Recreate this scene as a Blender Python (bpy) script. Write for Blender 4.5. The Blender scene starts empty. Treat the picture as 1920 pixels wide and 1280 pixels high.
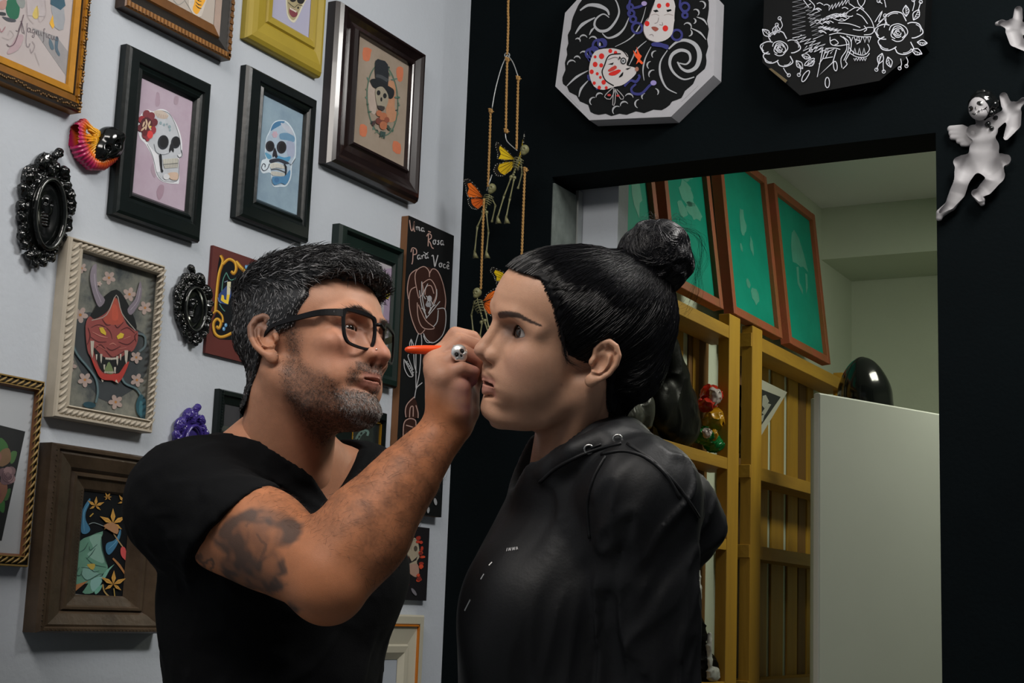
import bpy, bmesh, math, random
import numpy as np
from mathutils import Vector, Matrix

SC = bpy.context.scene
COL = SC.collection
R = math.radians
# ---------------------------------------------------------------- camera
FPX = 2852.24
CAM = np.array([1.62753, -2.69278, 1.25])
_r = np.array([0.8770498, 0.4789656, 0.03708912])
_u = np.array([0.05132666, -0.17018857, 0.98407389])
_f = np.array([-0.47764968, 0.86117815, 0.17384756])
cd = bpy.data.cameras.new('camera'); cam = bpy.data.objects.new('camera', cd); COL.objects.link(cam)
cd.sensor_width = 36.0; cd.lens = FPX / 1920 * 36.0; cd.clip_start = .05; cd.clip_end = 60
m = Matrix.Identity(4)
for i in range(3):
    m[i][0], m[i][1], m[i][2], m[i][3] = _r[i], _u[i], -_f[i], CAM[i]
cam.matrix_world = m
SC.camera = cam
# ---------------------------------------------------------------- world, lamps, exposure
vs = SC.view_settings
vs.view_transform = 'Standard'; vs.look = 'None'; vs.gamma = 1; vs.use_curve_mapping = False; vs.exposure = -0.14
W = bpy.data.worlds.new('world'); SC.world = W; W.use_nodes = True
bg = W.node_tree.nodes['Background']; bg.inputs[0].default_value = (.75, .85, 1, 1); bg.inputs[1].default_value = .10


def area(name, loc, target, sx, sy, power, color):
    d = bpy.data.lights.new(name, 'AREA'); d.shape = 'RECTANGLE'; d.size = sx; d.size_y = sy; d.energy = power; d.color = color
    o = bpy.data.objects.new(name, d); COL.objects.link(o); o.location = loc
    o.rotation_euler = (Vector(target) - Vector(loc)).to_track_quat('-Z', 'Y').to_euler()
    return o


area('ceiling_lamp_light', (1.55, -.66, 2.76), (.4, -.95, 1.5), .7, .25, 21.0, (1, .97, .93))
area('room_fill_light', (.85, -2.1, 2.74), (.6, -.95, 1.5), 1.0, .5, 24.0, (1, .94, .88))  # unseen soft fill, added to brighten the faces from the camera side
area('back_room_lamp_light', (.95, 1.7, 2.62), (.5, 1.9, 0), .5, .3, 15.0, (1, 1., .82))


# ---------------------------------------------------------------- projection of photo pixels on real planes
def ray(px, py):
    return _f + (px - 960) / FPX * _r - (py - 640) / FPX * _u


def onx(px, py, x=0.):
    d = ray(px, py); return CAM + d * ((x - CAM[0]) / d[0])


def ony(px, py, y=0.):
    d = ray(px, py); return CAM + d * ((y - CAM[1]) / d[1])


def onz(px, py, z=0.):
    d = ray(px, py); return CAM + d * ((z - CAM[2]) / d[2])


def at(px, py, dep):
    return CAM + ray(px, py) * dep


# ---------------------------------------------------------------- colour
def s2l(c):
    return c / 12.92 if c <= .04045 else ((c + .055) / 1.055) ** 2.4


def A(r, g, b, k=1.):
    return tuple(min(.9, s2l(v / 255) * k) for v in (r, g, b))


# ---------------------------------------------------------------- materials
def mat(name, col=(.5, .5, .5), rough=.5, metal=0., noise=0., nscale=20., bump=0., bscale=60., spec=.5, attr=None, col2=None, stretch=None, coat=0., wave=None, trans=0., emit=0.):
    m = bpy.data.materials.new(name); m.use_nodes = True
    nt = m.node_tree; N = nt.nodes; K = nt.links
    b = N['Principled BSDF']
    b.inputs['Roughness'].default_value = rough; b.inputs['Metallic'].default_value = metal
    b.inputs['Specular IOR Level'].default_value = spec
    b.inputs['Coat Weight'].default_value = coat
    b.inputs['Transmission Weight'].default_value = trans
    tc = N.new('ShaderNodeTexCoord'); mp = N.new('ShaderNodeMapping'); K.new(tc.outputs['Object'], mp.inputs['Vector'])
    if stretch: mp.inputs['Scale'].default_value = stretch
    src = None
    if attr:
        a = N.new('ShaderNodeAttribute'); a.attribute_name = attr; src = a.outputs['Color']
    if noise or col2:
        n = N.new('ShaderNodeTexNoise'); n.inputs['Scale'].default_value = nscale; n.inputs['Detail'].default_value = 6; n.inputs['Roughness'].default_value = .65
        K.new(mp.outputs[0], n.inputs['Vector'])
        if col2:
            rp = N.new('ShaderNodeValToRGB'); rp.color_ramp.elements[0].position = .35; rp.color_ramp.elements[1].position = .68
            rp.color_ramp.elements[0].color = (*col, 1); rp.color_ramp.elements[1].color = (*col2, 1)
            K.new(n.outputs['Fac'], rp.inputs[0]); src = rp.outputs[0]
        else:
            mx = N.new('ShaderNodeMix'); mx.data_type = 'RGBA'; mx.blend_type = 'MULTIPLY'; mx.inputs[0].default_value = 1
            mr = N.new('ShaderNodeMapRange'); mr.inputs[1].default_value = .25; mr.inputs[2].default_value = .75; mr.inputs[3].default_value = 1 - noise; mr.inputs[4].default_value = 1 + noise * .4
            K.new(n.outputs['Fac'], mr.inputs[0])
            if src is not None: K.new(src, mx.inputs[6])
            else: mx.inputs[6].default_value = (*col, 1)
            K.new(mr.outputs[0], mx.inputs[7]); src = mx.outputs[2]
    if src is not None: K.new(src, b.inputs['Base Color'])
    else: b.inputs['Base Color'].default_value = (*col, 1)
    if bump:
        n2 = N.new('ShaderNodeTexNoise'); n2.inputs['Scale'].default_value = bscale; n2.inputs['Detail'].default_value = 4
        K.new(mp.outputs[0], n2.inputs['Vector'])
        bp = N.new('ShaderNodeBump'); bp.inputs['Strength'].default_value = bump; bp.inputs['Distance'].default_value = .004
        K.new(n2.outputs['Fac'], bp.inputs['Height']); K.new(bp.outputs[0], b.inputs['Normal'])
    return m


def glass_mat(name, tint=(.97, .98, .98), gloss=.06):
    m = bpy.data.materials.new(name); m.use_nodes = True
    nt = m.node_tree; N = nt.nodes; K = nt.links
    for n in list(N):
        if n.type == 'BSDF_PRINCIPLED': N.remove(n)
    t = N.new('ShaderNodeBsdfTransparent'); t.inputs[0].default_value = (*tint, 1)
    g = N.new('ShaderNodeBsdfGlossy'); g.inputs['Roughness'].default_value = .03
    lw = N.new("ShaderNodeLayerWeight"); lw.inputs[0].default_value = .5; pw = N.new("ShaderNodeMath"); pw.operation = "POWER"; pw.inputs[1].default_value = 4; K.new(lw.outputs["Facing"], pw.inputs[0]); fr = N.new("ShaderNodeMath"); fr.operation = "MULTIPLY_ADD"; fr.inputs[1].default_value = .6; fr.inputs[2].default_value = .035; K.new(pw.outputs[0], fr.inputs[0])
    mx = N.new('ShaderNodeMixShader'); K.new(fr.outputs[0], mx.inputs[0]); K.new(t.outputs[0], mx.inputs[1]); K.new(g.outputs[0], mx.inputs[2])
    K.new(mx.outputs[0], N['Material Output'].inputs[0])
    return m


# ---------------------------------------------------------------- objects
def empty(name, loc, label, cat, group=None):
    o = bpy.data.objects.new(name, None); COL.objects.link(o); o.location = loc; o.empty_display_size = .05
    o['label'] = label; o['category'] = cat
    if group: o['group'] = group
    return o


def tag(o, label, cat, group=None):
    o['label'] = label; o['category'] = cat
    if group: o['group'] = group
    return o


def link(name, me, mt=None, parent=None, loc=None):
    o = bpy.data.objects.new(name, me); COL.objects.link(o)
    if mt is not None and not me.materials: me.materials.append(mt)
    if parent is not None: o.parent = parent
    if loc is not None: o.location = loc
    return o


def npmesh(name, V, Fq, smooth=True, colors=None):
    """mesh from numpy verts (n,3) and faces (m,3|4); colors per vertex (n,3)"""
    me = bpy.data.meshes.new(name)
    V = np.ascontiguousarray(V, np.float32); Fq = np.ascontiguousarray(Fq, np.int32)
    me.vertices.add(len(V)); me.vertices.foreach_set('co', V.ravel())
    k = Fq.shape[1]
    me.loops.add(Fq.size); me.loops.foreach_set('vertex_index', Fq.ravel())
    me.polygons.add(len(Fq)); me.polygons.foreach_set('loop_start', np.arange(0, Fq.size, k, dtype=np.int32))
    me.update(calc_edges=True)
    if smooth: me.polygons.foreach_set('use_smooth', np.ones(len(Fq), bool))
    if colors is not None:
        a = me.color_attributes.new('Col', 'FLOAT_COLOR', 'POINT')
        c = np.ones((len(V), 4), np.float32); c[:, :3] = colors; a.data.foreach_set('color', c.ravel())
    return me


class MB:
    """collects simple solids; one mesh"""
    def __init__(s): s.v = []; s.f = []; s.c = []
    def add(s, V, Fc, col=None):
        o = len(s.v); s.v += [tuple(map(float, p)) for p in V]; s.f += [tuple(i + o for i in f) for f in Fc]; s.c += [col] * len(Fc)
        return s
    def box(s, x0, x1, y0, y1, z0, z1, col=None):
        return s.add([(x0, y0, z0), (x1, y0, z0), (x1, y1, z0), (x0, y1, z0), (x0, y0, z1), (x1, y0, z1), (x1, y1, z1), (x0, y1, z1)],
                     [(3, 2, 1, 0), (4, 5, 6, 7), (0, 1, 5, 4), (1, 2, 6, 5), (2, 3, 7, 6), (3, 0, 4, 7)], col)
    def prism(s, pts, ax, a, b, col=None):
        """extrude 2D pts along ax from a to b. ax 0: pts=(y,z); 1: pts=(x,z); 2: pts=(x,y)"""
        n = len(pts)
        def P(p, t): return (t, p[0], p[1]) if ax == 0 else ((p[0], t, p[1]) if ax == 1 else (p[0], p[1], t))
        return s.add([P(p, a) for p in pts] + [P(p, b) for p in pts],
                     [tuple(range(n))[::-1], tuple(range(n, 2 * n))] + [(i, (i + 1) % n, n + (i + 1) % n, n + i) for i in range(n)], col)
    def tube(s, pts, rad, n=6, col=None, cap=True):
        pts = [np.array(p, float) for p in pts]
        if not hasattr(rad, '__len__'): rad = [rad] * len(pts)
        V = []; Fc = []; prev = None
        for i, p in enumerate(pts):
            t = pts[min(i + 1, len(pts) - 1)] - pts[max(i - 1, 0)]; t /= np.linalg.norm(t) + 1e-12
            if prev is None:
                a = np.cross(t, [0, 0, 1.]);
                if np.linalg.norm(a) < .1: a = np.cross(t, [1., 0, 0])
            else: a = prev - t * (prev @ t)
            a /= np.linalg.norm(a) + 1e-12; prev = a; b = np.cross(t, a)
            for k in range(n):
                w = 2 * math.pi * k / n; V.append(p + rad[i] * (a * math.cos(w) + b * math.sin(w)))
        for i in range(len(pts) - 1):
            for k in range(n):
                Fc.append((i * n + k, i * n + (k + 1) % n, (i + 1) * n + (k + 1) % n, (i + 1) * n + k))
        if cap: Fc += [tuple(range(n))[::-1], tuple(range((len(pts) - 1) * n, len(pts) * n))]
        return s.add(V, Fc, col)
    def ball(s, c, r, n=8, col=None):
        if not hasattr(r, '__len__'): r = (r, r, r)
        V = []; Fc = []; h = max(3, n // 2)
        for i in range(1, h):
            a = math.pi * i / h
            for k in range(n):
                w = 2 * math.pi * k / n; V.append((c[0] + r[0] * math.sin(a) * math.cos(w), c[1] + r[1] * math.sin(a) * math.sin(w), c[2] + r[2] * math.cos(a)))
        for i in range(h - 2):
            for k in range(n): Fc.append((i * n + k, (i + 1) * n + k, (i + 1) * n + (k + 1) % n, i * n + (k + 1) % n))
        t = len(V); V += [(c[0], c[1], c[2] + r[2]), (c[0], c[1], c[2] - r[2])]
        for k in range(n):
            Fc.append((t, k, (k + 1) % n)); Fc.append((t + 1, (h - 2) * n + (k + 1) % n, (h - 2) * n + k))
        return s.add(V, Fc, col)
    def build(s, name, mt=None, parent=None, smooth=False, bevel=0., loc=None):
        me = bpy.data.meshes.new(name); me.from_pydata(s.v, [], s.f)
        if any(c is not None for c in s.c):
            a = me.color_attributes.new('Col', 'FLOAT_COLOR', 'CORNER'); arr = []
            for p, c in zip(me.polygons, s.c): arr += [*(c or (.5, .5, .5)), 1] * p.loop_total
            a.data.foreach_set('color', np.array(arr, np.float32))
        if smooth: me.polygons.foreach_set('use_smooth', np.ones(len(me.polygons), bool))
        if bevel:
            bm = bmesh.new(); bm.from_mesh(me); bmesh.ops.bevel(bm, geom=bm.edges[:], offset=bevel, segments=2, profile=.5, affect='EDGES'); bm.to_mesh(me); bm.free()
        me.update()
        return link(name, me, mt, parent, loc)


def spline(pts, n=6, closed=False):
    P = [np.array(p, float) for p in pts]; out = []; L = len(P)
    if L < 3 and not closed: return P
    rng = range(L) if closed else range(L - 1)
    for i in rng:
        if closed: a, b, c, d = P[i - 1], P[i], P[(i + 1) % L], P[(i + 2) % L]
        else: a, b, c, d = P[max(i - 1, 0)], P[i], P[i + 1], P[min(i + 2, L - 1)]
        for k in range(n):
            t = k / n
            out.append(.5 * (2 * b + (c - a) * t + (2 * a - 5 * b + 4 * c - d) * t * t + (3 * b - a - 3 * c + d) * t ** 3))
    if not closed: out.append(P[-1])
    return out


# ---------------------------------------------------------------- signed distance sculpting (numpy) + surface nets
def _n(v): return np.sqrt(np.einsum('...i,...i->...', v, v))


class Sdf:
    def __init__(s): s.p = []
    def _add(s, fn, op, k): s.p.append((fn, op, k)); return s
    def ell(s, c, r, op='u', k=8., M=None):
        c = np.array(c, np.float32); r = np.array(r if hasattr(r, '__len__') else (r, r, r), np.float32)
        Mt = None if M is None else np.array(M, np.float32)
        def fn(P):
            q = P - c
            if Mt is not None: q = q @ Mt
            a = _n(q / r); b = _n(q / (r * r)) + 1e-9
            return a * (a - 1) / b
        return s._add(fn, op, k)
    def cone(s, a, b, ra, rb=None, op='u', k=8., sq=None):
        a = np.array(a, np.float32); b = np.array(b, np.float32); rb = ra if rb is None else rb; ba = b - a; L2 = float(ba @ ba) + 1e-9
        def fn(P):
            q = P - a; t = np.clip(q @ ba / L2, 0, 1)
            return _n(q - t[..., None] * ba) - (ra + (rb - ra) * t)
        return s._add(fn, op, k)
    def chain(s, pts, rad, op='u', k=4.):
        pts = [np.array(p, np.float32) for p in pts]
        if not hasattr(rad, '__len__'): rad = [rad] * len(pts)
        def fn(P):
            d = None
            for i in range(len(pts) - 1):
                a, b = pts[i], pts[i + 1]; ba = b - a; q = P - a; t = np.clip(q @ ba / (float(ba @ ba) + 1e-9), 0, 1)
                e = _n(q - t[..., None] * ba) - (rad[i] + (rad[i + 1] - rad[i]) * t)
                d = e if d is None else np.minimum(d, e)
            return d
        return s._add(fn, op, k)
    def fn(s, f, op='u', k=4.): return s._add(f, op, k)
    def __call__(s, P, hd=None):
        P = np.asarray(P, np.float32); d = None
        cen = None if hd is None else P.reshape(-1, 3).mean(0)[None]
        for fn, op, k in s.p:
            if cen is not None and d is not None and op in 'us':
                if float(fn(cen)[0]) > k + 3. * hd: continue
            e = fn(P)
            if d is None: d = e if op == 'u' else e
            elif op == 'u':
                h = np.maximum(k - np.abs(d - e), 0) / k; d = np.minimum(d, e) - h * h * k * .25
            elif op == 's':
                e = -e; h = np.maximum(k - np.abs(d - e), 0) / k; d = np.maximum(d, e) + h * h * k * .25
            elif op == 'i':
                h = np.maximum(k - np.abs(d - e), 0) / k; d = np.maximum(d, e) + h * h * k * .25
            elif op == 'd': d = d + e          # displacement field
        return d


def surface(sdf, lo, hi, h, B=8):
    """sparse sampling on a grid + surface nets -> V, F"""
    lo = np.array(lo, float); n = np.maximum(1, np.ceil((np.array(hi, float) - lo) / (h * B)).astype(int))
    D = np.full((n[0] * B + 1, n[1] * B + 1, n[2] * B + 1), 1e3, np.float32)
    I = np.stack(np.meshgrid(*[np.arange(k) for k in n], indexing='ij'), -1).reshape(-1, 3)
    C = lo + (I + .5) * B * h; hd = B * h * .87
    dc = np.concatenate([sdf(C[i:i + 20000]) for i in range(0, len(C), 20000)])
    g = np.stack(np.meshgrid(*[np.arange(B + 1)] * 3, indexing='ij'), -1).reshape(-1, 3)
    for j in range(len(I)):
        a = I[j] * B
        if abs(dc[j]) < 2. * hd:
            D[a[0]:a[0] + B + 1, a[1]:a[1] + B + 1, a[2]:a[2] + B + 1] = sdf(lo + (a + g) * h, hd).reshape(B + 1, B + 1, B + 1)
        elif dc[j] < 0: 
            v = D[a[0]:a[0] + B + 1, a[1]:a[1] + B + 1, a[2]:a[2] + B + 1]; v[v > 900] = -1e3
    S = D < 0
    nx, ny, nz = D.shape
    cnt = np.zeros((nx - 1, ny - 1, nz - 1), np.int8)
    off = [(i, j, k) for i in (0, 1) for j in (0, 1) for k in (0, 1)]
    for i, j, k in off: cnt += S[i:nx - 1 + i, j:ny - 1 + j, k:nz - 1 + k]
    act = np.argwhere((cnt > 0) & (cnt < 8))
    idx = np.full(cnt.shape, -1, np.int32); idx[tuple(act.T)] = np.arange(len(act))
    cv = np.stack([D[act[:, 0] + i, act[:, 1] + j, act[:, 2] + k] for i, j, k in off], 1)
    acc = np.zeros((len(act), 3)); w = np.zeros(len(act))
    O = np.array(off, float)
    for a in range(8):
        for b in range(a + 1, 8):
            if np.abs(O[a] - O[b]).sum() != 1: continue
            x = (cv[:, a] < 0) != (cv[:, b] < 0)
            t = np.clip(cv[:, a] / (cv[:, a] - cv[:, b] + 1e-12), 0, 1)
            acc += np.where(x[:, None], O[a] + (O[b] - O[a]) * t[:, None], 0); w += x
    V = lo + (act + acc / w[:, None]) * h
    Fs = []
    for ax in range(3):
        sl0 = [slice(1, -1)] * 3; sl1 = [slice(1, -1)] * 3; sl0[ax] = slice(0, -1); sl1[ax] = slice(1, None)
        s0 = S[tuple(sl0)]; s1 = S[tuple(sl1)]
        e = np.argwhere(s0 != s1); pos = s0[tuple(e.T)]
        base = e.copy()
        for q in range(3):
            if q != ax: base[:, q] += 1
        u, v = [(1, 2), (2, 0), (0, 1)][ax]
        q = []
        for du, dv in ((-1, -1), (0, -1), (0, 0), (-1, 0)):
            c = base.copy(); c[:, u] += du; c[:, v] += dv; q.append(idx[tuple(c.T)])
        q = np.stack(q, 1); q[~pos] = q[~pos][:, ::-1]; Fs.append(q)
    Fq = np.concatenate(Fs); Fq = Fq[(Fq >= 0).all(1)]
    return V, Fq
# ================================================================ setting
def struct(o, kind='structure'):
    o['kind'] = kind; return o


M_white = mat('white_plaster', (.52, .562, .615), rough=.85, noise=.06, nscale=3, bump=.16, bscale=110)
M_black = mat('black_paint', (.0022, .0043, .0053), rough=.8, noise=.25, nscale=5, bump=.15, bscale=120, spec=.06)
M_cream = mat('cream_plaster', (.55, .61, .50), rough=.9, noise=.05, nscale=4, bump=.2)
M_floor = mat('grey_floor', (.25, .25, .25), rough=.5, noise=.2)
M_ceil = mat('ceiling_white', (.74, .75, .74), rough=.9)
CZ = 2.835
T = .11                                                        # thickness of the black wall
struct(MB().box(-.12, 0, -4.2, T, 0, CZ).build('wall_left', M_white))
ox0, ox1, oz = .2145, 1.0, 2.135                                # the door opening in the black wall
b = MB().box(0, ox0, 0, T, 0, CZ).box(ox1, 3.0, 0, T, 0, CZ).box(ox0, ox1, 0, T, oz, CZ)
struct(b.build('wall_back', M_black))
struct(MB().box(3.0, 3.1, -4.2, T, 0, CZ).build('wall_right', M_white))
struct(MB().box(-.12, 3.1, -4.3, -4.2, 0, CZ).build('wall_front', M_white))
struct(MB().box(-.3, 3.1, -4.3, 3.45, -.1, 0).build('floor', M_floor))
struct(MB().box(-.3, 3.1, -4.3, 3.45, CZ, CZ + .1).build('ceiling', M_ceil))
# the reveal on the left of the opening: rough grey-green cement, a pale metal edge strip, a white pier behind it
M_cement = mat('grey_cement', (.085, .105, .095), rough=.8, col2=(.17, .20, .185), nscale=14, bump=.5)
struct(MB().box(ox0, ox0 + .004, .004, T - .002, 0, oz - .012).build('trim_1', M_cement))
M_strip = mat('aluminium_strip', (.5, .53, .52), rough=.35, metal=.7)
struct(MB().box(ox0 - .01, ox0 + .0075, T, T + .02, 0, oz).build('trim_2', M_strip))
struct(MB().box(.12, .3035, T + .025, T + .075, 0, CZ).build('wall_pier', M_white))
# the room beyond
struct(MB().box(-.22, -.12, T, 3.41, 0, CZ).build('wall_back_room_left', M_cream))
struct(MB().box(-.12, 3.1, 3.31, 3.41, 0, CZ).build('wall_back_room_far', M_cream))
struct(MB().box(2.4, 2.5, T, 3.31, 0, CZ).build('wall_back_room_right', M_cream))
struct(MB().box(-.12, 2.4, 2.9, 3.31, 2.63, CZ).build('ceiling_beam', M_cream))

# ---------------------------------------------------------------- shelving made of yellow pallets
M_yel = mat('yellow_stained_wood', (.32, .165, .012), rough=.6, col2=(.50, .285, .022), nscale=5, stretch=(1, 1, .12), bump=.3)
M_yel2 = mat('yellow_plank', (.30, .155, .012), rough=.6, col2=(.50, .285, .024), nscale=6, stretch=(1, .15, 1), bump=.3)


M_yel_shade = mat('shaded_yellow_wood', (.12, .055, .012), rough=.65, col2=(.20, .10, .02), nscale=5, stretch=(1, 1, .12), bump=.3)  # darker copy of the yellow wood: shade painted into the back slats


def pallet(y0, y1, posts, rails, slats, label):
    t = empty('pallet_shelf', (0, (y0 + y1) / 2, 0), label, 'shelf', 'yellow pallets stood on end as shelving')
    oy = (y0 + y1) / 2
    for a, b_ in posts: MB().box(-.036, 0, a - oy, b_ - oy, .0, 2.165).build('post', M_yel, t, bevel=.002)
    for z0, z1 in rails: MB().box(-.098, -.002, y0 - oy, y1 - oy, z0, z1).build('plank', M_yel2, t, bevel=.0015)
    for a, b_, dk in slats: MB().box(-.1185, -.1135 if dk else -.111, a - oy, b_ - oy, 0, 2.16).build('slat', M_yel_shade if dk else M_yel, t, bevel=.0012)
    return t


RAILS = [(2.088, 2.127), (1.689, 1.724), (1.449, 1.482), (1.035, 1.068), (.55, .585), (.06, .095)]
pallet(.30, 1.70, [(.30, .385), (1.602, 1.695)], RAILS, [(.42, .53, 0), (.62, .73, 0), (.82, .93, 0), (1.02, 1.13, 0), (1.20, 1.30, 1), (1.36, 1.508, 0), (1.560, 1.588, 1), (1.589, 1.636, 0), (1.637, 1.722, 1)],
       'yellow pallet shelf with bags and packages, directly behind the woman')
RAILS2 = [(2.097, 2.141), (1.683, 1.724), (1.436, 1.477), (1.03, 1.066), (.55, .585), (.06, .095)]
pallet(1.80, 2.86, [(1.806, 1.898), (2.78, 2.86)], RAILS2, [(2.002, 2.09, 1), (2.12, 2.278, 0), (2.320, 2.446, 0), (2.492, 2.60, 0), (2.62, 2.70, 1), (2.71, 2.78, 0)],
       'yellow pallet shelf next to the white refrigerator, with a tilted card on it')

# ---------------------------------------------------------------- silk screens leaning on the wall above the pallets
M_sframe = mat('red_stained_frame', (.34, .075, .035), rough=.6, col2=(.22, .085, .02), nscale=6, bump=.25)
M_teal = mat('teal_mesh', (.0, .25, .175), rough=.5, col2=(.004, .31, .22), nscale=5, spec=.2)
M_ghost = mat('faded_stencil', (.08, .36, .27), rough=.5, noise=.3, nscale=12)


def screen(pbl, pbr, ptr, ptl, label, ghost=()):
    """corners of the teal mesh in the photo; the screen leans back from x=0 to x=-.05"""
    zb = 2.19
    a, b_ = onx(*pbl, .0), onx(*pbr, .0)
    z0 = (a[2] + b_[2]) / 2
    c = onx(*ptr, -.055)
    y0, y1, hgt = a[1], b_[1], c[2] - z0
    oy = (y0 + y1) / 2; w = (y1 - y0) / 2
    t = empty('silk_screen', (0, oy, z0), label, 'silk screen', 'silk screens above the pallet shelves')
    t.rotation_euler = (0, -math.atan2(.055, hgt), 0)
    fw = .028
    f = MB()
    hgt = math.hypot(hgt, .055)
    f.box(-.03, .004, -w - fw, -w, -fw, hgt + fw); f.build('stile', M_sframe, t, bevel=.002)
    MB().box(-.03, .004, w, w + fw, -fw, hgt + fw).build('stile', M_sframe, t, bevel=.002)
    MB().box(-.03, .003, -w, w, -fw, 0).build('rail', M_sframe, t, bevel=.002)
    MB().box(-.03, .003, -w, w, hgt, hgt + fw).build('rail', M_sframe, t, bevel=.002)
    me = MB().box(-.02, -.012, -w, w, 0, hgt).build('mesh', M_teal, t)
    if ghost:
        for pts in ghost:
            MB().add([(-.0115, -w + 2 * w * p[0], hgt * p[1]) for p in pts], [tuple(range(len(pts)))]).build('stencil', M_ghost, me)
    return t


def blob(cx, cy, rx, ry, n=14, jag=.12, seed=1):
    rr = random.Random(seed)
    return [(cx + rx * math.cos(2 * math.pi * i / n) * (1 + rr.uniform(-jag, jag)), cy + ry * math.sin(2 * math.pi * i / n) * (1 + rr.uniform(-jag, jag))) for i in range(n)]


screen((1483, 632), (1550, 666), (1527, 416), (1460, 371), 'teal silk screen with a pale dome stencil, beside the ceiling beam',
       [[(.36, .58), (.36, .70), (.42, .80), (.5, .84), (.62, .80), (.72, .70), (.80, .58), (.66, .60), (.58, .58), (.46, .59)],
        [(.45, .56), (.52, .575), (.50, .46), (.58, .42), (.56, .38), (.44, .44)], [(.7, .56), (.76, .56), (.74, .46), (.66, .40), (.68, .47)]])
screen((1379, 573), (1459, 618), (1434, 345), (1360, 322), 'teal silk screen with faint speckled marks, second from the ceiling beam',
       [blob(.45, .62, .07, .10, 12, .3, 2), blob(.62, .50, .04, .06, 10, .3, 3), blob(.36, .44, .03, .03, 8, .3, 4), blob(.58, .16, .09, .05, 12, .3, 5), blob(.44, .22, .05, .03, 9, .3, 6)])
screen((1268, 517), (1347, 561), (1322, 296), (1242, 250), 'teal silk screen with a large cloudy stencil, just above the hair bun',
       [blob(.45, .83, .28, .10, 22, .25, 7), blob(.55, .66, .2, .08, 18, .3, 8), blob(.7, .56, .2, .06, 18, .3, 9), blob(.4, .52, .12, .05, 12, .3, 12)])
screen((1160, 458), (1236, 500), (1212, 240), (1130, 195), 'teal silk screen half hidden behind the white pier', [blob(.7, .5, .12, .16, 16, .3, 10)])
# ================================================================ flat print: vector shapes lying on a picture plane
KL = 1.5                                                        # photo tone -> paint reflectance on the left wall


class Art:
    """shapes typed in the pixels of a magnified crop (x0,y0,scale) and put on the plane x=h (or y=-h) in real size"""
    def __init__(s, x0, y0, sc, plane, h, origin, k=KL):
        s.x0, s.y0, s.sc, s.pl, s.h, s.o, s.k, s.n = x0, y0, sc, plane, h, np.array(origin, float), k, 0; s.mb = MB()
    def view(s, x0, y0, sc): s.x0, s.y0, s.sc = x0, y0, sc
    def P(s, p):
        px, py = s.x0 + p[0] / s.sc, s.y0 + p[1] / s.sc; l = s.h + s.n * .00003
        return (onx(px, py, l) if s.pl == 'x' else ony(px, py, -l)) - s.o
    def col(s, c):
        g = .3 * c[0] + .59 * c[1] + .11 * c[2]; return A(*[v * .84 + g * .16 for v in c], s.k)
    def p(s, pts, c, smooth=0):
        if smooth: pts = spline(pts, smooth, True)
        a = sum(pts[i - 1][0] * pts[i][1] - pts[i][0] * pts[i - 1][1] for i in range(len(pts)))
        pts = list(pts)
        if a > 0: pts = pts[::-1]
        s.n += 1
        s.mb.add([s.P(q) for q in pts], [tuple(range(len(pts)))], s.col(c)); return s
    def e(s, cx, cy, rx, ry, c, rot=0., n=14):
        cr, sr = math.cos(rot), math.sin(rot)
        return s.p([(cx + rx * math.cos(t) * cr - ry * math.sin(t) * sr, cy + rx * math.cos(t) * sr + ry * math.sin(t) * cr) for t in [2 * math.pi * i / n for i in range(n)]], c)
    def s(s, pts, w, c, smooth=4, taper=0):
        pts = spline(pts, smooth) if smooth else [np.array(q, float) for q in pts]
        s.n += 1; L = []; Rr = []; n = len(pts)
        for i in range(n):
            t = np.array(pts[min(i + 1, n - 1)], float) - np.array(pts[max(i - 1, 0)], float); t /= np.linalg.norm(t) + 1e-9
            ww = w * .5 * ((1 - taper * abs(2 * i / (n - 1) - 1)) if taper else 1)
            q = np.array([-t[1], t[0]]) * ww; L.append(pts[i] + q); Rr.append(pts[i] - q)
        V = [s.P(q) for q in L] + [s.P(q) for q in Rr]
        s.mb.add(V, [(i, i + 1, n + i + 1, n + i) for i in range(n - 1)], s.col(c)); return s
    def flower(s, x, y, r, c, cc=(200, 130, 40), n=5, rot=0.):
        for i in range(n):
            a = rot + 2 * math.pi * i / n
            s.e(x + r * .6 * math.cos(a), y + r * .62 * math.sin(a), r * .46, r * .34, c, a, 9)
        s.e(x, y, r * .2, r * .2, cc, 0, 8); return s
    def build(s, name, parent, mt=None):
        o = s.mb.build(name, mt or M_print, parent); o['kind'] = 'stuff'; return o


M_print = mat('print', attr='Col', rough=.75, noise=.13, nscale=60)
M_chalk = mat('paint_marker', attr='Col', rough=.8, spec=.15)
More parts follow.
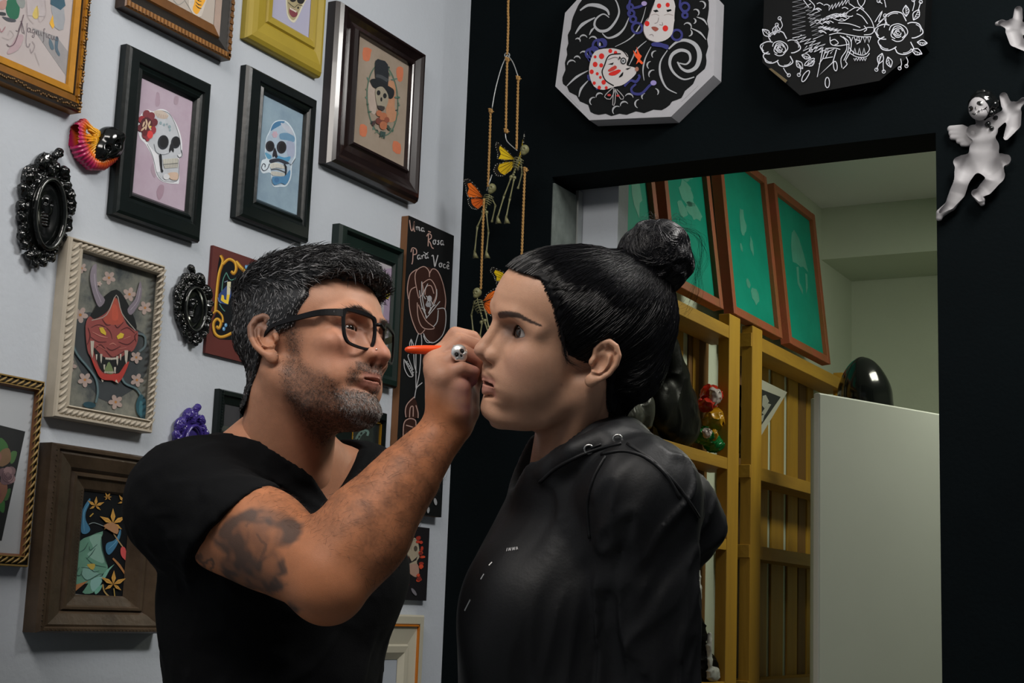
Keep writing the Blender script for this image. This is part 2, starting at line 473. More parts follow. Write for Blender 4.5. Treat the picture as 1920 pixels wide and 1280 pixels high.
# a small alphabet of single strokes, unit box: x 0..w, y 0 (baseline)..1 (x height), 2 (cap height)
GL = {'U': (1.3, [[(.0, 1.9), (.15, 1.0), (.35, .15), (.65, .1), (.9, .8), (1.1, 1.95), (1.0, .8), (1.15, .1), (1.3, .2)]]),
      'R': (1.5, [[(.3, .0), (.35, 1.0), (.4, 1.9)], [(.0, 1.5), (.4, 2.0), (.95, 1.9), (.95, 1.4), (.4, 1.0), (.8, .6), (1.1, .0), (1.5, -.1)], [(.3, 2.35), (.9, 2.3)]]),
      'P': (1.2, [[(.2, -.6), (.35, .0), (.45, 1.7)], [(.05, 1.2), (.3, 1.9), (.95, 1.85), (1.0, 1.2), (.45, .9)]]),
      'V': (1.3, [[(.0, 1.6), (.25, 1.8), (.4, .9), (.55, .0), (.8, .9), (1.1, 2.0)]]),
      'M': (1.9, [[(-.9, -.4), (-.5, -.6), (-.1, .4), (.5, 1.9)], [(.1, 1.7), (.5, 1.9), (.55, .9), (.6, -.3), (.9, -.6), (1.15, .0)], [(.6, 1.6), (.9, .6), (1.2, -.7)]]),
      'm': (1.3, [[(0, .9), (.1, 0), (.15, .7), (.4, .9), (.5, 0), (.55, .7), (.85, .9), (.95, 0), (1.2, .2)]]),
      'n': (1.0, [[(0, .9), (.1, 0), (.2, .7), (.55, .9), (.65, 0), (.9, .2)]]),
      'a': (1.0, [[(.7, .9), (.2, .9), (.05, .35), (.3, .0), (.65, .4), (.72, .9), (.72, .1), (1.0, .15)]]),
      'o': (1.0, [[(.5, .95), (.1, .6), (.2, .05), (.6, .05), (.75, .6), (.45, .95), (.95, .8)]]),
      's': (.8, [[(.6, .85), (.2, .8), (.55, .35), (.3, .0), (.05, .15)]]),
      'r': (.8, [[(.05, .8), (.2, .0), (.25, .6), (.6, .9), (.75, .7)]]),
      'c': (.8, [[(.6, .8), (.2, .8), (.05, .3), (.35, .0), (.75, .2)]]),
      'e': (.8, [[(.1, .4), (.6, .6), (.4, .95), (.08, .5), (.3, .0), (.75, .15)]]),
      'ê': (.8, [[(.1, .4), (.6, .6), (.4, .95), (.08, .5), (.3, .0), (.75, .15)], [(.15, 1.3), (.45, 1.6), (.7, 1.25)]]),
      'g': (1.0, [[(.7, .9), (.2, .85), (.1, .3), (.45, .1), (.7, .6), (.7, .0), (.5, -.8), (.1, -.7), (.4, -.2)]]),
      'i': (.5, [[(.15, .85), (.2, .1), (.45, .15)], [(.2, 1.25), (.24, 1.3)]]),
      'f': (.7, [[(.65, 1.7), (.35, 1.75), (.3, .5), (.25, -1.), (.0, -1.2)], [(.05, .8), (.6, .85)]]),
      'u': (1.0, [[(.05, .85), (.1, .1), (.5, .05), (.65, .85), (.7, .1), (.95, .15)]])}


def write(ar, text, x, y, sx, sy, slope, w, c, gap=.12):
    for ch in text:
        wd, st = GL[ch]
        for q in st: ar.s([(x + p[0] * sx, y - p[1] * sy + p[0] * sx * slope) for p in q], w, c, 3)
        x += (wd + gap) * sx; y += (wd + gap) * sx * slope


# ================================================================ picture frames
def moulding(name, rect, inner, prof, mt, parent, oy, oz, bands=None):
    """sweep (s,h) around a rectangle: s 0 at the outer edge, 1 at the opening; h height from the wall"""
    y0, y1, z0, z1 = rect; a0, a1, b0, b1 = inner
    mb = MB(); V = []; n = len(prof)
    for s_, h in prof:
        ya, yb, za, zb = y0 + (a0 - y0) * s_, y1 + (a1 - y1) * s_, z0 + (b0 - z0) * s_, z1 + (b1 - z1) * s_
        V += [(h, ya - oy, za - oz), (h, yb - oy, za - oz), (h, yb - oy, zb - oz), (h, ya - oy, zb - oz)]
    for i in range(n - 1):
        f = [(i * 4 + k, i * 4 + (k + 1) % 4, i * 4 + 4 + (k + 1) % 4, i * 4 + 4 + k) for k in range(4)]
        mb.add([], f, bands[i] if bands else None)
        mb.f[-4:] = f
    mb.v = [tuple(v) for v in V]
    return mb.build(name, mt, parent)


def rect_px(tl, br, h):
    a, b_ = onx(*tl, h), onx(*br, h); return [a[1], b_[1], b_[2], a[2]]


def frame(label, rect, inner, prof, mt, back, hp, bands=None, group=None, glass=False, name='framed_picture'):
    y0, y1, z0, z1 = rect; oy, oz = (y0 + y1) / 2, z0
    t = empty(name, (0, oy, oz), label, 'picture', group)
    moulding('frame', rect, inner, prof, mt, t, oy, oz, bands)
    a0, a1, b0, b1 = inner
    MB().box(.001, hp, a0 - .003 - oy, a1 + .003 - oy, b0 - .003 - oz, b1 + .003 - oz).build('picture', back, t)
    if glass: MB().box(hp + .0035, hp + .0045, a0 - oy, a1 - oy, b0 - oz, b1 - oz).build('glass_pane', M_pane, t)
    return t, (0, oy, oz)


M_pane = glass_mat('picture_glass')
M_blk = mat('black_gloss_frame', (.0045, .0085, .0085), rough=.3, noise=.3, nscale=30, bump=.08, spec=.3)
BLKP = [(0, 0), (0, .012), (.06, .017), (.16, .019), (.55, .019), (.60, .015), (.72, .013), (.80, .0155), (.90, .012), (1., .006)]
G_blk = 'black wooden frames on the white wall'
# ---- pink sugar skull
M_pink = mat('pink_wash', A(148, 132, 146, KL), rough=.8, col2=A(158, 146, 158, KL), nscale=14)
t, o = frame('black frame with a skull wearing a red rose on a pink ground', rect_px((243, 81), (376, 455), .018), rect_px((265, 145), (346, 396), .006), BLKP, M_blk, M_pink, .005, group=G_blk)
a = Art(230, 130, 4.573, 'x', .0052, o)
a.p([(290, 200), (315, 210), (320, 290), (300, 320), (280, 300)], (144, 122, 138), 3).p([(265, 800), (285, 870), (275, 930), (240, 860)], (144, 124, 138), 3).p([(320, 990), (355, 1000), (345, 1080), (310, 1120), (290, 1050)], (140, 114, 130), 3).p([(450, 230), (480, 240), (470, 300), (440, 290)], (146, 126, 140), 3)
sk = [(320, 340), (380, 355), (440, 430), (480, 510), (505, 600), (512, 700), (512, 750), (485, 765), (485, 960), (460, 980), (390, 975), (330, 955), (290, 910), (270, 830), (255, 750), (195, 640), (150, 590), (130, 500), (150, 400), (205, 345), (260, 360)]
a.p(sk, (190, 192, 198), 4)
a.p([(330, 352), (400, 380), (450, 470), (490, 600), (500, 720), (470, 745), (478, 940), (400, 960), (320, 935), (290, 880), (320, 870), (310, 745), (260, 690), (215, 620), (230, 450), (270, 375)], (160, 165, 172), 4)
a.s([(330, 352), (400, 380), (450, 470), (490, 600), (500, 700), (512, 720)], 4, (60, 62, 70)).s([(210, 640), (260, 750), (290, 880), (330, 945), (400, 965), (470, 950), (482, 860), (478, 770)], 4, (70, 74, 82))
a.p([(265, 365), (330, 350), (395, 395), (360, 425), (310, 415)], (172, 158, 146), 3)
for i in range(7): a.s([(285 + i * 16, 372 + i * 4), (300 + i * 13, 415 + i * 2)], 3, (140, 110, 95))
for x, y, r_ in ((325, 460, 12), (355, 475, 10), (402, 492, 12), (405, 520, 9), (380, 470, 7)): a.e(x, y, r_, r_ * 1.2, (118, 140, 148))
a.e(348, 625, 47, 62, (30, 34, 42), .1, 20).e(352, 622, 34, 50, (12, 15, 20), .1, 18).e(455, 625, 40, 52, (30, 34, 42), .1, 20).e(458, 622, 28, 42, (12, 15, 20), .1, 18)
a.p([(420, 620), (440, 690), (432, 712), (418, 690), (405, 712), (398, 690)], (22, 24, 30), 2)
a.s([(270, 640), (290, 710), (350, 730), (400, 715)], 4, (95, 100, 108)).s([(505, 690), (510, 740), (485, 755), (470, 735)], 5, (70, 74, 82))
a.p([(312, 740), (335, 735), (340, 850), (350, 870), (330, 880)], (16, 20, 26), 2)
a.p([(345, 770), (475, 760), (476, 800), (350, 815)], (176, 174, 162)).p([(350, 818), (476, 805), (474, 840), (360, 848)], (160, 158, 148))
for i in range(9): a.s([(355 + i * 14, 770 - i), (357 + i * 14, 842 - i)], 2.5, (95, 96, 96), 0)
a.s([(347, 815), (476, 803)], 4, (80, 82, 84)).p([(390, 890), (470, 885), (470, 945), (410, 940)], (178, 152, 132), 3).e(375, 920, 28, 25, (178, 180, 184))
for i, (x, y, r_) in enumerate([(205, 380, 30), (165, 430, 30), (160, 500, 32), (200, 560, 34), (250, 520, 38), (270, 455, 32), (245, 400, 32), (215, 600, 16)]): a.e(x, y, r_, r_ * 1.1, [(112, 40, 48), (140, 34, 44), (96, 30, 40)][i % 3], .3, 12)
a.e(205, 470, 52, 60, (72, 24, 32)).e(235, 560, 26, 34, (196, 46, 46)).e(190, 540, 24, 30, (84, 22, 28))
for x, y, rr_ in ((180, 470, .3), (205, 450, -.2), (228, 465, .4), (200, 495, .1), (175, 510, .8), (232, 500, -.5)): a.e(x, y, 8, 26, (176, 150, 122), rr_, 10)
a.e(238, 492, 10, 8, (190, 160, 50))
a.build('print', t)
# ---- blue sugar skull
M_bluew = mat('blue_wash', A(104, 124, 140, KL), rough=.8, col2=A(126, 146, 158, KL), nscale=12)
t, o = frame('black frame with a blue skull with a curled moustache on a pale blue ground', rect_px((467, 120), (579, 456), .018), rect_px((494, 177), (557, 403), .006), BLKP, M_blk, M_bluew, .005, group=G_blk)
a = Art(470, 165, 5.227, 'x', .0052, o)
a.p([(260, 318), (340, 320), (400, 380), (440, 470), (445, 560), (440, 680), (405, 760), (395, 880), (350, 960), (290, 965), (225, 965), (205, 900), (190, 830), (120, 835), (95, 790), (110, 710), (150, 690), (138, 640), (150, 500), (185, 420), (215, 350)], (176, 190, 200), 4)
a.p([(260, 328), (330, 328), (390, 385), (430, 470), (436, 560), (430, 670), (395, 745), (385, 870), (345, 945), (230, 950), (215, 890), (190, 780), (185, 700), (150, 660), (155, 510), (190, 430), (220, 360)], (140, 160, 178), 4)
a.p([(220, 355), (270, 325), (335, 328), (300, 360), (230, 400), (195, 420)], (52, 104, 146), 3).p([(285, 450), (360, 440), (430, 480), (420, 530), (350, 510), (290, 500)], (84, 126, 158), 3).p([(300, 340), (390, 385), (420, 460), (370, 440), (310, 380)], (156, 164, 178), 3)
a.p([(350, 530), (425, 540), (425, 660), (370, 690)], (134, 144, 168), 3).p([(255, 660), (330, 680), (390, 670), (370, 720), (310, 715), (250, 700)], (60, 128, 170), 3).p([(140, 630), (200, 660), (200, 690), (165, 690)], (70, 134, 170), 3)
for an in range(6): a.e(238 + 16 * math.cos(an * 1.05), 455 + 20 * math.sin(an * 1.05), 15, 12, (166, 140, 156), an * 1.05, 9)
a.e(190, 570, 44, 54, (34, 32, 40), 0, 20).e(195, 572, 30, 40, (14, 14, 20), 0, 18).e(303, 580, 48, 62, (34, 32, 40), 0, 20).e(310, 582, 32, 48, (14, 14, 20), 0, 18)
a.p([(238, 580), (265, 670), (245, 685), (235, 665), (220, 680), (215, 650)], (26, 26, 36), 2)
a.p([(185, 705), (250, 690), (310, 700), (380, 735), (345, 745), (270, 720), (200, 735)], (36, 40, 54), 3).s([(185, 740), (165, 790), (130, 810), (108, 780), (125, 740), (145, 755), (140, 775)], 7, (58, 64, 78))
a.p([(190, 745), (250, 730), (325, 760), (330, 790), (250, 780), (200, 790)], (178, 178, 170), 2).p([(205, 815), (320, 830), (330, 860), (215, 855)], (170, 170, 162), 2).s([(200, 800), (260, 795), (350, 830)], 10, (70, 72, 76))
for i in range(8): a.s([(208 + i * 16, 742 + abs(i - 3)), (210 + i * 16, 785 + i)], 2, (110, 112, 114), 0).s([(215 + i * 15, 818 + i), (218 + i * 15, 855)], 2, (110, 112, 114), 0)
a.p([(325, 740), (355, 770), (350, 850), (335, 865), (340, 800)], (18, 22, 32), 2).p([(215, 870), (330, 865), (385, 800), (385, 870), (345, 945), (300, 930), (230, 950)], (58, 112, 154), 3).e(255, 900, 25, 26, (50, 96, 142)).s([(385, 740), (400, 750), (440, 690)], 5, (60, 66, 80))
a.build('print', t)
# ---- skull with a top hat
M_maho = mat('dark_mahogany', (.014, .008, .008), rough=.22, noise=.4, nscale=12, spec=.5, coat=.2)
M_parch = mat('parchment', A(120, 108, 94, KL), rough=.8, col2=A(134, 122, 110, KL), nscale=10)
t, o = frame('large dark mahogany frame with a skull in a top hat', rect_px((640, -1), (787, 381), .03), rect_px((673, 66), (758, 312), .012),
             [(0, 0), (0, .018), (.05, .026), (.14, .030), (.25, .030), (.36, .025), (.60, .017), (.80, .015), (.86, .020), (.94, .018), (1, .009)], M_maho, M_parch, .010)
a = Art(655, 55, 4.833, 'x', .0102, o)
for q in ([(128, 165), (200, 180), (195, 215), (180, 285), (125, 275)], [(440, 340), (488, 350), (480, 465), (440, 465), (425, 380)], [(100, 860), (160, 880), (150, 970), (95, 955)], [(400, 1010), (465, 1040), (460, 1130), (395, 1100)]): a.p(q, (176, 92, 58), 2)
a.p([(350, 480), (420, 500), (410, 700), (440, 800), (360, 840), (330, 700)], (158, 108, 76), 3).p([(170, 480), (240, 560), (240, 760), (180, 720)], (150, 134, 122), 3)
pr = [(300 + 140 * math.cos(t_), 640 + 320 * math.sin(t_) + .25 * 140 * math.cos(t_)) for t_ in [2 * math.pi * i / 26 for i in range(27)]]
a.s(pr, 12, (66, 88, 72), 2)
rr = random.Random(3)
for i in range(40):
    q = pr[rr.randrange(26)]; a.e(q[0] + rr.uniform(-18, 18), q[1] + rr.uniform(-22, 22), rr.uniform(9, 20), rr.uniform(5, 10), rr.choice([(52, 84, 66), (38, 54, 50), (86, 104, 82), (70, 100, 88)]), rr.uniform(0, 3), 7)
a.p([(237, 285), (290, 278), (350, 320), (350, 520), (300, 510), (240, 470)], (20, 26, 32), 2).s([(242, 420), (290, 430), (348, 465)], 30, (52, 56, 60)).p([(190, 460), (250, 450), (350, 510), (405, 550), (400, 610), (370, 628), (330, 590), (260, 540), (215, 520)], (16, 20, 25), 3)
a.p([(240, 540), (300, 520), (350, 590), (350, 660), (320, 720), (260, 700), (240, 620)], (130, 122, 104), 3).e(265, 575, 17, 24, (18, 20, 22)).e(322, 602, 17, 24, (18, 20, 22)).e(290, 635, 9, 20, (20, 20, 22)).p([(255, 690), (320, 700), (310, 735), (270, 725)], (46, 40, 38), 2)
for x, y, r_ in ((270, 760, 26), (310, 790, 34), (270, 830, 30), (310, 870, 36), (340, 820, 24), (295, 800, 20)): a.e(x, y, r_, r_ * 1.1, rr.choice([(122, 60, 40), (96, 44, 34), (150, 84, 52)]))
a.p([(280, 920), (330, 930), (320, 995), (300, 960), (278, 980)], (40, 62, 58)).e(222, 850, 14, 26, (60, 40, 40), .4).e(355, 890, 12, 26, (44, 60, 50), -.4)
a.build('print', t)
# ---- gold frame, top left
M_gold = mat('painted_gold', attr='Col', rough=.42, metal=.25, noise=.2, nscale=40, bump=.1)
M_paper = mat('sketch_paper', A(146, 138, 138, KL), rough=.85, col2=A(152, 146, 146, KL), nscale=6)
br_, ibr = onx(150, 212, .02), onx(124, 157, .012)
G1, G2, G3 = A(146, 100, 14, KL), A(112, 72, 12, KL), A(40, 28, 14, KL)
rc = [br_[1] - .34, br_[1], br_[2], br_[2] + .44]
t, o = frame('gold frame with a figure sketch on white paper, at the top left corner', rc, [rc[0] + .04, ibr[1], ibr[2], rc[3] - .04],
             [(0, 0), (0, .018), (.04, .022), (.30, .024), (.34, .020), (.58, .021), (.62, .017), (.66, .019), (.95, .015), (1, .011)], M_gold, M_paper, .010,
             bands=[G2, G3, G3, G1, G2, G3, G1, G1, G1])
cv = MB(); rr = random.Random(5)
for i in range(95):                                              # carved leaf band round the frame
    w_ = rr.uniform(.002, .0045)
    y_ = rc[1] - .006 + rr.uniform(-.003, .003); z_ = rc[2] + i * .0047
    cv.ball((.0235, y_ - o[1], z_ - o[2]), (.0022, .0028, w_ * .6), 6, A(120, 86, 40, KL)); cv.ball((.0235, rc[0] + i * .0036 - o[1], rc[2] + .0055 + rr.uniform(-.003, .003) - o[2]), (.0016, w_ * .5, .0016), 6, A(96, 70, 36, KL))
cv.build('carving', M_gold, t)['kind'] = 'stuff'
a = Art(0, 0, 5.818, 'x', .0102, o)
a.p([(350, 300), (720, 830), (740, 560), (620, 400)], (124, 122, 124)).p([(75, 10), (170, -40), (215, 60), (200, 190), (130, 210), (70, 140)], (18, 88, 62), 3).p([(170, -20), (270, -10), (265, 80), (215, 80)], (112, 118, 116), 2)
a.p([(0, 130), (60, 140), (60, 170), (0, 165)], (40, 44, 50), 2).p([(30, 180), (170, 215), (160, 240), (90, 235), (40, 205)], (56, 60, 68), 2).p([(0, 20), (70, 0), (60, 90), (0, 100)], (150, 112, 104), 3)
a.p([(290, -20), (500, -20), (490, 180), (300, 170)], (150, 142, 144)).p([(405, 60), (425, 150), (410, 200), (370, 200), (355, 150)], (172, 150, 70), 2).p([(575, 165), (612, 250), (575, 315), (540, 255)], (190, 140, 28), 1)
a.p([(560, 60), (700, 100), (690, 320), (600, 300), (580, 180)], (126, 130, 136), 2).p([(555, -20), (700, -20), (715, 60), (660, 110), (550, 45)], (38, 74, 92), 1).p([(540, 420), (570, 460), (590, 530), (560, 540), (535, 480)], (70, 92, 106), 3).p([(610, 400), (640, 420), (630, 520), (655, 590), (640, 610), (600, 530)], (66, 88, 104), 3)
a.p([(200, 380), (260, 400), (200, 540), (80, 590), (120, 500)], (148, 126, 132), 3)
write(a, 'Magnificus', 215, 320, 44, 50, .30, 5, (84, 76, 84), .06)
a.s([(260, 160), (215, 320), (160, 470), (105, 505), (75, 480)], 7, (78, 52, 66)).s([(0, 310), (20, 350), (60, 290)], 6, (140, 74, 88)).s([(20, 400), (100, 430), (150, 380), (110, 330), (90, 380)], 3, (128, 118, 118)).s([(300, 250), (285, 460), (310, 515), (330, 470)], 5, (90, 80, 92)).s([(330, 530), (345, 580), (380, 500), (350, 450)], 4, (96, 84, 92)).s([(380, 570), (430, 710)], 4, (130, 122, 126))
a.s([(290, 0), (300, 170), (370, 260)], 3, (124, 112, 112)).s([(410, 60), (430, 240), (500, 160), (490, 0)], 3, (124, 112, 112))
a.build('print', t)
# ---- brown frame with a gilded beaded edge, top
M_walnut = mat('gilt_walnut', attr='Col', rough=.4, noise=.35, nscale=25, bump=.1)
b0_, b1_ = onx(235, 15, .022), onx(433, 113, .022); ib = onx(400, 47, .008)
rc = [b0_[1], b1_[1], b1_[2], b1_[2] + .36]
D1, D2, D3 = A(40, 26, 16, KL), A(92, 58, 24, KL), A(20, 16, 12, KL)
t, o = frame('brown frame with a gilded notched border and an orange striped tail picture', rc, [rc[0] + .05, ib[1], ib[2], rc[3] - .05],
             [(0, 0), (0, .020), (.04, .022), (.22, .022), (.26, .019), (.62, .010), (.66, .013), (1, .009)], M_walnut, mat('buff_paper', A(150, 142, 134, KL), rough=.85), .008, bands=[D1, D2, D2, D1, D3, D2, D2])
nt_ = MB()
for i in range(30):
    y_ = rc[0] + .006 + i * (rc[1] - rc[0] - .012) / 29
    nt_.box(.0218, .0238, y_ - .0022 - o[1], y_ + .0022 - o[1], rc[2] + .0025 - o[2], rc[2] + .0105 - o[2], A(128, 88, 44, KL))
    nt_.box(.0218, .0238, rc[1] - .0095 - o[1], rc[1] - .002 - o[1], rc[2] + .004 + i * .0116 - o[2], rc[2] + .0095 + i * .0116 - o[2], A(100, 68, 34, KL))
nt_.build('notching', M_walnut, t)['kind'] = 'stuff'
a = Art(200, 0, 4.465, 'x', .0082, o)
a.p([(740, -60), (840, -40), (815, 70), (790, 140), (760, 145), (700, 90), (690, 0)], (172, 164, 154), 3).p([(745, -50), (830, -20), (790, 70), (755, 120), (720, 80), (735, 20)], (206, 140, 22), 3)
for y_ in (-10, 22, 50): a.s([(745, y_ - 8), (770, y_ + 16), (795, y_ + 22)], 9, (24, 20, 18), 3, .6)
a.s([(560, 0), (600, 40), (650, 10)], 5, (120, 122, 118)).s([(640, -20), (690, 60), (740, 140), (790, 140)], 4, (116, 112, 106))
a.build('print', t)
# ---- olive yellow frame, top
M_olive = mat('olive_yellow_paint', A(136, 118, 34, KL), rough=.55, noise=.12, nscale=10)
b0_, b1_ = onx(467, 70, .02), onx(606, 145, .02); i0_, i1_ = onx(509, 33, .008), onx(579, 71, .008)
rc = [b0_[1], b1_[1], b1_[2], b1_[2] + .33]
t, o = frame('olive yellow frame with an open-mouthed skull on lilac paper', rc, [i0_[1], i1_[1], i1_[2], rc[3] - .055],
             [(0, 0), (0, .010), (.03, .014), (.12, .0185), (.3, .0195), (.62, .016), (.70, .012), (.74, .016), (.9, .015), (1, .008)], M_olive, mat('lilac_paper', A(140, 140, 160, KL), rough=.85), .007)
a = Art(200, 0, 4.465, 'x', .0072, o)
a.p([(1515, -60), (1690, -60), (1660, 20), (1640, 60), (1600, 150), (1565, 190), (1520, 150), (1505, 80)], (176, 172, 150), 3).p([(1525, -50), (1680, -50), (1650, 20), (1630, 50), (1590, 140), (1562, 170), (1530, 140), (1515, 80)], (140, 128, 92), 3).e(1625, 0, 32, 34, (18, 16, 16)).e(1560, -8, 28, 26, (18, 16, 16)).e(1603, 65, 8, 10, (30, 24, 20)).p([(1535, 65), (1590, 90), (1595, 130), (1560, 145), (1530, 110)], (110, 42, 52), 3)
for i in range(5): a.e(1540 + i * 11, 72 + i * 6, 5, 9, (190, 186, 170))
a.s([(1520, 20), (1570, 60), (1600, 40), (1640, 50)], 5, (44, 38, 30))
a.build('print', t)
# ---- white carved frame with the red horned mask
M_ivory = mat('ivory_paint', A(150, 142, 128, KL), rough=.6, noise=.1, nscale=40)
M_wash = mat('ink_wash', A(62, 66, 68, KL), rough=.8, col2=A(124, 122, 112, KL), nscale=22)
rc = rect_px((131, 442), (284, 812), .02); ri = rect_px((147, 471), (272, 786), .008)
t, o = frame('ivory frame with carved braid border holding a red horned mask painting', rc, ri, [(0, 0), (0, .018), (.06, .021), (.18, .021), (.22, .017), (.8, .017), (.86, .02), (.94, .019), (1, .008)], M_ivory, M_wash, .006, glass=True)
cv = MB()
def braid(mb, rc, ri, n1, n2, h, o, col=None, rad=.0024):
    ym0, ym1, zm0, zm1 = (rc[0] + ri[0]) / 2, (rc[1] + ri[1]) / 2, (rc[2] + ri[2]) / 2, (rc[3] + ri[3]) / 2
    w = (rc[3] - ri[3]) * .30; w2 = (ri[0] - rc[0]) * .30
    for i in range(n1):
        y = ym0 + (ym1 - ym0) * (i + .5) / n1; q = (ym1 - ym0) / n1 * .75
        for z in (zm0, zm1): mb.tube([(h, y - q - o[1], z - w - o[2]), (h + .002, y - q * .3 - o[1], z - w * .3 - o[2]), (h + .002, y + q * .3 - o[1], z + w * .3 - o[2]), (h, y + q - o[1], z + w - o[2])], [rad * .5, rad, rad, rad * .5], 5, col)
    for i in range(n2):
        z = zm0 + (zm1 - zm0) * (i + .5) / n2; q = (zm1 - zm0) / n2 * .75
        for y in (ym0, ym1): mb.tube([(h, y - w2 - o[1], z - q - o[2]), (h + .002, y - w2 * .3 - o[1], z - q * .3 - o[2]), (h + .002, y + w2 * .3 - o[1], z + q * .3 - o[2]), (h, y + w2 - o[1], z + q - o[2])], [rad * .5, rad, rad, rad * .5], 5, col)
braid(cv, rc, ri, 17, 24, .0165, o)
cv.build('carving', M_ivory, t, smooth=True)['kind'] = 'stuff'
a = Art(120, 460, 3.765, 'x', .0062, o)
a.p([(60, 560), (180, 470), (560, 620), (580, 900), (420, 1060), (250, 1080), (60, 760)], (56, 60, 64), 3)
for x, y, r_, ro in ((115, 490, 54, .2), (318, 228, 46, .4), (462, 345, 48, 0), (572, 440, 46, .5), (148, 948, 50, .3), (515, 950, 46, .1), (365, 1105, 50, .6), (510, 790, 42, .2), (45, 850, 44, .1), (125, 160, 36, .4), (250, 270, 18, 0)): a.flower(x, y, r_, (164, 140, 132), (176, 112, 52), 5, ro)
a.s([(65, 545), (50, 640), (90, 760), (170, 860), (225, 940), (240, 1030), (225, 1110)], 17, (62, 86, 94)).s([(65, 545), (50, 640), (90, 760), (170, 860), (225, 940), (240, 1030), (225, 1110)], 6, (96, 118, 122)).e(180, 1125, 46, 22, (24, 62, 76), .1)
a.s([(400, 900), (430, 970), (510, 1010), (545, 1060)], 17, (62, 86, 94)).s([(400, 900), (430, 970), (510, 1010), (545, 1060)], 6, (96, 118, 122)).p([(535, 1055), (560, 1060), (580, 1110), (570, 1225), (520, 1190), (508, 1120)], (22, 74, 90), 2).p([(535, 1100), (555, 1110), (550, 1200), (530, 1180)], (44, 104, 118), 2)
a.s([(520, 620), (570, 640), (572, 710), (530, 750)], 14, (84, 100, 106))
a.p([(370, 310), (430, 370), (500, 520), (510, 600), (440, 560), (380, 400), (300, 490), (190, 525), (230, 420), (300, 345)], (16, 18, 20), 2)
a.p([(195, 160), (230, 130), (230, 220), (245, 320), (290, 385), (250, 435), (215, 370), (185, 250)], (120, 108, 120), 3).s([(215, 200), (225, 300), (262, 400)], 5, (150, 138, 150)).p([(540, 250), (550, 330), (530, 410), (475, 490), (448, 450), (500, 380), (520, 310)], (120, 108, 120), 3).s([(538, 300), (520, 390), (470, 455)], 5, (150, 138, 150))
face = [(365, 365), (400, 440), (440, 550), (500, 600), (522, 610), (518, 680), (490, 740), (460, 760), (455, 830), (420, 900), (385, 970), (340, 955), (290, 950), (245, 920), (215, 850), (190, 790), (165, 735), (152, 570), (180, 500), (215, 520), (290, 480), (330, 430)]
a.p(face, (142, 62, 58), 3).p([(365, 370), (395, 450), (420, 540), (345, 560), (280, 530), (320, 450)], (168, 66, 48), 3).p([(345, 420), (375, 430), (380, 520), (340, 520)], (186, 72, 50), 3)
a.s([(195, 528), (300, 490), (370, 350), (410, 480), (505, 600)], 6, (150, 140, 130))
for q in ([(190, 580), (250, 560), (320, 600), (340, 660)], [(180, 640), (240, 680), (300, 680)], [(400, 600), (450, 580), (500, 620)], [(385, 680), (450, 700), (500, 660)], [(300, 720), (340, 740), (400, 710)], [(220, 730), (260, 700), (310, 760), (350, 790), (420, 750), (460, 740)], [(270, 520), (300, 560), (330, 560)], [(420, 540), (380, 580), (360, 560)], [(165, 700), (185, 640), (170, 580)], [(510, 680), (500, 640), (515, 620)]): a.s(q, 9, (84, 30, 32), 4, .5)
for q in ([(200, 610), (260, 640), (310, 650)], [(240, 570), (300, 585)], [(420, 660), (470, 640)], [(320, 700), (345, 690), (370, 705)], [(230, 700), (300, 740)], [(390, 730), (440, 720)]): a.s(q, 8, (186, 108, 96), 4, .6)
a.p([(248, 580), (275, 578), (298, 615), (295, 635), (260, 615)], (196, 164, 30), 1).p([(372, 640), (400, 615), (425, 625), (415, 652), (380, 662)], (196, 164, 30), 1)
a.p([(205, 715), (260, 770), (300, 795), (370, 805), (430, 770), (470, 740), (455, 820), (415, 860), (385, 910), (340, 890), (275, 890), (240, 830)], (16, 16, 18), 2)
a.p([(190, 790), (230, 840), (270, 900), (340, 905), (390, 900), (430, 840), (460, 820), (430, 900), (385, 970), (340, 950), (290, 950), (245, 920)], (178, 48, 40), 2)
a.p([(320, 820), (350, 890), (330, 910), (285, 890), (300, 850)], (104, 120, 74), 2)
for x, y, w, h in ((200, 735, 13, 62), (263, 800, 8, 34), (377, 815, 8, 34), (440, 790, 13, 50), (285, 860, 7, 20), (360, 880, 7, 22), (230, 790, 6, 22), (400, 790, 6, 24)): a.p([(x - w, y - h), (x + w, y - h), (x + w * .5, y + h * .5), (x, y + h), (x - w * .7, y + h * .4)], (170, 160, 146), 1)
for i in range(7): a.e(298 + i * 12, 800 - abs(i - 3), 6, 9, (176, 168, 156), 0, 7)
for i in range(6): a.e(290 + i * 14, 895, 6, 8, (160, 150, 138), 0, 7)
a.p([(262, 945), (280, 955), (272, 965)], (170, 160, 146)).p([(360, 960), (385, 975), (370, 945)], (170, 160, 146))
a.build('print', t)
# ---- gold braided frame on the left edge
M_gbk = mat('black_and_gold', attr='Col', rough=.4, noise=.15, nscale=40)
GB, BK = A(118, 96, 52, KL), A(26, 22, 18, KL)
a_, b_ = onx(88, 716, .014), onx(48, 1063, .014); i0_, i1_ = onx(68, 735, .006), onx(33, 1038, .006)
rc = [a_[1] - .26, (a_[1] + b_[1]) / 2, b_[2], a_[2]]; ri = [rc[0] + .022, (i0_[1] + i1_[1]) / 2, i1_[2], i0_[2]]
t, o = frame('thin black and gold braided frame with a rose print on a white mount', rc, ri, [(0, 0), (0, .012), (.05, .0145), (.16, .0145), (.2, .012), (.72, .012), (.76, .014), (.84, .014), (.86, .011), (1, .006)], M_gbk, mat('white_mount', A(142, 146, 150, KL), rough=.8), .005, bands=[BK, GB, GB, BK, BK, BK, GB, A(90, 56, 30, KL), A(90, 56, 30, KL)])
cv = MB(); braid(cv, rc, ri, 22, 22, .0122, o, GB, .0017); cv.build('carving', M_gbk, t, smooth=True)['kind'] = 'stuff'
a = Art(0, 690, 3.37, 'x', .0052, o)
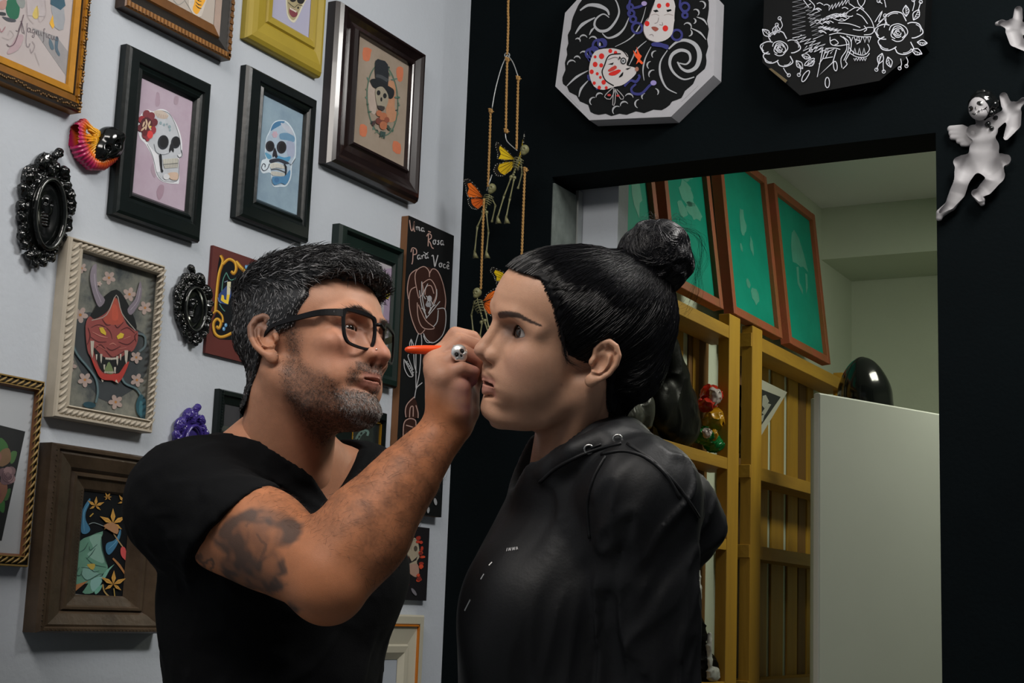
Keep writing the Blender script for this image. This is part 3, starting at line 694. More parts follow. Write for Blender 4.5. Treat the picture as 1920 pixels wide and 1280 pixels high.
a.p([(160, 400), (10, 1090), (-250, 1060), (-180, 330), (0, 360)], (14, 18, 20))
a.p([(0, 440), (40, 470), (50, 510), (0, 530)], (40, 84, 36), 3).p([(70, 530), (108, 530), (90, 590), (65, 600)], (52, 88, 44), 3).p([(30, 780), (68, 760), (50, 830), (20, 830)], (44, 80, 40), 3).p([(0, 850), (30, 840), (25, 910), (0, 900)], (36, 84, 36), 3).p([(0, 530), (55, 505), (70, 560), (55, 600), (0, 620)], (96, 72, 48), 3).p([(0, 720), (40, 720), (45, 780), (10, 850), (-20, 840)], (104, 66, 50), 3)
for x, y, r_ in ((50, 690, 46), (20, 660, 30), (70, 650, 30), (50, 650, 28), (30, 710, 28), (72, 700, 26), (55, 685, 22), (50, 670, 14)): a.e(x, y, r_, r_, [(96, 74, 78), (116, 90, 92), (84, 62, 68)][int(x + y) % 3], 0, 12)
for r_ in (14, 24, 36): a.s([(50 + r_ * math.cos(t_), 680 + r_ * math.sin(t_) * 1.1) for t_ in [.4 * i for i in range(11)]], 3, (60, 42, 48))
a.e(-20, 560, 30, 40, (110, 70, 60)).e(-20, 790, 30, 40, (100, 60, 50))
a.build('print', t)
# ---- wide brown frame with the green mask
M_bronze = mat('dark_bronze_wood', (.035, .022, .013), rough=.4, col2=(.075, .05, .03), nscale=10, bump=.25, spec=.4)
a_, b_ = onx(106, 829, .03), onx(69, 1186, .03); i0_, i1_ = onx(163, 920, .012), onx(140, 1114, .012)
y0_ = (a_[1] + b_[1]) / 2; yi_ = (i0_[1] + i1_[1]) / 2; yr_ = onx(233, 1100, .012)[1]
rc = [y0_, yr_ + (yi_ - y0_), b_[2], a_[2]]; ri = [yi_, yr_, i1_[2], i0_[2]]
t, o = frame('wide dark bronze frame with a green mask and yellow leaves', rc, ri, [(0, 0), (0, .024), (.05, .030), (.12, .030), (.16, .026), (.22, .027), (.5, .022), (.58, .017), (.62, .021), (.68, .021), (.72, .017), (.95, .013), (1, .010)], M_bronze, mat('black_paper', A(8, 11, 14, KL), rough=.8, spec=.15), .009)
bd = MB()
for i in range(34):
    z_ = rc[2] + .01 + i * (rc[3] - rc[2] - .02) / 33; bd.ball((.0305, rc[0] + .0045 - o[1], z_ - o[2]), .0013, 6)
    y_ = rc[0] + .01 + i * (rc[1] - rc[0] - .02) / 33; bd.ball((.0305, y_ - o[1], rc[2] + .0045 - o[2]), .0013, 6)
    z_ = ri[2] + i * (ri[3] - ri[2]) / 33; bd.ball((.017, ri[0] - .011 - o[1], z_ - o[2]), .0013, 6)
bd.build('beading', M_bronze, t)['kind'] = 'stuff'
a = Art(130, 900, 5.333, 'x', .0092, o)
GRN = (70, 118, 98)
a.s([(50, 1140), (300, 1165), (540, 1185), (560, 940), (575, 800), (585, 560)], 9, (120, 122, 118), 0)
a.p([(105, 610), (200, 560), (335, 510), (320, 580), (330, 700), (375, 830), (380, 900), (300, 960), (330, 1010), (270, 1100), (200, 1135), (130, 1120), (190, 1030), (60, 1040), (70, 900), (90, 760)], GRN, 2)
a.p([(200, 570), (320, 540), (310, 640), (350, 820), (260, 800), (180, 740), (240, 680)], (98, 138, 124), 3).p([(140, 880), (200, 860), (270, 920), (330, 950), (260, 960), (190, 1000), (130, 950)], (92, 134, 124), 3).p([(215, 1000), (330, 960), (300, 1060), (230, 1110)], (100, 146, 140), 3)
for q in ([(100, 720), (150, 690), (190, 620)], [(170, 790), (220, 740), (260, 680)], [(165, 770), (240, 840), (370, 870)], [(120, 870), (200, 880), (250, 915), (300, 905)], [(120, 940), (180, 1000), (300, 940), (340, 950)], [(100, 870), (70, 940), (110, 950), (130, 900)], [(200, 660), (210, 700), (280, 640)], [(320, 560), (330, 700), (375, 840)]): a.s(q, 10, (30, 66, 58), 4, .6)
a.p([(180, 840), (255, 835), (250, 880), (225, 895), (190, 865)], (150, 128, 40), 2)
a.p([(450, 840), (400, 900), (345, 1000), (330, 960), (370, 900)], (84, 140, 124), 2).p([(330, 1040), (310, 1100), (265, 1140), (255, 1100)], (78, 138, 120), 2).p([(60, 1045), (190, 1005), (120, 1060), (60, 1110)], (140, 84, 40), 1)
for q in ([(203, 180), (205, 230), (165, 320), (165, 400), (210, 490), (170, 535), (120, 520), (122, 400), (135, 290)], [(510, 470), (515, 540), (470, 660), (400, 745), (365, 700), (375, 630), (450, 600), (490, 540)]): a.p(q, (34, 92, 126), 3)
for q in ([(195, 230), (145, 330), (150, 510)], [(500, 520), (470, 610), (390, 690)]): a.s(q, 7, (70, 128, 160), 4, .5)
a.s([(195, 440), (250, 425), (345, 460)], 7, (104, 118, 120)).s([(435, 780), (500, 850), (560, 940)], 24, (142, 88, 38), 3, .3).s([(335, 1040), (350, 1110), (400, 1165)], 15, (132, 104, 50)).s([(440, 530), (500, 620), (560, 700)], 12, (130, 104, 66)).p([(520, 670), (560, 680), (575, 800), (530, 770), (512, 720)], (176, 54, 54), 3)
def leaf5(x, y, r_, rot, c, n=5):
    for i in range(n):
        an = rot + (i - (n - 1) / 2) * 2 * math.pi / (n + .8); ll = r_ * (1 if abs(i - (n - 1) / 2) < 1.2 else .72)
        dx, dy = math.sin(an), -math.cos(an)
        a.p([(x, y), (x + dx * ll * .45 - dy * ll * .16, y + dy * ll * .45 + dx * ll * .16), (x + dx * ll, y + dy * ll), (x + dx * ll * .45 + dy * ll * .16, y + dy * ll * .45 - dx * ll * .16)], c)
        a.s([(x, y), (x + dx * ll * .8, y + dy * ll * .8)], 3, (104, 66, 20), 0)
for x, y, r_, ro, n in ((262, 255, 95, .1, 5), (384, 172, 55, 0, 6), (540, 215, 80, .1, 4), (437, 430, 150, 0, 5), (440, 1040, 140, .05, 5)): leaf5(x, y, r_, ro, (170, 120, 36), n)
a.p([(340, 455), (430, 420), (490, 470), (480, 540), (400, 500)], (138, 94, 58), 2).s([(205, 365), (240, 330)], 12, (150, 116, 30)).s([(445, 1080), (455, 1160)], 9, (150, 120, 40))
a.build('print', t)
# ---- dark green frame behind the glasses
M_dgreen = mat('dark_green_frame', (.006, .017, .014), rough=.4, noise=.2, nscale=20, spec=.4)
rc = rect_px((640, 418), (744, 728), .02); ri = rect_px((678, 476), (727, 668), .008)
t, o = frame("dark green deep frame with a pale lilac sketch, behind the man's forehead and glasses", rc, ri, [(0, 0), (0, .016), (.06, .021), (.22, .021), (.36, .012), (.8, .012), (.88, .014), (1, .008)], M_dgreen, mat('lilac_wash', A(136, 128, 140, KL), rough=.8, col2=A(152, 152, 152, KL), nscale=14), .006)
a = Art(630, 410, 3.879, 'x', .0062, o)
a.p([(300, 380), (340, 370), (420, 370), (400, 500), (390, 780), (340, 770), (350, 600), (310, 520)], (134, 116, 140), 3).p([(310, 495), (340, 480), (365, 450), (385, 470), (395, 540), (380, 580), (350, 585), (320, 560)], (160, 146, 30), 3).s([(340, 520), (365, 560), (380, 530)], 4, (120, 104, 20)).p([(240, 470), (290, 480), (300, 640), (290, 740), (250, 640)], (140, 142, 128), 3).s([(230, 300), (260, 320)], 6, (110, 96, 112)).e(400, 420, 7, 14, (112, 98, 116))
a.build('print', t)
# ---- tall black board with the rose
M_board = mat('black_board', (.005, .006, .0065), rough=.7, spec=.2)
M_edge = mat('raw_board_edge', A(96, 62, 34, KL), rough=.7)
p0, p1 = onx(767, 404, .018), onx(849, 440, .018); pb = onx(830, 970, .018)
rc = [p0[1], (p1[1] + pb[1]) / 2, pb[2], p0[2]]; o = (0, (rc[0] + rc[1]) / 2, rc[2])
t = empty('rose_board', o, 'tall narrow black board lettered in Portuguese above a brown rose', 'sign')
MB().box(.001, .0165, rc[0] - o[1], rc[1] - o[1], 0, rc[3] - rc[2]).build('board', M_edge, t)
MB().box(.0165, .018, rc[0] - o[1], rc[1] - o[1], 0, rc[3] - rc[2]).build('painted_face', M_board, t)
a = Art(740, 395, 4.83, 'x', .0182, o)
PK, WH, BRN = (150, 118, 108), (150, 150, 152), (46, 24, 18)
write(a, 'U', 135, 175, 38, 48, .35, 9, PK); write(a, 'ma', 195, 172, 32, 34, .25, 8, WH)
write(a, 'R', 290, 318, 42, 58, .28, 9, PK); write(a, 'osa', 345, 300, 34, 42, .12, 8, WH)
write(a, 'P', 145, 445, 52, 60, .3, 9, PK); write(a, 'ara', 205, 440, 34, 40, -.1, 8, WH); a.s([(262, 372), (285, 388), (305, 376)], 6, WH)
write(a, 'V', 335, 500, 52, 55, .2, 9, WH); write(a, 'ocê', 400, 505, 34, 40, .25, 8, WH)
a.p([(200, 540), (290, 508), (350, 530), (400, 560), (450, 700), (462, 850), (462, 1040), (420, 1150), (350, 1200), (290, 1160), (250, 1105), (215, 1110), (160, 1020), (130, 840), (118, 720), (140, 580)], BRN, 3)
for q in ([(125, 800), (115, 700), (140, 580), (200, 530)], [(215, 780), (185, 620), (200, 540), (265, 505), (310, 545), (315, 600)], [(315, 570), (345, 525), (395, 555), (440, 670), (462, 800), (455, 890)], [(190, 690), (145, 720), (130, 820), (150, 960), (200, 1090), (235, 1115), (275, 1075)], [(205, 830), (210, 950), (240, 1040), (290, 1070), (360, 1060), (280, 990), (215, 850)], [(385, 890), (455, 890), (462, 1020), (430, 1130), (350, 1195), (290, 1165), (260, 1110)], [(395, 900), (385, 1000), (350, 1050)], [(245, 640), (260, 740), (215, 790)], [(250, 660), (320, 620), (370, 690), (375, 770), (340, 850)], [(275, 760), (285, 690), (330, 680), (355, 750)]): a.s(q, 8, PK if q[0][0] < 320 else WH)
for q in ([(245, 640), (250, 780), (285, 970)], [(225, 720), (245, 860), (290, 960)], [(300, 660), (260, 750), (280, 800)], [(410, 820), (330, 920), (285, 975)], [(380, 710), (375, 800), (310, 930)], [(285, 770), (310, 800), (330, 860)], [(345, 850), (320, 800), (290, 830)], [(240, 880), (280, 900)], [(330, 880), (370, 850)], [(300, 850), (325, 880), (305, 930)]): a.s(q, 7, WH)
a.e(315, 795, 22, 28, (136, 136, 140)).e(305, 850, 26, 22, (122, 122, 126))
for q in ([(215, 1110), (190, 1200), (180, 1280)], [(240, 1120), (245, 1200), (230, 1300)], [(260, 1130), (290, 1190), (340, 1190)], [(150, 1160), (135, 1210), (150, 1290), (175, 1240), (150, 1160)], [(150, 1170), (155, 1280)]): a.s(q, 7, WH)
a.view(740, 640, 3.765)
for q in ([(150, 80), (150, 200), (150, 330)], [(185, 80), (175, 220), (150, 340), (140, 400)], [(195, 290), (160, 320), (150, 340)], [(135, 90), (140, 170), (155, 220)], [(100, 90), (95, 110), (130, 200)], [(65, 125), (70, 190), (100, 245), (130, 240), (110, 180), (65, 125)], [(70, 130), (125, 240)]): a.s(q, 6, WH)
for i in range(6): a.s([(74 + i * 8, 150 + i * 15), (92 + i * 9, 140 + i * 15)], 5, (140, 142, 144), 0)
a.p([(130, 390), (85, 450), (75, 530), (160, 540), (165, 460)], BRN, 2).p([(70, 550), (140, 550), (150, 600), (60, 700), (55, 640)], BRN, 2)
for q in ([(140, 390), (90, 440), (75, 490), (80, 535)], [(60, 690), (65, 580), (100, 545), (145, 555), (150, 600)], [(105, 535), (110, 470), (130, 460), (130, 530)], [(150, 450), (165, 500), (165, 540)], [(80, 590), (130, 605)], [(80, 650), (115, 640)]): a.s(q, 7, PK)
a.e(288, 1130, 11, 26, (128, 130, 132), -.2).e(238, 1190, 9, 22, (128, 130, 132), .1)
a.build('lettering', t, M_chalk)
# ---- red sign-painted panel behind the man's head
M_red = mat('oxblood_paint', A(74, 20, 16, KL), rough=.55, noise=.15, nscale=8)
p0, p1 = onx(404, 461, .006), onx(381, 660, .006); yw = .30
rc = [(p0[1] + p1[1]) / 2, (p0[1] + p1[1]) / 2 + yw, p1[2], p0[2]]; o = (0, (rc[0] + rc[1]) / 2, rc[2])
t = empty('sign_panel', o, "dark red sign-painted panel with yellow scrollwork, behind the man's head", 'sign')
MB().box(.0005, .006, -yw / 2, yw / 2, 0, rc[3] - rc[2]).build('panel', M_red, t)
a = Art(375, 450, 5.775, 'x', .0062, o)
GO, GL_, GD = (164, 110, 16), (196, 156, 50), (110, 66, 10)
a.p([(215, 160), (260, 230), (330, 200), (420, 260), (500, 350), (640, 560), (640, 1000), (310, 1080), (150, 1040), (130, 900), (180, 780), (155, 770), (180, 420)], (12, 16, 20), 2)
for w, c, ofs in ((34, GD, 4), (26, GO, 0), (9, GL_, -4)):
    a.s([(222 + ofs, 165), (245 + ofs, 230), (205 + ofs, 360), (180 + ofs, 560), (165 + ofs, 770)], w, c, 4)
    a.s([(245 + ofs, 260), (310, 205 + ofs), (375, 235 + ofs), (390 + ofs, 310), (365, 360 + ofs), (340, 335 + ofs)], w, c)
    a.s([(390, 230 + ofs), (440, 290 + ofs), (500, 350 + ofs)], w * 1.3, c)
    a.s([(130, 800 + ofs), (185, 765 + ofs), (240, 820 + ofs), (245 + ofs, 890)], w * .7, c)
    a.s([(180, 930 + ofs), (205, 950 + ofs), (225 + ofs, 890), (185, 850 + ofs), (145 + ofs, 900), (160, 1000 + ofs), (220, 1045 + ofs), (310, 1020 + ofs), (400, 960 + ofs)], w, c)
for q in ([(285, 350), (250, 430), (235, 560)], [(285, 350), (330, 430), (390, 410)], [(210, 690), (240, 740), (270, 770)]): a.s(q, 9, (66, 118, 104))
a.p([(200, 590), (310, 470), (330, 480), (340, 600), (300, 700), (210, 680)], (40, 60, 110), 1)
a.p([(295, 450), (335, 450), (325, 590), (290, 590)], (176, 172, 140)).p([(290, 590), (322, 590), (305, 695), (265, 680), (225, 650), (235, 590), (258, 600), (262, 640), (285, 650)], (196, 164, 30))
a.s([(265, 455), (300, 440)], 7, (110, 128, 156)).s([(195, 620), (205, 660), (230, 680)], 9, (90, 110, 150))
for x, y in ((500, 290), (530, 285), (258, 960), (280, 920)): a.e(x, y, 16, 22, (70, 124, 168)).e(x - 3, y - 5, 6, 9, (140, 176, 200))
a.build('painting', t, M_chalk)
# ---- small black frame behind the man's neck
M_blk2 = M_blk
rc = rect_px((415, 728), (470, 830), .014); ri = [rc[0] + .022, rc[1] - .022, rc[2] + .022, rc[3] - .022]
t, o = frame("small black beaded frame mostly hidden behind the man's neck", rc, ri, [(0, 0), (0, .010), (.1, .014), (.4, .014), (.5, .010), (1, .006)], M_blk, mat('dark_card', (.03, .03, .035), rough=.7), .005)
bd = MB()
for i in range(16): bd.ball((.0143, rc[0] + .006 - o[1], rc[2] + .004 + i * (rc[3] - rc[2] - .008) / 15 - o[2]), (.0012, .0022, .0028), 6)
bd.build('beading', M_blk, t)['kind'] = 'stuff'
# ---- black frame with a gold inner line: bone-coloured object
M_gline = mat('gold_line', A(150, 108, 22, KL), rough=.4, metal=.3)
p0 = onx(727, 775, .016); p1 = onx(716, 915, .016); pl = onx(621, 830, .016)
rc = [pl[1], (p0[1] + p1[1]) / 2, p1[2], p0[2]]; q0 = onx(716, 792, .008); q1 = onx(656, 884, .008)
ri = [q1[1], q0[1], q1[2], q0[2]]
t, o = frame("black gold-lined frame with a pale tattoo machine, below the man's beard", rc, ri, [(0, 0), (0, .014), (.08, .017), (.8, .017), (.97, .008), (1, .008)], M_blk, mat('smoky_black', (.012, .016, .016), rough=.5), .005, glass=True)
gl_ = MB(); w_ = .0035
for (y0, y1, z0, z1) in ((ri[0], ri[1], ri[2], ri[2] + w_), (ri[0], ri[1], ri[3] - w_, ri[3]), (ri[0], ri[0] + w_, ri[2], ri[3]), (ri[1] - w_, ri[1], ri[2], ri[3])): gl_.box(.005, .0085, y0 - o[1], y1 - o[1], z0 - o[2], z1 - o[2])
gl_.build('gold_fillet', M_gline, t)
a = Art(610, 765, 9.485, 'x', .0052, o)
a.p([(450, 300), (900, 300), (870, 940), (450, 900)], (18, 26, 26))
a.s([(560, 560), (620, 460), (690, 400)], 75, (84, 108, 100), 3).s([(690, 380), (760, 420), (745, 490)], 40, (88, 116, 108)).p([(470, 560), (540, 560), (630, 600), (600, 700), (620, 860), (560, 830), (460, 800), (470, 770), (560, 770), (560, 640), (500, 620), (500, 700), (470, 690)], (78, 98, 82), 2).p([(590, 890), (690, 930), (670, 1015), (580, 990)], (72, 104, 98), 2)
for x, y in ((640, 450), (605, 508), (570, 560)): a.e(x, y, 17, 26, (14, 20, 20), .6)
for x, y in ((548, 638), (530, 775), (668, 358), (485, 510)): a.e(x, y, 15, 13, (170, 178, 170))
a.build('print', t)
# ---- small unframed dark canvas with red flowers
p0 = onx(807, 990, .010); p1 = onx(798, 1126, .010); pl = onx(736, 975, .010)
rc = [pl[1] - .02, (p0[1] + p1[1]) / 2, p1[2], p0[2]]; o = (0, (rc[0] + rc[1]) / 2, rc[2])
t = tag(MB().box(.0005, .010, rc[0] - o[1], rc[1] - o[1], 0, rc[3] - rc[2]).build('canvas_picture', mat('black_canvas', (.01, .009, .011), rough=.5), None, loc=o), "small unframed dark canvas with a painted face and red flowers, below the man's forearm", 'picture')
a = Art(720, 970, 4.129, 'x', .0102, o)
a.p([(230, 155), (265, 200), (275, 300), (255, 340), (265, 420), (240, 450), (195, 420), (165, 310), (185, 240)], (140, 128, 106), 3).p([(190, 290), (215, 340), (260, 300), (250, 330), (190, 360)], (24, 18, 18), 1).p([(185, 370), (260, 360), (270, 440), (240, 460), (190, 420)], (146, 112, 96), 3).e(245, 240, 14, 22, (60, 50, 40))
rr = random.Random(11)
for i in range(46):
    q = rr.choice([(140, 340, 40, 50), (160, 430, 36, 50), (165, 520, 26, 40), (130, 400, 30, 50), (300, 270, 22, 40), (295, 360, 24, 50), (275, 180, 14, 30), (265, 460, 16, 26)])
    a.e(q[0] + rr.uniform(-1, 1) * q[2], q[1] + rr.uniform(-1, 1) * q[3], rr.uniform(9, 20), rr.uniform(9, 18), rr.choice([(170, 38, 14), (140, 28, 12), (110, 22, 12), (186, 52, 20)]), 0, 8)
a.e(232, 575, 12, 34, (96, 92, 100), -.6)
a.build('painting', t)
# ---- white frame low in the corner
M_offw = mat('off_white_frame', A(156, 152, 136, KL), rough=.55, noise=.05)
M_orange = mat('orange_line', A(160, 92, 22, KL), rough=.5)
p0 = onx(795, 1153, .02); q0 = onx(785, 1171, .02); z1 = p0[2]; y1 = p0[1]
rc = [y1 - .24, y1, z1 - .32, z1]; d1 = y1 - q0[1]; dz = z1 - q0[2]
t, o = frame('off-white frame with an orange inner line, lowest in the corner behind the man', rc, [rc[0] + .07, y1 - .07, rc[2] + .085, z1 - .085], [(0, 0), (0, .02), (.04, .0225), (.2, .0225), (.22, .02), (.66, .014), (.7, .018), (.84, .017), (1, .008)], M_offw, mat('pale_print', A(140, 146, 154, KL), rough=.8), .007)
ol = MB(); w_ = .0032
r2 = [rc[0] + d1, y1 - d1, rc[2] + dz, z1 - dz]
for (ya, yb, za, zb) in ((r2[0], r2[1], r2[2], r2[2] + w_), (r2[0], r2[1], r2[3] - w_, r2[3]), (r2[0], r2[0] + w_, r2[2], r2[3]), (r2[1] - w_, r2[1], r2[2], r2[3])): ol.box(.018, .0235, ya - o[1], yb - o[1], za - o[2], zb - o[2])
ol.build('orange_fillet', M_orange, t)
# ================================================================ people: heads
CF = np.stack([_r, _u, -_f], 1)


def headframe(yaw, pit, rol, t):
    yaw, pit, rol = R(yaw), R(pit), R(rol)
    fw = np.array([math.sin(yaw) * math.cos(pit), math.sin(pit), math.cos(yaw) * math.cos(pit)])
    lf = np.cross([0, 1., 0], fw); lf /= np.linalg.norm(lf); up = np.cross(fw, lf)
    l2 = math.cos(rol) * lf + math.sin(rol) * up
    return np.stack([fw, l2, np.cross(fw, l2)], 1), np.array(t, float)


QW = headframe(-69.998, 5.934, -11.017, (.07241, -.00605, -1.872947))
QM = headframe(65., 9.5, -15.8, (-.2693, -.0163, -2.0255))


def toW(Q, P): return CAM + ((np.asarray(P, float) / 1000) @ Q[0].T + Q[1]) @ CF.T
def toC(Q, P): return (((np.asarray(P, float) - CAM) @ CF - Q[1]) @ Q[0]) * 1000


def interp(z, tab):
    zs = np.array([a for a, _ in tab][::-1]); xs = np.array([b for _, b in tab][::-1])
    return np.interp(z, zs, xs)


def gs(d2, s): return np.exp(-d2 / (2 * s * s))
def sstep(a, b, x):
    t = np.clip((x - a) / (b - a), 0, 1); return t * t * (3 - 2 * t)


class Noise:
    """cheap smooth value noise"""
    def __init__(s, seed): s.r = np.random.RandomState(seed).rand(64, 64, 64).astype(np.float32)
    def __call__(s, P, f):
        q = np.asarray(P, np.float32) * f; i = np.floor(q).astype(int); t = q - i; t = t * t * (3 - 2 * t); o = 0
        for a in (0, 1):
            for b in (0, 1):
                for c in (0, 1):
                    w = (t[..., 0] if a else 1 - t[..., 0]) * (t[..., 1] if b else 1 - t[..., 1]) * (t[..., 2] if c else 1 - t[..., 2])
                    o = o + w * s.r[(i[..., 0] + a) % 64, (i[..., 1] + b) % 64, (i[..., 2] + c) % 64]
        return o - .5


NZ = Noise(7)


def ear(S, s, base, tilt, flare, k=1.):
    U = np.array([-math.sin(tilt), 0, math.cos(tilt)]); A0 = np.array([math.cos(tilt), 0, math.sin(tilt)])
    A_ = A0 * math.cos(flare) - np.array([0, s * math.sin(flare), 0]); N_ = np.array([0, s * math.cos(flare), 0]) + A0 * math.sin(flare)
    base = np.array(base, float)
    def e(a, b, n=0.): return base + k * (a * A_ + b * U + n * N_)
    M_ = np.stack([A_, U, N_], 1)
    S.ell(e(-6, 4, -1), (15 * k, 24 * k, 4 * k), 'u', 5, M_)
    S.chain([e(7, 3, 1), e(10, 13, 2), e(7, 23, 3), e(-2, 29, 4), e(-12, 27, 4.5), e(-20, 18, 4.5), e(-22, 6, 4), e(-19, -8, 3.5), e(-12, -19, 3), e(-5, -25, 2)], [3.2 * k, 3.6 * k, 3.8 * k, 4. * k, 4. * k, 4. * k, 3.8 * k, 3.6 * k, 3.8 * k, 4.5 * k], 'u', 2.5)
    S.ell(e(-2, -26, 1), (8 * k, 9 * k, 4.6 * k), 'u', 5, M_)
    S.chain([e(-1, 21, 4), e(-10, 13, 5), e(-12, 2, 5.5), e(-8, -10, 5), e(0, -14, 4)], [2.2 * k, 3 * k, 3.2 * k, 3 * k, 2.8 * k], 'u', 3)
    S.ell(e(-3, -1, 6), (8 * k, 12 * k, 7.5 * k), 's', 3, M_)
    S.ell(e(-6, 18, 7), (5 * k, 5 * k, 5 * k), 's', 3, M_)
    S.chain([e(-16, 18, 6.5), e(-17, 6, 6.5), e(-14, -7, 6)], [1.6 * k, 1.6 * k, 1.2 * k], 's', 2)
    S.ell(e(7, -3, 3), (4.5 * k, 6.5 * k, 4 * k), 'u', 3, M_)
    S.ell(e(2, -4, 3), (3 * k, 5 * k, 5 * k), 's', 2, M_)


def lidcut(S, c, up, lo, r=15.2, tilt=0.):
    c = np.array(c, np.float32); cu, su, cl, sl = math.cos(up), math.sin(up), math.cos(lo), math.sin(lo)
    s = 1 if c[1] > 0 else -1
    def fn(P):
        q = P - c; z = q[..., 2] - tilt * (s * q[..., 1]); x = q[..., 0] + .5
        return np.maximum(np.maximum(z * cu - x * su, -z * cl - x * sl), _n(q) - r)
    S.fn(fn, 's', .9)


def warp_profile(S, prof, z0, z1, sig):
    """wrap an Sdf so its midline profile follows prof (z -> x)"""
    zs = np.linspace(z0, z1, 90); xs = np.linspace(30, 140, 221)
    g = np.zeros((len(zs), len(xs), 3), np.float32); g[..., 0] = xs; g[..., 2] = zs[:, None]
    D = S(g.reshape(-1, 3)).reshape(len(zs), len(xs))
    cur = np.array([xs[np.nonzero(d < 0)[0].max()] + .25 if (d < 0).any() else 60 for d in D])
    tgt = interp(zs, prof); dl = np.clip(tgt - cur, -9, 9)
    dl = np.convolve(np.pad(dl, 1, 'edge'), [.25, .5, .25], 'valid')
    sg = interp(zs, sig); dl = dl * sstep(z0, z0 + 9, zs) * sstep(z1, z1 - 22, zs)
    def W(P, hd=None):
        P = np.asarray(P, np.float32); d = np.interp(P[..., 2], zs, dl, left=0, right=0); s_ = np.interp(P[..., 2], zs, sg)
        w = np.exp(-(P[..., 1] / s_) ** 2) * sstep(55, 85, P[..., 0])
        Q = P.copy(); Q[..., 0] -= d * w
        return S(Q, hd)
    return W


def woman_head():
    S = Sdf()
    S.ell((-8, 0, 44), (99, 73, 77))
    S.ell((44, 0, 50), (62, 62, 56), 'u', 20)
    S.ell((44, 0, -18), (54, 57, 64), 'u', 22)
    for s in (1, -1):
        S.chain([(68, s * 54, 22), (92, s * 36, 34), (100, s * 13, 27)], [7, 6.5, 7], 'u', 14)
        S.ell((66, s * 43, -14), (25, 22, 22), 'u', 22)
        S.ell((54, s * 40, -46), (33, 24, 34), 'u', 24)
        S.chain([(0, s * 50, -44), (36, s * 42, -82), (80, s * 12, -93)], [14, 14, 14], 'u', 18)
    S.ell((74, 0, -40), (29, 33, 26), 'u', 16)
    S.ell((85, 0, -90), (16, 19, 14), 'u', 14)
    S.ell((44, 0, -76), (42, 40, 32), 'u', 20)
    S.cone((-20, 0, -60), (-42, 0, -178), 50, 51, 'u', 24)
    S.cone((-42, 0, -178), (-60, 0, -260), 51, 60, 'u', 10)
    for s in (1, -1):
        S.cone((-16, s * 56, -34), (10, s * 18, -200), 12, 10, 'u', 22)
        S.ell((106, s * 33, 13), (20, 19, 12), 's', 18)
    S.chain([(99, 0, 22), (107, 0, 4), (113, 0, -12)], [7, 7.5, 8.5], 'u', 12)
    S.ell((114, 0, -17), (9.5, 10, 8.5), 'u', 6)
    for s in (1, -1):
        S.cone((90, s * 14, 4), (98, s * 12, -16), 7, 7.5, 'u', 12)
        S.ell((101, s * 13, -21), (11.5, 6.5, 8), 'u', 5)
        S.ell((107, s * 7.4, -29), (6.5, 3.4, 4.2), 's', 2.5)
        S.chain([(88, s * 15, -13), (93, s * 20, -21), (92, s * 19, -29)], [.5, .8, .5], 's', 5)
        S.ell((72.3, s * 33, 14), 15.0, 'u', 5)
        lidcut(S, (72.3, s * 33, 14), R(35), R(21), 17., .08)
        S.ell((82, s * 25, -52), (15, 15, 22), 'u', 14)
        S.chain([(86, s * 26, -53.5), (99, s * 12, -50.2), (103, s * 4, -48.2), (103, 0, -49.)], [2.2, 4.4, 5.2, 5], 'u', 4)
        S.chain([(86, s * 25, -56), (97, s * 12, -61.5), (100.5, 0, -63.5)], [2.2, 5, 6.2], 'u', 4)
    S.cone((111, 0, -26), (106, 0, -32), 4, 5, 'u', 5)
    S.ell((97, 0, -55.4), (17, 24, 1.9), 's', 1.8)
    for s in (1, -1): ear(S, s, (-8, s * 73, -3), .30, .42, .93)
    prof = [(108, 70), (95, 84), (86, 91), (75, 98.5), (57, 105), (41, 107.5), (31, 107), (21, 104.8), (8, 109.8), (-6, 117.7), (-14, 123.2), (-20, 123), (-27, 116), (-30.5, 109), (-38, 108.6), (-48, 107), (-53, 104), (-59, 104), (-65, 105.8), (-72, 101), (-81, 102), (-91, 101.4), (-99, 96.6), (-105, 84), (-112, 66)]
    sig = [(110, 60), (30, 45), (20, 18), (0, 12), (-27, 11), (-33, 16), (-45, 22), (-70, 24), (-85, 26), (-110, 30)]
    return warp_profile(S, prof, -112, 108, sig)


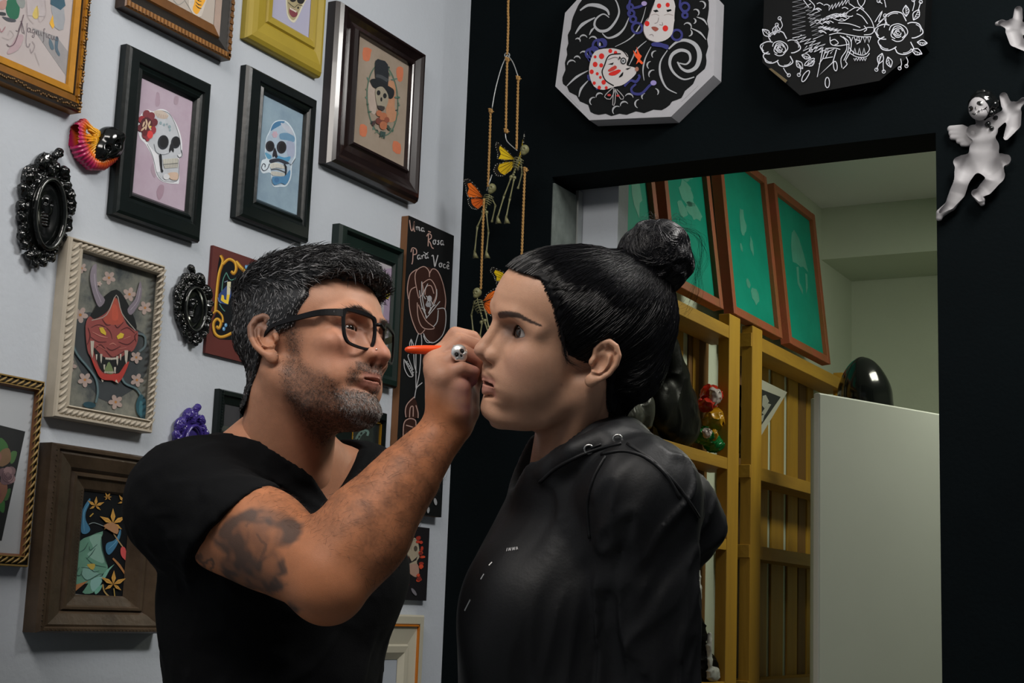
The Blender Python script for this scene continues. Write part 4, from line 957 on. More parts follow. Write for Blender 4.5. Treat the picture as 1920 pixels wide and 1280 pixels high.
def woman_color(P):
    x, y, z = P[:, 0], np.abs(P[:, 1]), P[:, 2]
    n = NZ(P, .05) + .6 * NZ(P, .16)
    C = np.array([.62, .345, .222]) * (1 + .12 * n[:, None])
    def mix(C, col, w): return C * (1 - w[:, None]) + np.array(col) * w[:, None]
    C = mix(C, (.58, .30, .22), .5 * gs((x - 80) ** 2 + (y - 48) ** 2 + (z + 20) ** 2, 16))       # cheek
    C = mix(C, (.52, .26, .20), .5 * gs((x - 118) ** 2 + y ** 2 + (z + 20) ** 2, 9))
    lipz = np.where(z > -56, (z + 51.5) / 5.6, (z + 62) / 7.2); lip = gs(lipz ** 4, .75) * (1 - sstep(23, 30, y)) * (x > 76)
    C = mix(C, (.54, .235, .19), .75 * lip)
    C = mix(C, (.10, .03, .025), gs(((z + 55.6) / 1.5) ** 2, .8) * (1 - sstep(20, 26, y)) * (x > 76) * (x < 101))
    ey = (x > 70) & (y > 8) & (y < 58)
    dE = np.sqrt(((y - 32.5) / 1.45) ** 2 + (z - 13) ** 2)
    C = mix(C, (.18, .09, .06), .75 * gs((dE - 9) ** 2, 4.2) * ey * sstep(2, 12, z))            # eye shadow
    C = mix(C, (.30, .17, .12), .45 * gs((dE - 10) ** 2, 4.5) * ey * (z < 12))
    rE = np.sqrt((x - 72.3) ** 2 + (y - 33) ** 2 + (z - 14) ** 2)
    C = mix(C, (.035, .022, .02), sstep(16.0, 14.7, rE) * ey * sstep(74, 79, x) * .9)                  # liner on the lid edge
    bz = np.interp(y, [12, 18, 34, 46, 61], [28, 31, 35.5, 37, 30]); bw = np.interp(y, [14, 20, 40, 61], [2.8, 3.8, 3.5, .9])
    br = sstep(1.25, .8, np.abs(z - bz) / np.maximum(bw, .1)) * (y > 15) * (y < 61) * (x > 50)
    C = mix(C, (.022, .014, .012), .95 * br)
    for (a, b, c, r_) in ((62, 50, -62, 1.5), (70, 46, -66, 1.1), (48, 52, -72, 1.3), (28, 62, -38, 1.4)):
        C = mix(C, (.14, .06, .05), .8 * gs((x - a) ** 2 + (y - b) ** 2 + (z - c) ** 2, r_) * (P[:, 1] > 0))
    return np.clip(C, 0, 1)


def man_head(neck):
    S = Sdf()
    S.ell((-4, 0, 42), (98, 77, 84))
    S.ell((40, 0, 46), (58, 64, 56), 'u', 20)
    S.ell((44, 0, -20), (52, 60, 66), 'u', 22)
    for s in (1, -1):
        S.chain([(66, s * 58, 20), (90, s * 38, 33), (99, s * 12, 27)], [9, 8.5, 9], 'u', 12)
        S.ell((64, s * 50, -12), (24, 21, 18), 'u', 16)
        S.ell((48, s * 45, -50), (34, 24, 32), 'u', 16)
        S.chain([(2, s * 56, -48), (38, s * 47, -84), (82, s * 15, -92)], [16, 16, 16], 'u', 18)
    S.ell((75, 0, -42), (30, 36, 28), 'u', 16)
    S.ell((85, 0, -88), (17, 23, 16), 'u', 14)
    S.ell((44, 0, -78), (42, 46, 34), 'u', 20)
    S.cone((-24, 0, -56), neck, 60, 64, 'u', 26)
    for s in (1, -1):
        S.cone((-18, s * 60, -34), np.array(neck) * .9 + np.array([50, s * 12, -10]), 13, 11, 'u', 22)
        S.ell((104, s * 34, 10), (19, 21, 13), 's', 14)
    S.chain([(97, 0, 22), (107, 0, 2), (112, 0, -14)], [8, 9, 10.5], 'u', 12)
    S.ell((112, 0, -21), (12, 12.5, 10.5), 'u', 7)
    for s in (1, -1):
        S.cone((88, s * 16, 4), (96, s * 15, -18), 8, 9, 'u', 12)
        S.ell((97, s * 16.5, -22), (14, 8, 10), 'u', 5)
        S.ell((105, s * 8.5, -34), (7, 3.6, 4), 's', 2.5)
        S.ell((77, s * 32, 11), 13.6, 'u', 6)
        lidcut(S, (77, s * 32, 11), R(13), R(14))
        S.chain([(86, s * 26, -55), (99, s * 12, -50), (104, s * 4, -48.4), (104, 0, -49.2)], [2.6, 4.4, 5, 4.8], 'u', 5)
        S.chain([(86, s * 25, -57), (97, s * 12, -61.5), (101, 0, -62.5)], [2.6, 5, 5.8], 'u', 5)
    S.cone((109, 0, -30), (105, 0, -36), 5, 6, 'u', 5)
    S.ell((100, 0, -55.2), (16, 21, 1.8), 's', 2.)
    for s in (1, -1): ear(S, s, (-10, s * 77, 2), .26, .5, 1.06)
    prof = [(106, 62), (92, 78), (77, 90), (59, 98.5), (41, 101.5), (31, 102.5), (22, 101.5), (8, 107), (-4, 114), (-15, 121.5), (-24, 123.4), (-30, 118), (-36, 109.5), (-40, 107.5), (-47, 108.6), (-53, 105), (-58, 104.5), (-61, 105.5), (-71, 98.5), (-80, 98.5), (-90, 100.5), (-98, 97.5), (-104, 87), (-112, 72)]
    sig = [(110, 60), (30, 45), (20, 20), (0, 15), (-27, 14), (-36, 20), (-45, 25), (-70, 26), (-85, 28), (-110, 32)]
    return warp_profile(S, prof, -112, 106, sig)


def beard_mask(P):
    x, y, z = P[:, 0], np.abs(P[:, 1]), P[:, 2]
    side = sstep(-24, -46, z + .42 * (np.minimum(x, 60) - 20) + 16 * sstep(60, 84, x) - 18 * gs((x - 18) ** 2, 12)) * sstep(97, 84, x) * sstep(2, 14, x + .0 * z)
    burn = gs((x - 16) ** 2, 9) * sstep(22, 8, z) * sstep(50, 60, y)
    chin = sstep(-66, -73, z) * sstep(60, 80, x)
    stache = sstep(-31, -36, z) * sstep(-48.5, -45, z) * sstep(78, 84, x) * sstep(36, 29, y)
    corner = gs((y - 32) ** 2 + .22 * (z + 56) ** 2, 5.5) * (x > 66)
    soul = gs(y ** 2 / 2 + (z + 71) ** 2, 5) * (x > 80)
    low = sstep(-60, -78, z) * sstep(0, 18, x)
    m_ = np.maximum.reduce([side * .75, chin, stache, corner, soul, low, burn * .9])
    return m_ * sstep(-168, -128, z + .25 * x)


def man_color(P):
    x, y, z = P[:, 0], np.abs(P[:, 1]), P[:, 2]
    n = NZ(P, .05) + .7 * NZ(P, .2)
    C = np.array([.53, .255, .152]) * (1 + .16 * n[:, None])
    def mix(C, col, w): return C * (1 - w[:, None]) + np.array(col) * w[:, None]
    C = mix(C, (.52, .20, .15), .6 * gs((x - 112) ** 2 + y ** 2 + (z + 22) ** 2, 14))
    C = mix(C, (.52, .215, .15), .5 * gs((x - 80) ** 2 + (y - 48) ** 2 + (z + 16) ** 2, 18))
    C = mix(C, (.56, .33, .23), .4 * sstep(35, 60, z))
    lipz = np.where(z > -55, (z + 50.5) / 5., (z + 61) / 6.5); lip = gs(lipz ** 4, .75) * (1 - sstep(19, 27, y)) * (x > 82)
    C = mix(C, (.36, .15, .125), .75 * lip)
    C = mix(C, (.06, .025, .02), gs(((z + 55.2) / 1.4) ** 2, .8) * (1 - sstep(18, 25, y)) * (x > 80) * (x < 104))
    dE = np.sqrt(((y - 32) / 1.4) ** 2 + (z - 11) ** 2)
    C = mix(C, (.27, .12, .09), .55 * gs((dE - 9) ** 2, 5) * (x > 66) * (y > 8))
    b = beard_mask(P); grey = sstep(70, 90, x) * sstep(-68, -82, z)
    dk = np.array([.055, .035, .028]); gr = np.array([.24, .18, .155])
    bc = dk * (1 - grey[:, None]) + gr * grey[:, None]
    w = np.clip(b * (.72 + .5 * NZ(P, .35)), 0, .85)
    C = C * (1 - w[:, None]) + bc * w[:, None]
    bz = np.interp(y, [6, 16, 36, 54], [29, 31, 35, 27]); br = sstep(1.3, .7, np.abs(z - bz) / 4.2) * (y > 9) * (y < 54) * (x > 60)
    C = mix(C, (.05, .035, .03), .7 * br * (1 + .5 * NZ(P, .4)))
    C = mix(C, (.06, .05, .05), .55 * man_scalp(P))
    return np.clip(C, 0, 1)


def man_scalp(P):
    """1 where hair grows on the head"""
    x, y, z = P[:, 0], np.abs(P[:, 1]), P[:, 2]
    # hairline in side view: front limit x_f(z)
    xf = np.interp(z, [-80, -60, -30, 0, 14, 30, 42, 52, 62, 72, 80, 90], [-72, -62, -44, -30, 24, 30, 38, 46, 44, 52, 76, 120])
    xf2 = np.interp(z, [60, 68, 76, 84], [40, 60, 80, 120])
    xf = np.where(y < 42, np.where(z > 60, np.interp(z, [60, 70, 78, 86], [60, 70, 84, 120]), xf), xf)
    earm = (np.hypot(x + 8, z + 2) < 30) & (z < 26)
    s_ = sstep(-4, 4, xf - x) * sstep(-84, -70, z) * (1 - .0 * earm)
    return s_


def skin_mat(name, rough, spec=.4):
    m = mat(name, attr='Col', rough=rough, noise=.05, nscale=300, bump=.12, bscale=900, spec=spec)
    b = m.node_tree.nodes['Principled BSDF']
    b.inputs['Subsurface Weight'].default_value = .12; b.inputs['Subsurface Radius'].default_value = (1., .35, .2); b.inputs['Subsurface Scale'].default_value = .006
    return m


M_skinW = skin_mat('skin_fair', .48); M_skinM = skin_mat('skin_tan', .5, .33)


def eyeball(name, Q, c, r_, gaze, parent, iris=(.05, .025, .015)):
    """UV ball with iris and pupil as vertex colour; gaze = unit direction in head space"""
    n, h = 40, 40; V = []; Cc = []
    g = np.array(gaze, float); g /= np.linalg.norm(g); a = np.cross(g, [0, 0, 1.]); a /= np.linalg.norm(a); b = np.cross(a, g)
    for i in range(h + 1):
        t = math.pi * i / h
        for k in range(n):
            w = 2 * math.pi * k / n; rr_ = r_ + (.9 * math.exp(-(t / .42) ** 4))
            V.append(np.array(c) + rr_ * (g * math.cos(t) + (a * math.cos(w) + b * math.sin(w)) * math.sin(t)))
            Cc.append((.004, .004, .004) if t < .2 else ((iris[0] * (1 + .6 * math.sin(w * 9)), *iris[1:]) if t < .48 else ((.01, .008, .008) if t < .53 else (.55, .50, .47))))
    F = [(i * n + k, i * n + (k + 1) % n, (i + 1) * n + (k + 1) % n, (i + 1) * n + k) for i in range(h) for k in range(n)]
    me = npmesh(name, toW(Q, np.array(V)) - np.array(parent.location), np.array(F)[:, ::-1] if False else np.array(F), True, np.array(Cc))
    return link(name, me, M_eye, parent)


M_eye = mat('wet_eye', attr='Col', rough=.08, spec=.6)
# ================================================================ hair
def hairball(name, paths, rads, cols, mt, parent, sides=3):
    """many thin tapered tubes in one mesh. paths (n,k,3) world, rads (n,), cols (n,3)"""
    P = np.asarray(paths, float); n, k, _ = P.shape
    T_ = np.empty_like(P); T_[:, 1:-1] = P[:, 2:] - P[:, :-2]; T_[:, 0] = P[:, 1] - P[:, 0]; T_[:, -1] = P[:, -1] - P[:, -2]
    T_ /= np.linalg.norm(T_, axis=2, keepdims=True) + 1e-12
    ref = np.tile(np.array([.31, .52, .79]), (n, k, 1)); A_ = np.cross(T_, ref); A_ /= np.linalg.norm(A_, axis=2, keepdims=True) + 1e-9; B_ = np.cross(T_, A_)
    prof = np.sin(np.linspace(.35, math.pi * .97, k)) ** .6
    V = []
    for j in range(sides):
        w = 2 * math.pi * j / sides
        V.append(P + (A_ * math.cos(w) + B_ * math.sin(w)) * (np.asarray(rads)[:, None] * prof[None])[..., None])
    V = np.stack(V, 2)                                             # n,k,sides,3
    idx = np.arange(n * k * sides).reshape(n, k, sides)
    F = np.stack([idx[:, :-1], np.roll(idx[:, :-1], -1, 2), np.roll(idx[:, 1:], -1, 2), idx[:, 1:]], -1).reshape(-1, 4)
    C = np.repeat(np.asarray(cols)[:, None, None, :], k, 1).repeat(sides, 2).reshape(-1, 3)
    o = link(name, npmesh(name, V.reshape(-1, 3) - np.array(parent.matrix_world.translation if False else ROOT[parent.name]), F, True, C), mt, parent)
    o['kind'] = 'stuff'; return o


ROOT = {}
M_capW = mat('black_hair_mass', (.0035, .0035, .0045), rough=.5, spec=.15)
M_hairM = mat('grizzled_hair', attr='Col', rough=.34, spec=.5)
M_hairW = mat('black_hair', attr='Col', rough=.24, spec=.36)


def cap_sdf(base, thick):
    def f(P, hd=None): return base(P) - thick(np.asarray(P, np.float32))
    return f


def grad(f, P, e=.6):
    G = np.stack([f(P + np.array(d) * e) - f(P - np.array(d) * e) for d in ((1, 0, 0), (0, 1, 0), (0, 0, 1))], 1)
    return G / (np.linalg.norm(G, axis=1, keepdims=True) + 1e-9)


# ---- man: short, dark, combed forward; grey at the sides
_ms = Sdf(); _ms.ell((-4, 0, 42), (98, 77, 84)); _ms.ell((40, 0, 46), (58, 64, 56), 'u', 20); _ms.cone((-24, 0, -56), (-60, 0, -150), 60, 62, 'u', 26)


def man_thick(P):
    x, y, z = P[..., 0], np.abs(P[..., 1]), P[..., 2]
    sc = man_scalp(P.reshape(-1, 3)).reshape(x.shape)
    top = sstep(55, 100, z)
    th = 5 + 13 * top + 4.5 * sstep(10, 70, x) * top + 3. * sstep(-20, -80, x) * sstep(-40, 20, z)
    th = th * (.35 + .65 * sstep(-78, -10, z)) + 1.6 * NZ(P, .13) * (1 + top)
    fade = np.interp(sc, [0, .5, 1], [-5, -.5, 1.])
    return np.where(fade < 0, fade, th * np.clip(fade, 0, 1))


def man_hair(parent):
    f = cap_sdf(_ms, man_thick)
    V, F = surface(f, (-125, -100, -100), (115, 100, 150), 2.6)
    d = _ms(V); keep = d > -1.2
    Fk = F[keep[F].all(1)]
    rs = np.random.RandomState(3)
    def col(P, n):
        x, y, z = P[:, 0], np.abs(P[:, 1]), P[:, 2]
        g = .10 + .62 * gs((x - 18) ** 2 + (z - 42) ** 2, 30) * sstep(40, 60, y) + .34 * gs((x + 10) ** 2 + (z - 20) ** 2, 45) * sstep(40, 60, y)
        gm = rs.rand(n) < g * .85
        base = np.array([.012, .012, .013]) * (.6 + .9 * rs.rand(n)[:, None])
        return np.where(gm[:, None], np.array([.36, .36, .37]) * (.5 + .8 * rs.rand(n)[:, None]), base)
    C = np.tile(np.array([.010, .010, .011]), (len(V), 1))
    h = link('hair', npmesh('hair', toW(QM, V) - ROOT[parent.name], Fk, True, C), M_hairM, parent)
    cand = np.nonzero((d > .6))[0]; pick = rs.choice(cand, 15000)
    P = V[pick] + rs.normal(0, .8, (len(pick), 3)); N_ = grad(f, P)
    x, y, z = P[:, 0], P[:, 1], P[:, 2]; ay = np.abs(y)
    topw = sstep(50, 95, z)[:, None]
    dirs = topw * np.array([.95, 0, .1]) + (1 - topw) * (np.array([-.45, 0, -.85]) + np.array([1.0, 0, .1]) * sstep(-30, 40, x)[:, None] * sstep(20, 60, z)[:, None])
    dirs = dirs + np.stack([0 * x, -.35 * np.sign(y) * topw[:, 0] * rs.rand(len(x)) - .25 * topw[:, 0], 0 * x], 1) + rs.normal(0, .28, P.shape)
    dirs -= N_ * (dirs * N_).sum(1, keepdims=True); dirs /= np.linalg.norm(dirs, axis=1, keepdims=True)
    Ln = (4.5 + 15 * topw[:, 0] + 3 * sstep(0, -80, x)) * (.6 + .6 * rs.rand(len(x))) * np.clip(d[pick] / 5, .4, 1)
    k = 5; t = np.linspace(0, 1, k)
    lift = (.18 + .3 * rs.rand(len(x)))
    path = P[:, None] + dirs[:, None] * (Ln[:, None] * t)[..., None] + N_[:, None] * ((lift * Ln)[:, None] * (t - t ** 2 * .9))[..., None]
    hairball('hair_strands', toW(QM, path.reshape(-1, 3)).reshape(path.shape), (.22 + .22 * rs.rand(len(x)) + .12 * topw[:, 0]) / 1000, col(P, len(x)), M_hairM, h)


def man_beard(V, parent):
    rs = np.random.RandomState(5)
    b = beard_mask(V); cand = np.nonzero((b > .22) & (V[:, 1] < 25) & (V[:, 0] > -12))[0]
    pick = rs.choice(cand, 9500, p=b[cand] / b[cand].sum()); P = V[pick]
    hs = man_head_sdf; N_ = grad(hs, P)
    x, y, z = P.T
    dirs = np.array([.35, 0, -.85]) + rs.normal(0, .35, P.shape); dirs -= N_ * (dirs * N_).sum(1, keepdims=True); dirs /= np.linalg.norm(dirs, axis=1, keepdims=True)
    chin = sstep(66, 86, x) * sstep(-66, -78, z)
    Ln = (2.0 + 3.6 * chin) * (.5 + .8 * rs.rand(len(x)))
    k = 3; t = np.linspace(0, 1, k)
    path = P[:, None] - .3 * N_[:, None] + dirs[:, None] * (Ln[:, None] * t)[..., None] + N_[:, None] * (.35 * Ln[:, None] * t)[..., None]
    g = rs.rand(len(x)) < (.07 + .62 * chin + .08 * sstep(40, 70, x))
    C = np.where(g[:, None], np.array([.42, .39, .37]) * (.5 + .7 * rs.rand(len(x))[:, None]), np.array([.02, .014, .012]) * (.6 + .8 * rs.rand(len(x))[:, None]))
    hairball('beard', toW(QM, path.reshape(-1, 3)).reshape(path.shape), (.13 + .1 * rs.rand(len(x)) + .05 * chin) / 1000, C, M_hairM, parent)
    # eyebrows
    y2 = rs.uniform(9, 54, 500) * np.where(rs.rand(500) < .5, 1, -1); bz = np.interp(np.abs(y2), [6, 16, 36, 54], [29, 31, 35, 27]) + rs.normal(0, 2.2, 500)
    X = np.full(500, 120.); Q = np.stack([X, y2, bz], 1)
    for _ in range(40): Q[:, 0] -= np.clip(hs(Q.astype(np.float32)), -2, 4) * .8
    N_ = grad(hs, Q); dirs = np.stack([0 * y2 - .2, np.sign(y2), .25 + 0 * y2], 1) + rs.normal(0, .2, Q.shape)
    path = Q[:, None] + dirs[:, None] * (7 * t)[None, :, None] + N_[:, None] * (1.2 * t)[None, :, None]
    hairball('eyebrow_hair', toW(QM, path.reshape(-1, 3)).reshape(path.shape), np.full(500, .00016), np.tile([.03, .024, .022], (500, 1)), M_hairM, parent)


# ---- woman: black hair pulled back into a high bun
_ws = Sdf(); _ws.ell((-8, 0, 44), (99, 73, 77)); _ws.ell((44, 0, 50), (62, 62, 56), 'u', 20); _ws.cone((-20, 0, -40), (-42, 0, -120), 50, 50, 'u', 24)
BUN = np.array([-92., 0, 122.]); BUNR = np.array([47., 45, 47.]); BASE = np.array([-66., 0, 104.])
_wb = Sdf(); _wb.ell((-12, 0, 46), (103, 77, 79)); _wb.ell((46, 0, 52), (62, 62, 56), 'u', 20); _wb.ell((-70, 0, 35), (62, 62, 80), 'u', 20); _wb.ell((-76, 0, -22), (48, 54, 46), 'u', 24)
_wb.cone((-60, 0, 70), (-82, 0, 112), 50, 34, 'u', 20)


def woman_scalp(P):
    x, y, z = P[:, 0], np.abs(P[:, 1]), P[:, 2]
    xf = np.interp(z, [-80, -66, -55, -30, -14, -8, -4, 9, 40, 66, 80, 90, 100], [-62, -44, -38, -36, -33, 4, 30, 37, 50, 64, 70, 92, 140])
    xm = np.interp(z, [80, 84, 90], [60, 84, 140])
    w = sstep(22, 52, y); xx = xm * (1 - w) + np.maximum(xf, -200) * w
    xx = np.where(z < 78, xf, xx)
    return sstep(-5, 5, xx - x + 3 * NZ(P, .09)) * sstep(-84, -74, z)


def woman_hairsdf(P, hd=None):
    P = np.asarray(P, np.float32); sc = woman_scalp(P.reshape(-1, 3)).reshape(P.shape[:-1])
    a = _ws(P); b = _wb(P); th = np.interp(sc, [0, .5, .8, 1], [-6, -.6, 1.2, 2.5])
    full = np.minimum(b, a - 5) + (1 - sc) * 12
    shell = a - th
    ridge = .5 * np.sin(np.arctan2(P[..., 1], P[..., 2] - 30) * 46 + NZ(P, .03) * 5)
    return np.minimum(shell, full * .9 + 1.0) + ridge * (sc > .6)


def woman_hair(parent):
    V, F = surface(woman_hairsdf, (-150, -100, -95), (120, 100, 165), 2.4)
    keep = _ws(V) > -1.5
    C = np.tile(np.array([.006, .006, .0075]), (len(V), 1))
    h = link('hair', npmesh('hair', toW(QW, V) - ROOT[parent.name], F[keep[F].all(1)], True, C), M_capW, parent)
    S = Sdf(); S.ell(BUN, BUNR)
    S.fn(lambda P: 1.6 * np.sin((np.arctan2(P[..., 2] - BUN[2], P[..., 0] - BUN[0]) + .02 * (P[..., 1])) * 5 + NZ(P, .04) * 6) + 3 * NZ(P, .05), 'd', 1)
    S.ell((-74, 0, 104), (30, 32, 20), 'u', 10)
    Vb, Fb = surface(S, BUN - 62, BUN + 62, 2.2)
    bun = link('bun', npmesh('bun', toW(QW, Vb) - ROOT[parent.name], Fb, True, np.tile(C[:1], (len(Vb), 1))), M_capW, parent)
    rs = np.random.RandomState(9)
    # strands from the hairline and the scalp up to the bun
    cen = np.array([-14., 0, 40.])
    sc = woman_scalp(V); cand = np.nonzero((sc > .35) & keep & (_ws(V) > -.5))[0]
    edge = np.nonzero((sc > .3) & (sc < .8) & keep)[0]
    roots = V[np.concatenate([rs.choice(cand, 2200), rs.choice(edge, 3600)])]
    D0 = roots - cen; D0 /= np.linalg.norm(D0, axis=1, keepdims=True); D1 = BASE + np.array([-14, 0, 8]) - cen; D1 = D1 / np.linalg.norm(D1)
    D1 = D1 + rs.normal(0, .07, D0.shape); D1 /= np.linalg.norm(D1, axis=1, keepdims=True)
    om = np.arccos(np.clip((D0 * D1).sum(1), -1, .9999)); k = 16; t = np.linspace(0, 1, k)
    dirs = (np.sin((1 - t)[None] * om[:, None])[..., None] * D0[:, None] + np.sin(t[None] * om[:, None])[..., None] * D1[:, None]) / np.sin(om)[:, None, None]
    lo_ = np.full(dirs.shape[:2], 45.); hi_ = np.full(dirs.shape[:2], 175.)
    for _ in range(13):
        mid_ = (lo_ + hi_) / 2; ins = woman_hairsdf((cen + dirs * mid_[..., None]).astype(np.float32)) < 0
        ins |= _ws((cen + dirs * mid_[..., None]).astype(np.float32)) < 0
        lo_ = np.where(ins, mid_, lo_); hi_ = np.where(ins, hi_, mid_)
    rr_ = lo_ + (.25 + .6 * rs.rand(len(roots)))[:, None] + (1.6 * rs.rand(len(roots)) ** 3)[:, None] * np.sin(t * 3.1)[None]
    path = cen + dirs * rr_[..., None] + rs.normal(0, .25, dirs.shape)
    cl = np.array([.0055, .0055, .007]) * (.5 + 1.1 * rs.rand(len(roots))[:, None])
    hairball('hair_strands', toW(QW, path.reshape(-1, 3)).reshape(path.shape), (.22 + .3 * rs.rand(len(roots))) / 1000, cl, M_hairW, h)
    # strands wound round the bun
    n = 1500; k = 22; ax = rs.normal(0, .5, (n, 3)) + np.array([.25, 1., .35]); ax /= np.linalg.norm(ax, axis=1, keepdims=True)
    u_ = np.cross(ax, rs.normal(0, 1, (n, 3))); u_ /= np.linalg.norm(u_, axis=1, keepdims=True); v_ = np.cross(ax, u_)
    off = rs.uniform(-.85, .85, n); ang = np.linspace(0, 1, k)[None] * rs.uniform(1.2, 3.2, n)[:, None]
    rad = np.sqrt(1 - off ** 2)
    pth = ax[:, None] * off[:, None, None] + rad[:, None, None] * (u_[:, None] * np.cos(ang)[..., None] + v_[:, None] * np.sin(ang)[..., None])
    pth = BUN + pth * BUNR * (1.005 + .03 * rs.rand(n)[:, None, None])
    lo2 = pth.reshape(-1, 3); dd = S(lo2.astype(np.float32)); lo2 = lo2 - grad(S, lo2.astype(np.float32)) * np.clip(dd - .5, -3, 6)[:, None]
    hairball('hair_strands', toW(QW, lo2).reshape(pth.shape), (.22 + .28 * rs.rand(n)) / 1000, np.array([.0055, .0055, .007]) * (.5 + 1.2 * rs.rand(n)[:, None]), M_hairW, bun)
    # loose hairs: off the bun, at the temple in front of the ear, at the nape
    fl = []
    def fly(a, b, c, d, n, sp):
        for _ in range(n):
            q = [np.array(p, float) + rs.normal(0, sp * (i + .3) / 3, 3) for i, p in enumerate((a, b, c, d))]
            s_ = np.array(spline(q, 5)); fl.append(s_[np.linspace(0, len(s_) - 1, 14).astype(int)])
    fly((-100, 20, 165), (-135, 18, 160), (-150, 15, 128), (-148, 12, 95), 16, 7)
    fly((-120, 10, 150), (-146, 12, 120), (-150, 12, 80), (-138, 10, 55), 12, 7)
    fly((-80, 20, 165), (-72, 20, 172), (-62, 22, 170), (-55, 24, 160), 10, 6)
    fly((-100, 0, 168), (-110, 0, 176), (-122, 0, 172), (-132, 0, 160), 10, 6)
    for s in (1, -1):
        fly((38, s * 67, 22), (36, s * 70, 4), (28, s * 73, -8), (12, s * 77, -12), 26, 2.2)
        fly((45, s * 66, 40), (40, s * 70, 16), (34, s * 72, 0), (30, s * 72, -12), 22, 2.)
        fly((-45, s * 44, -60), (-48, s * 44, -76), (-50, s * 42, -90), (-44, s * 42, -102), 18, 3.)
        fly((62, s * 60, 72), (55, s * 64, 78), (40, s * 70, 84), (20, s * 72, 88), 22, 1.6)
    fl = np.array(fl)
    hairball('loose_hair', toW(QW, fl.reshape(-1, 3)).reshape(fl.shape), np.full(len(fl), .00013), np.tile([.008, .008, .009], (len(fl), 1)), M_hairW, h)
    # lashes of both eyes
    ls = []
    for s in (1, -1):
        for i in range(46):
            a = R(-62 + 124 * i / 45); c = np.array([72.3, s * 33, 14.])
            el = R(35) * math.cos(a) ** .6
            d0 = np.array([math.cos(a) * math.cos(el), math.sin(a), math.cos(a) * math.sin(el)]); d0 = d0 / np.linalg.norm(d0)
            p0 = c + d0 * 14.8; out = d0 * 5.5 + np.array([0, s * 1.2, 3.2])
            ls.append([p0, p0 + out * .5 + np.array([0, 0, -.4]), p0 + out + np.array([0, 0, 1.3])])
    ls = np.array(ls); hairball('eyelashes', toW(QW, ls.reshape(-1, 3)).reshape(ls.shape), np.full(len(ls), .00018), np.tile([.006, .006, .006], (len(ls), 1)), M_hairW, parent)
# ================================================================ people: bodies, clothes, hands
_link = link


def link(name, me, mt=None, parent=None, loc=None):
    o = _link(name, me, mt, parent, loc)
    if parent is not None and parent.name in ROOT: ROOT[o.name] = ROOT[parent.name]
    return o


def person(px, py, d, label):
    p = at(px, py, d); o = empty('person', (p[0], p[1], 0), label, 'person'); ROOT[o.name] = np.array([p[0], p[1], 0.]); return o


def mm(root):
    r0 = ROOT[root.name]
    return lambda px, py, d: (at(px, py, d) - r0) * 1000


def joinmesh(parts):
    V = []; F = []; C = []; o = 0
    for v, f, c in parts: V.append(v); F.append(f + o); C.append(c); o += len(v)
    return np.concatenate(V), np.concatenate(F), np.concatenate(C)


M_tee = mat('black_cotton', (.0042, .0046, .0055), rough=.9, noise=.25, nscale=8, bump=.1, bscale=500, spec=.15)
M_hood = mat('black_nylon', (.0042, .0048, .006), rough=.52, noise=.2, nscale=8, bump=.06, bscale=300, spec=.32)
M_jean = mat('black_denim', (.01, .011, .013), rough=.9)
M_shoe = mat('black_leather', (.01, .01, .01), rough=.4)


def ellM(A_, B_, C_): return np.stack([A_, B_, C_], 1)


def nrm(v): v = np.array(v, float); return v / np.linalg.norm(v)


# ---------------------------------------------------------------- man
M_root = person(500, 1100, 2.06, 'bearded man in a black V-neck shirt and glasses, drawing on the woman\'s face')
m_ = mm(M_root)
NB = m_(525, 868, 2.06)                                           # base of the neck
SR, SL = m_(352, 948, 1.955), m_(680, 944, 2.18)                     # shoulder joints: right (near the camera), left
lat = nrm(SL - SR); up_ = np.array([0, 0, 1.]); fwd = nrm(np.cross(up_, lat)) * 1.; fwd = fwd if fwd[0] > 0 else -fwd; up_ = np.cross(lat, fwd); up_ = up_ if up_[2] > 0 else -up_
TM = ellM(lat, fwd, up_)
EL, WR = m_(616, 1074, 1.80), m_(838, 800, 1.885)                  # right elbow and wrist
mid_ = (SR + SL) / 2


def T3(a, b, c): return mid_ + a * lat + b * fwd + c * up_


def man_torso():
    S = Sdf()
    S.ell(T3(0, -5, -130), (168, 112, 190), 'u', 8, TM)
    S.ell(T3(-75, 55, -95), (85, 60, 75), 'u', 40, TM).ell(T3(75, 55, -95), (85, 60, 75), 'u', 40, TM)
    S.ell(T3(-18, 5, -370), (150, 122, 190), 'u', 60, TM)
    S.ell(T3(-22, -10, -560), (158, 120, 130), 'u', 50, TM)
    S.cone(NB + np.array([0, 0, 10]), T3(-150, -10, 8), 62, 52, 'u', 40).cone(NB + np.array([0, 0, 10]), T3(150, -10, 8), 62, 52, 'u', 40)
    S.ell(SR + 10 * lat * 0, (62, 66, 68), 'u', 40, TM).ell(SL, (68, 70, 74), 'u', 40, TM)
    return S


def man_arm(S, pad=0.):
    S.chain([SR, SR * .5 + EL * .5, EL], [66 + pad, 58 + pad, 50 + pad], 'u', 30)
    bic = (SR * .45 + EL * .55) + np.array([0, 0, 12]); S.ell(bic, (48 + pad, 48 + pad, 50 + pad), 'u', 30)
    ax = nrm(WR - EL)
    S.chain([EL, EL + ax * 75, EL + ax * 150, WR - ax * 25, WR + ax * 6], [46, 52, 43, 30, 28], 'u', 24)
    S.ell(EL + ax * 62 + np.array([0, 0, -8]), (50, 50, 50), 'u', 30)
    S.ell(EL - ax * 22 + nrm(EL - SR) * 16, (34, 34, 34), 'u', 26)
    return S


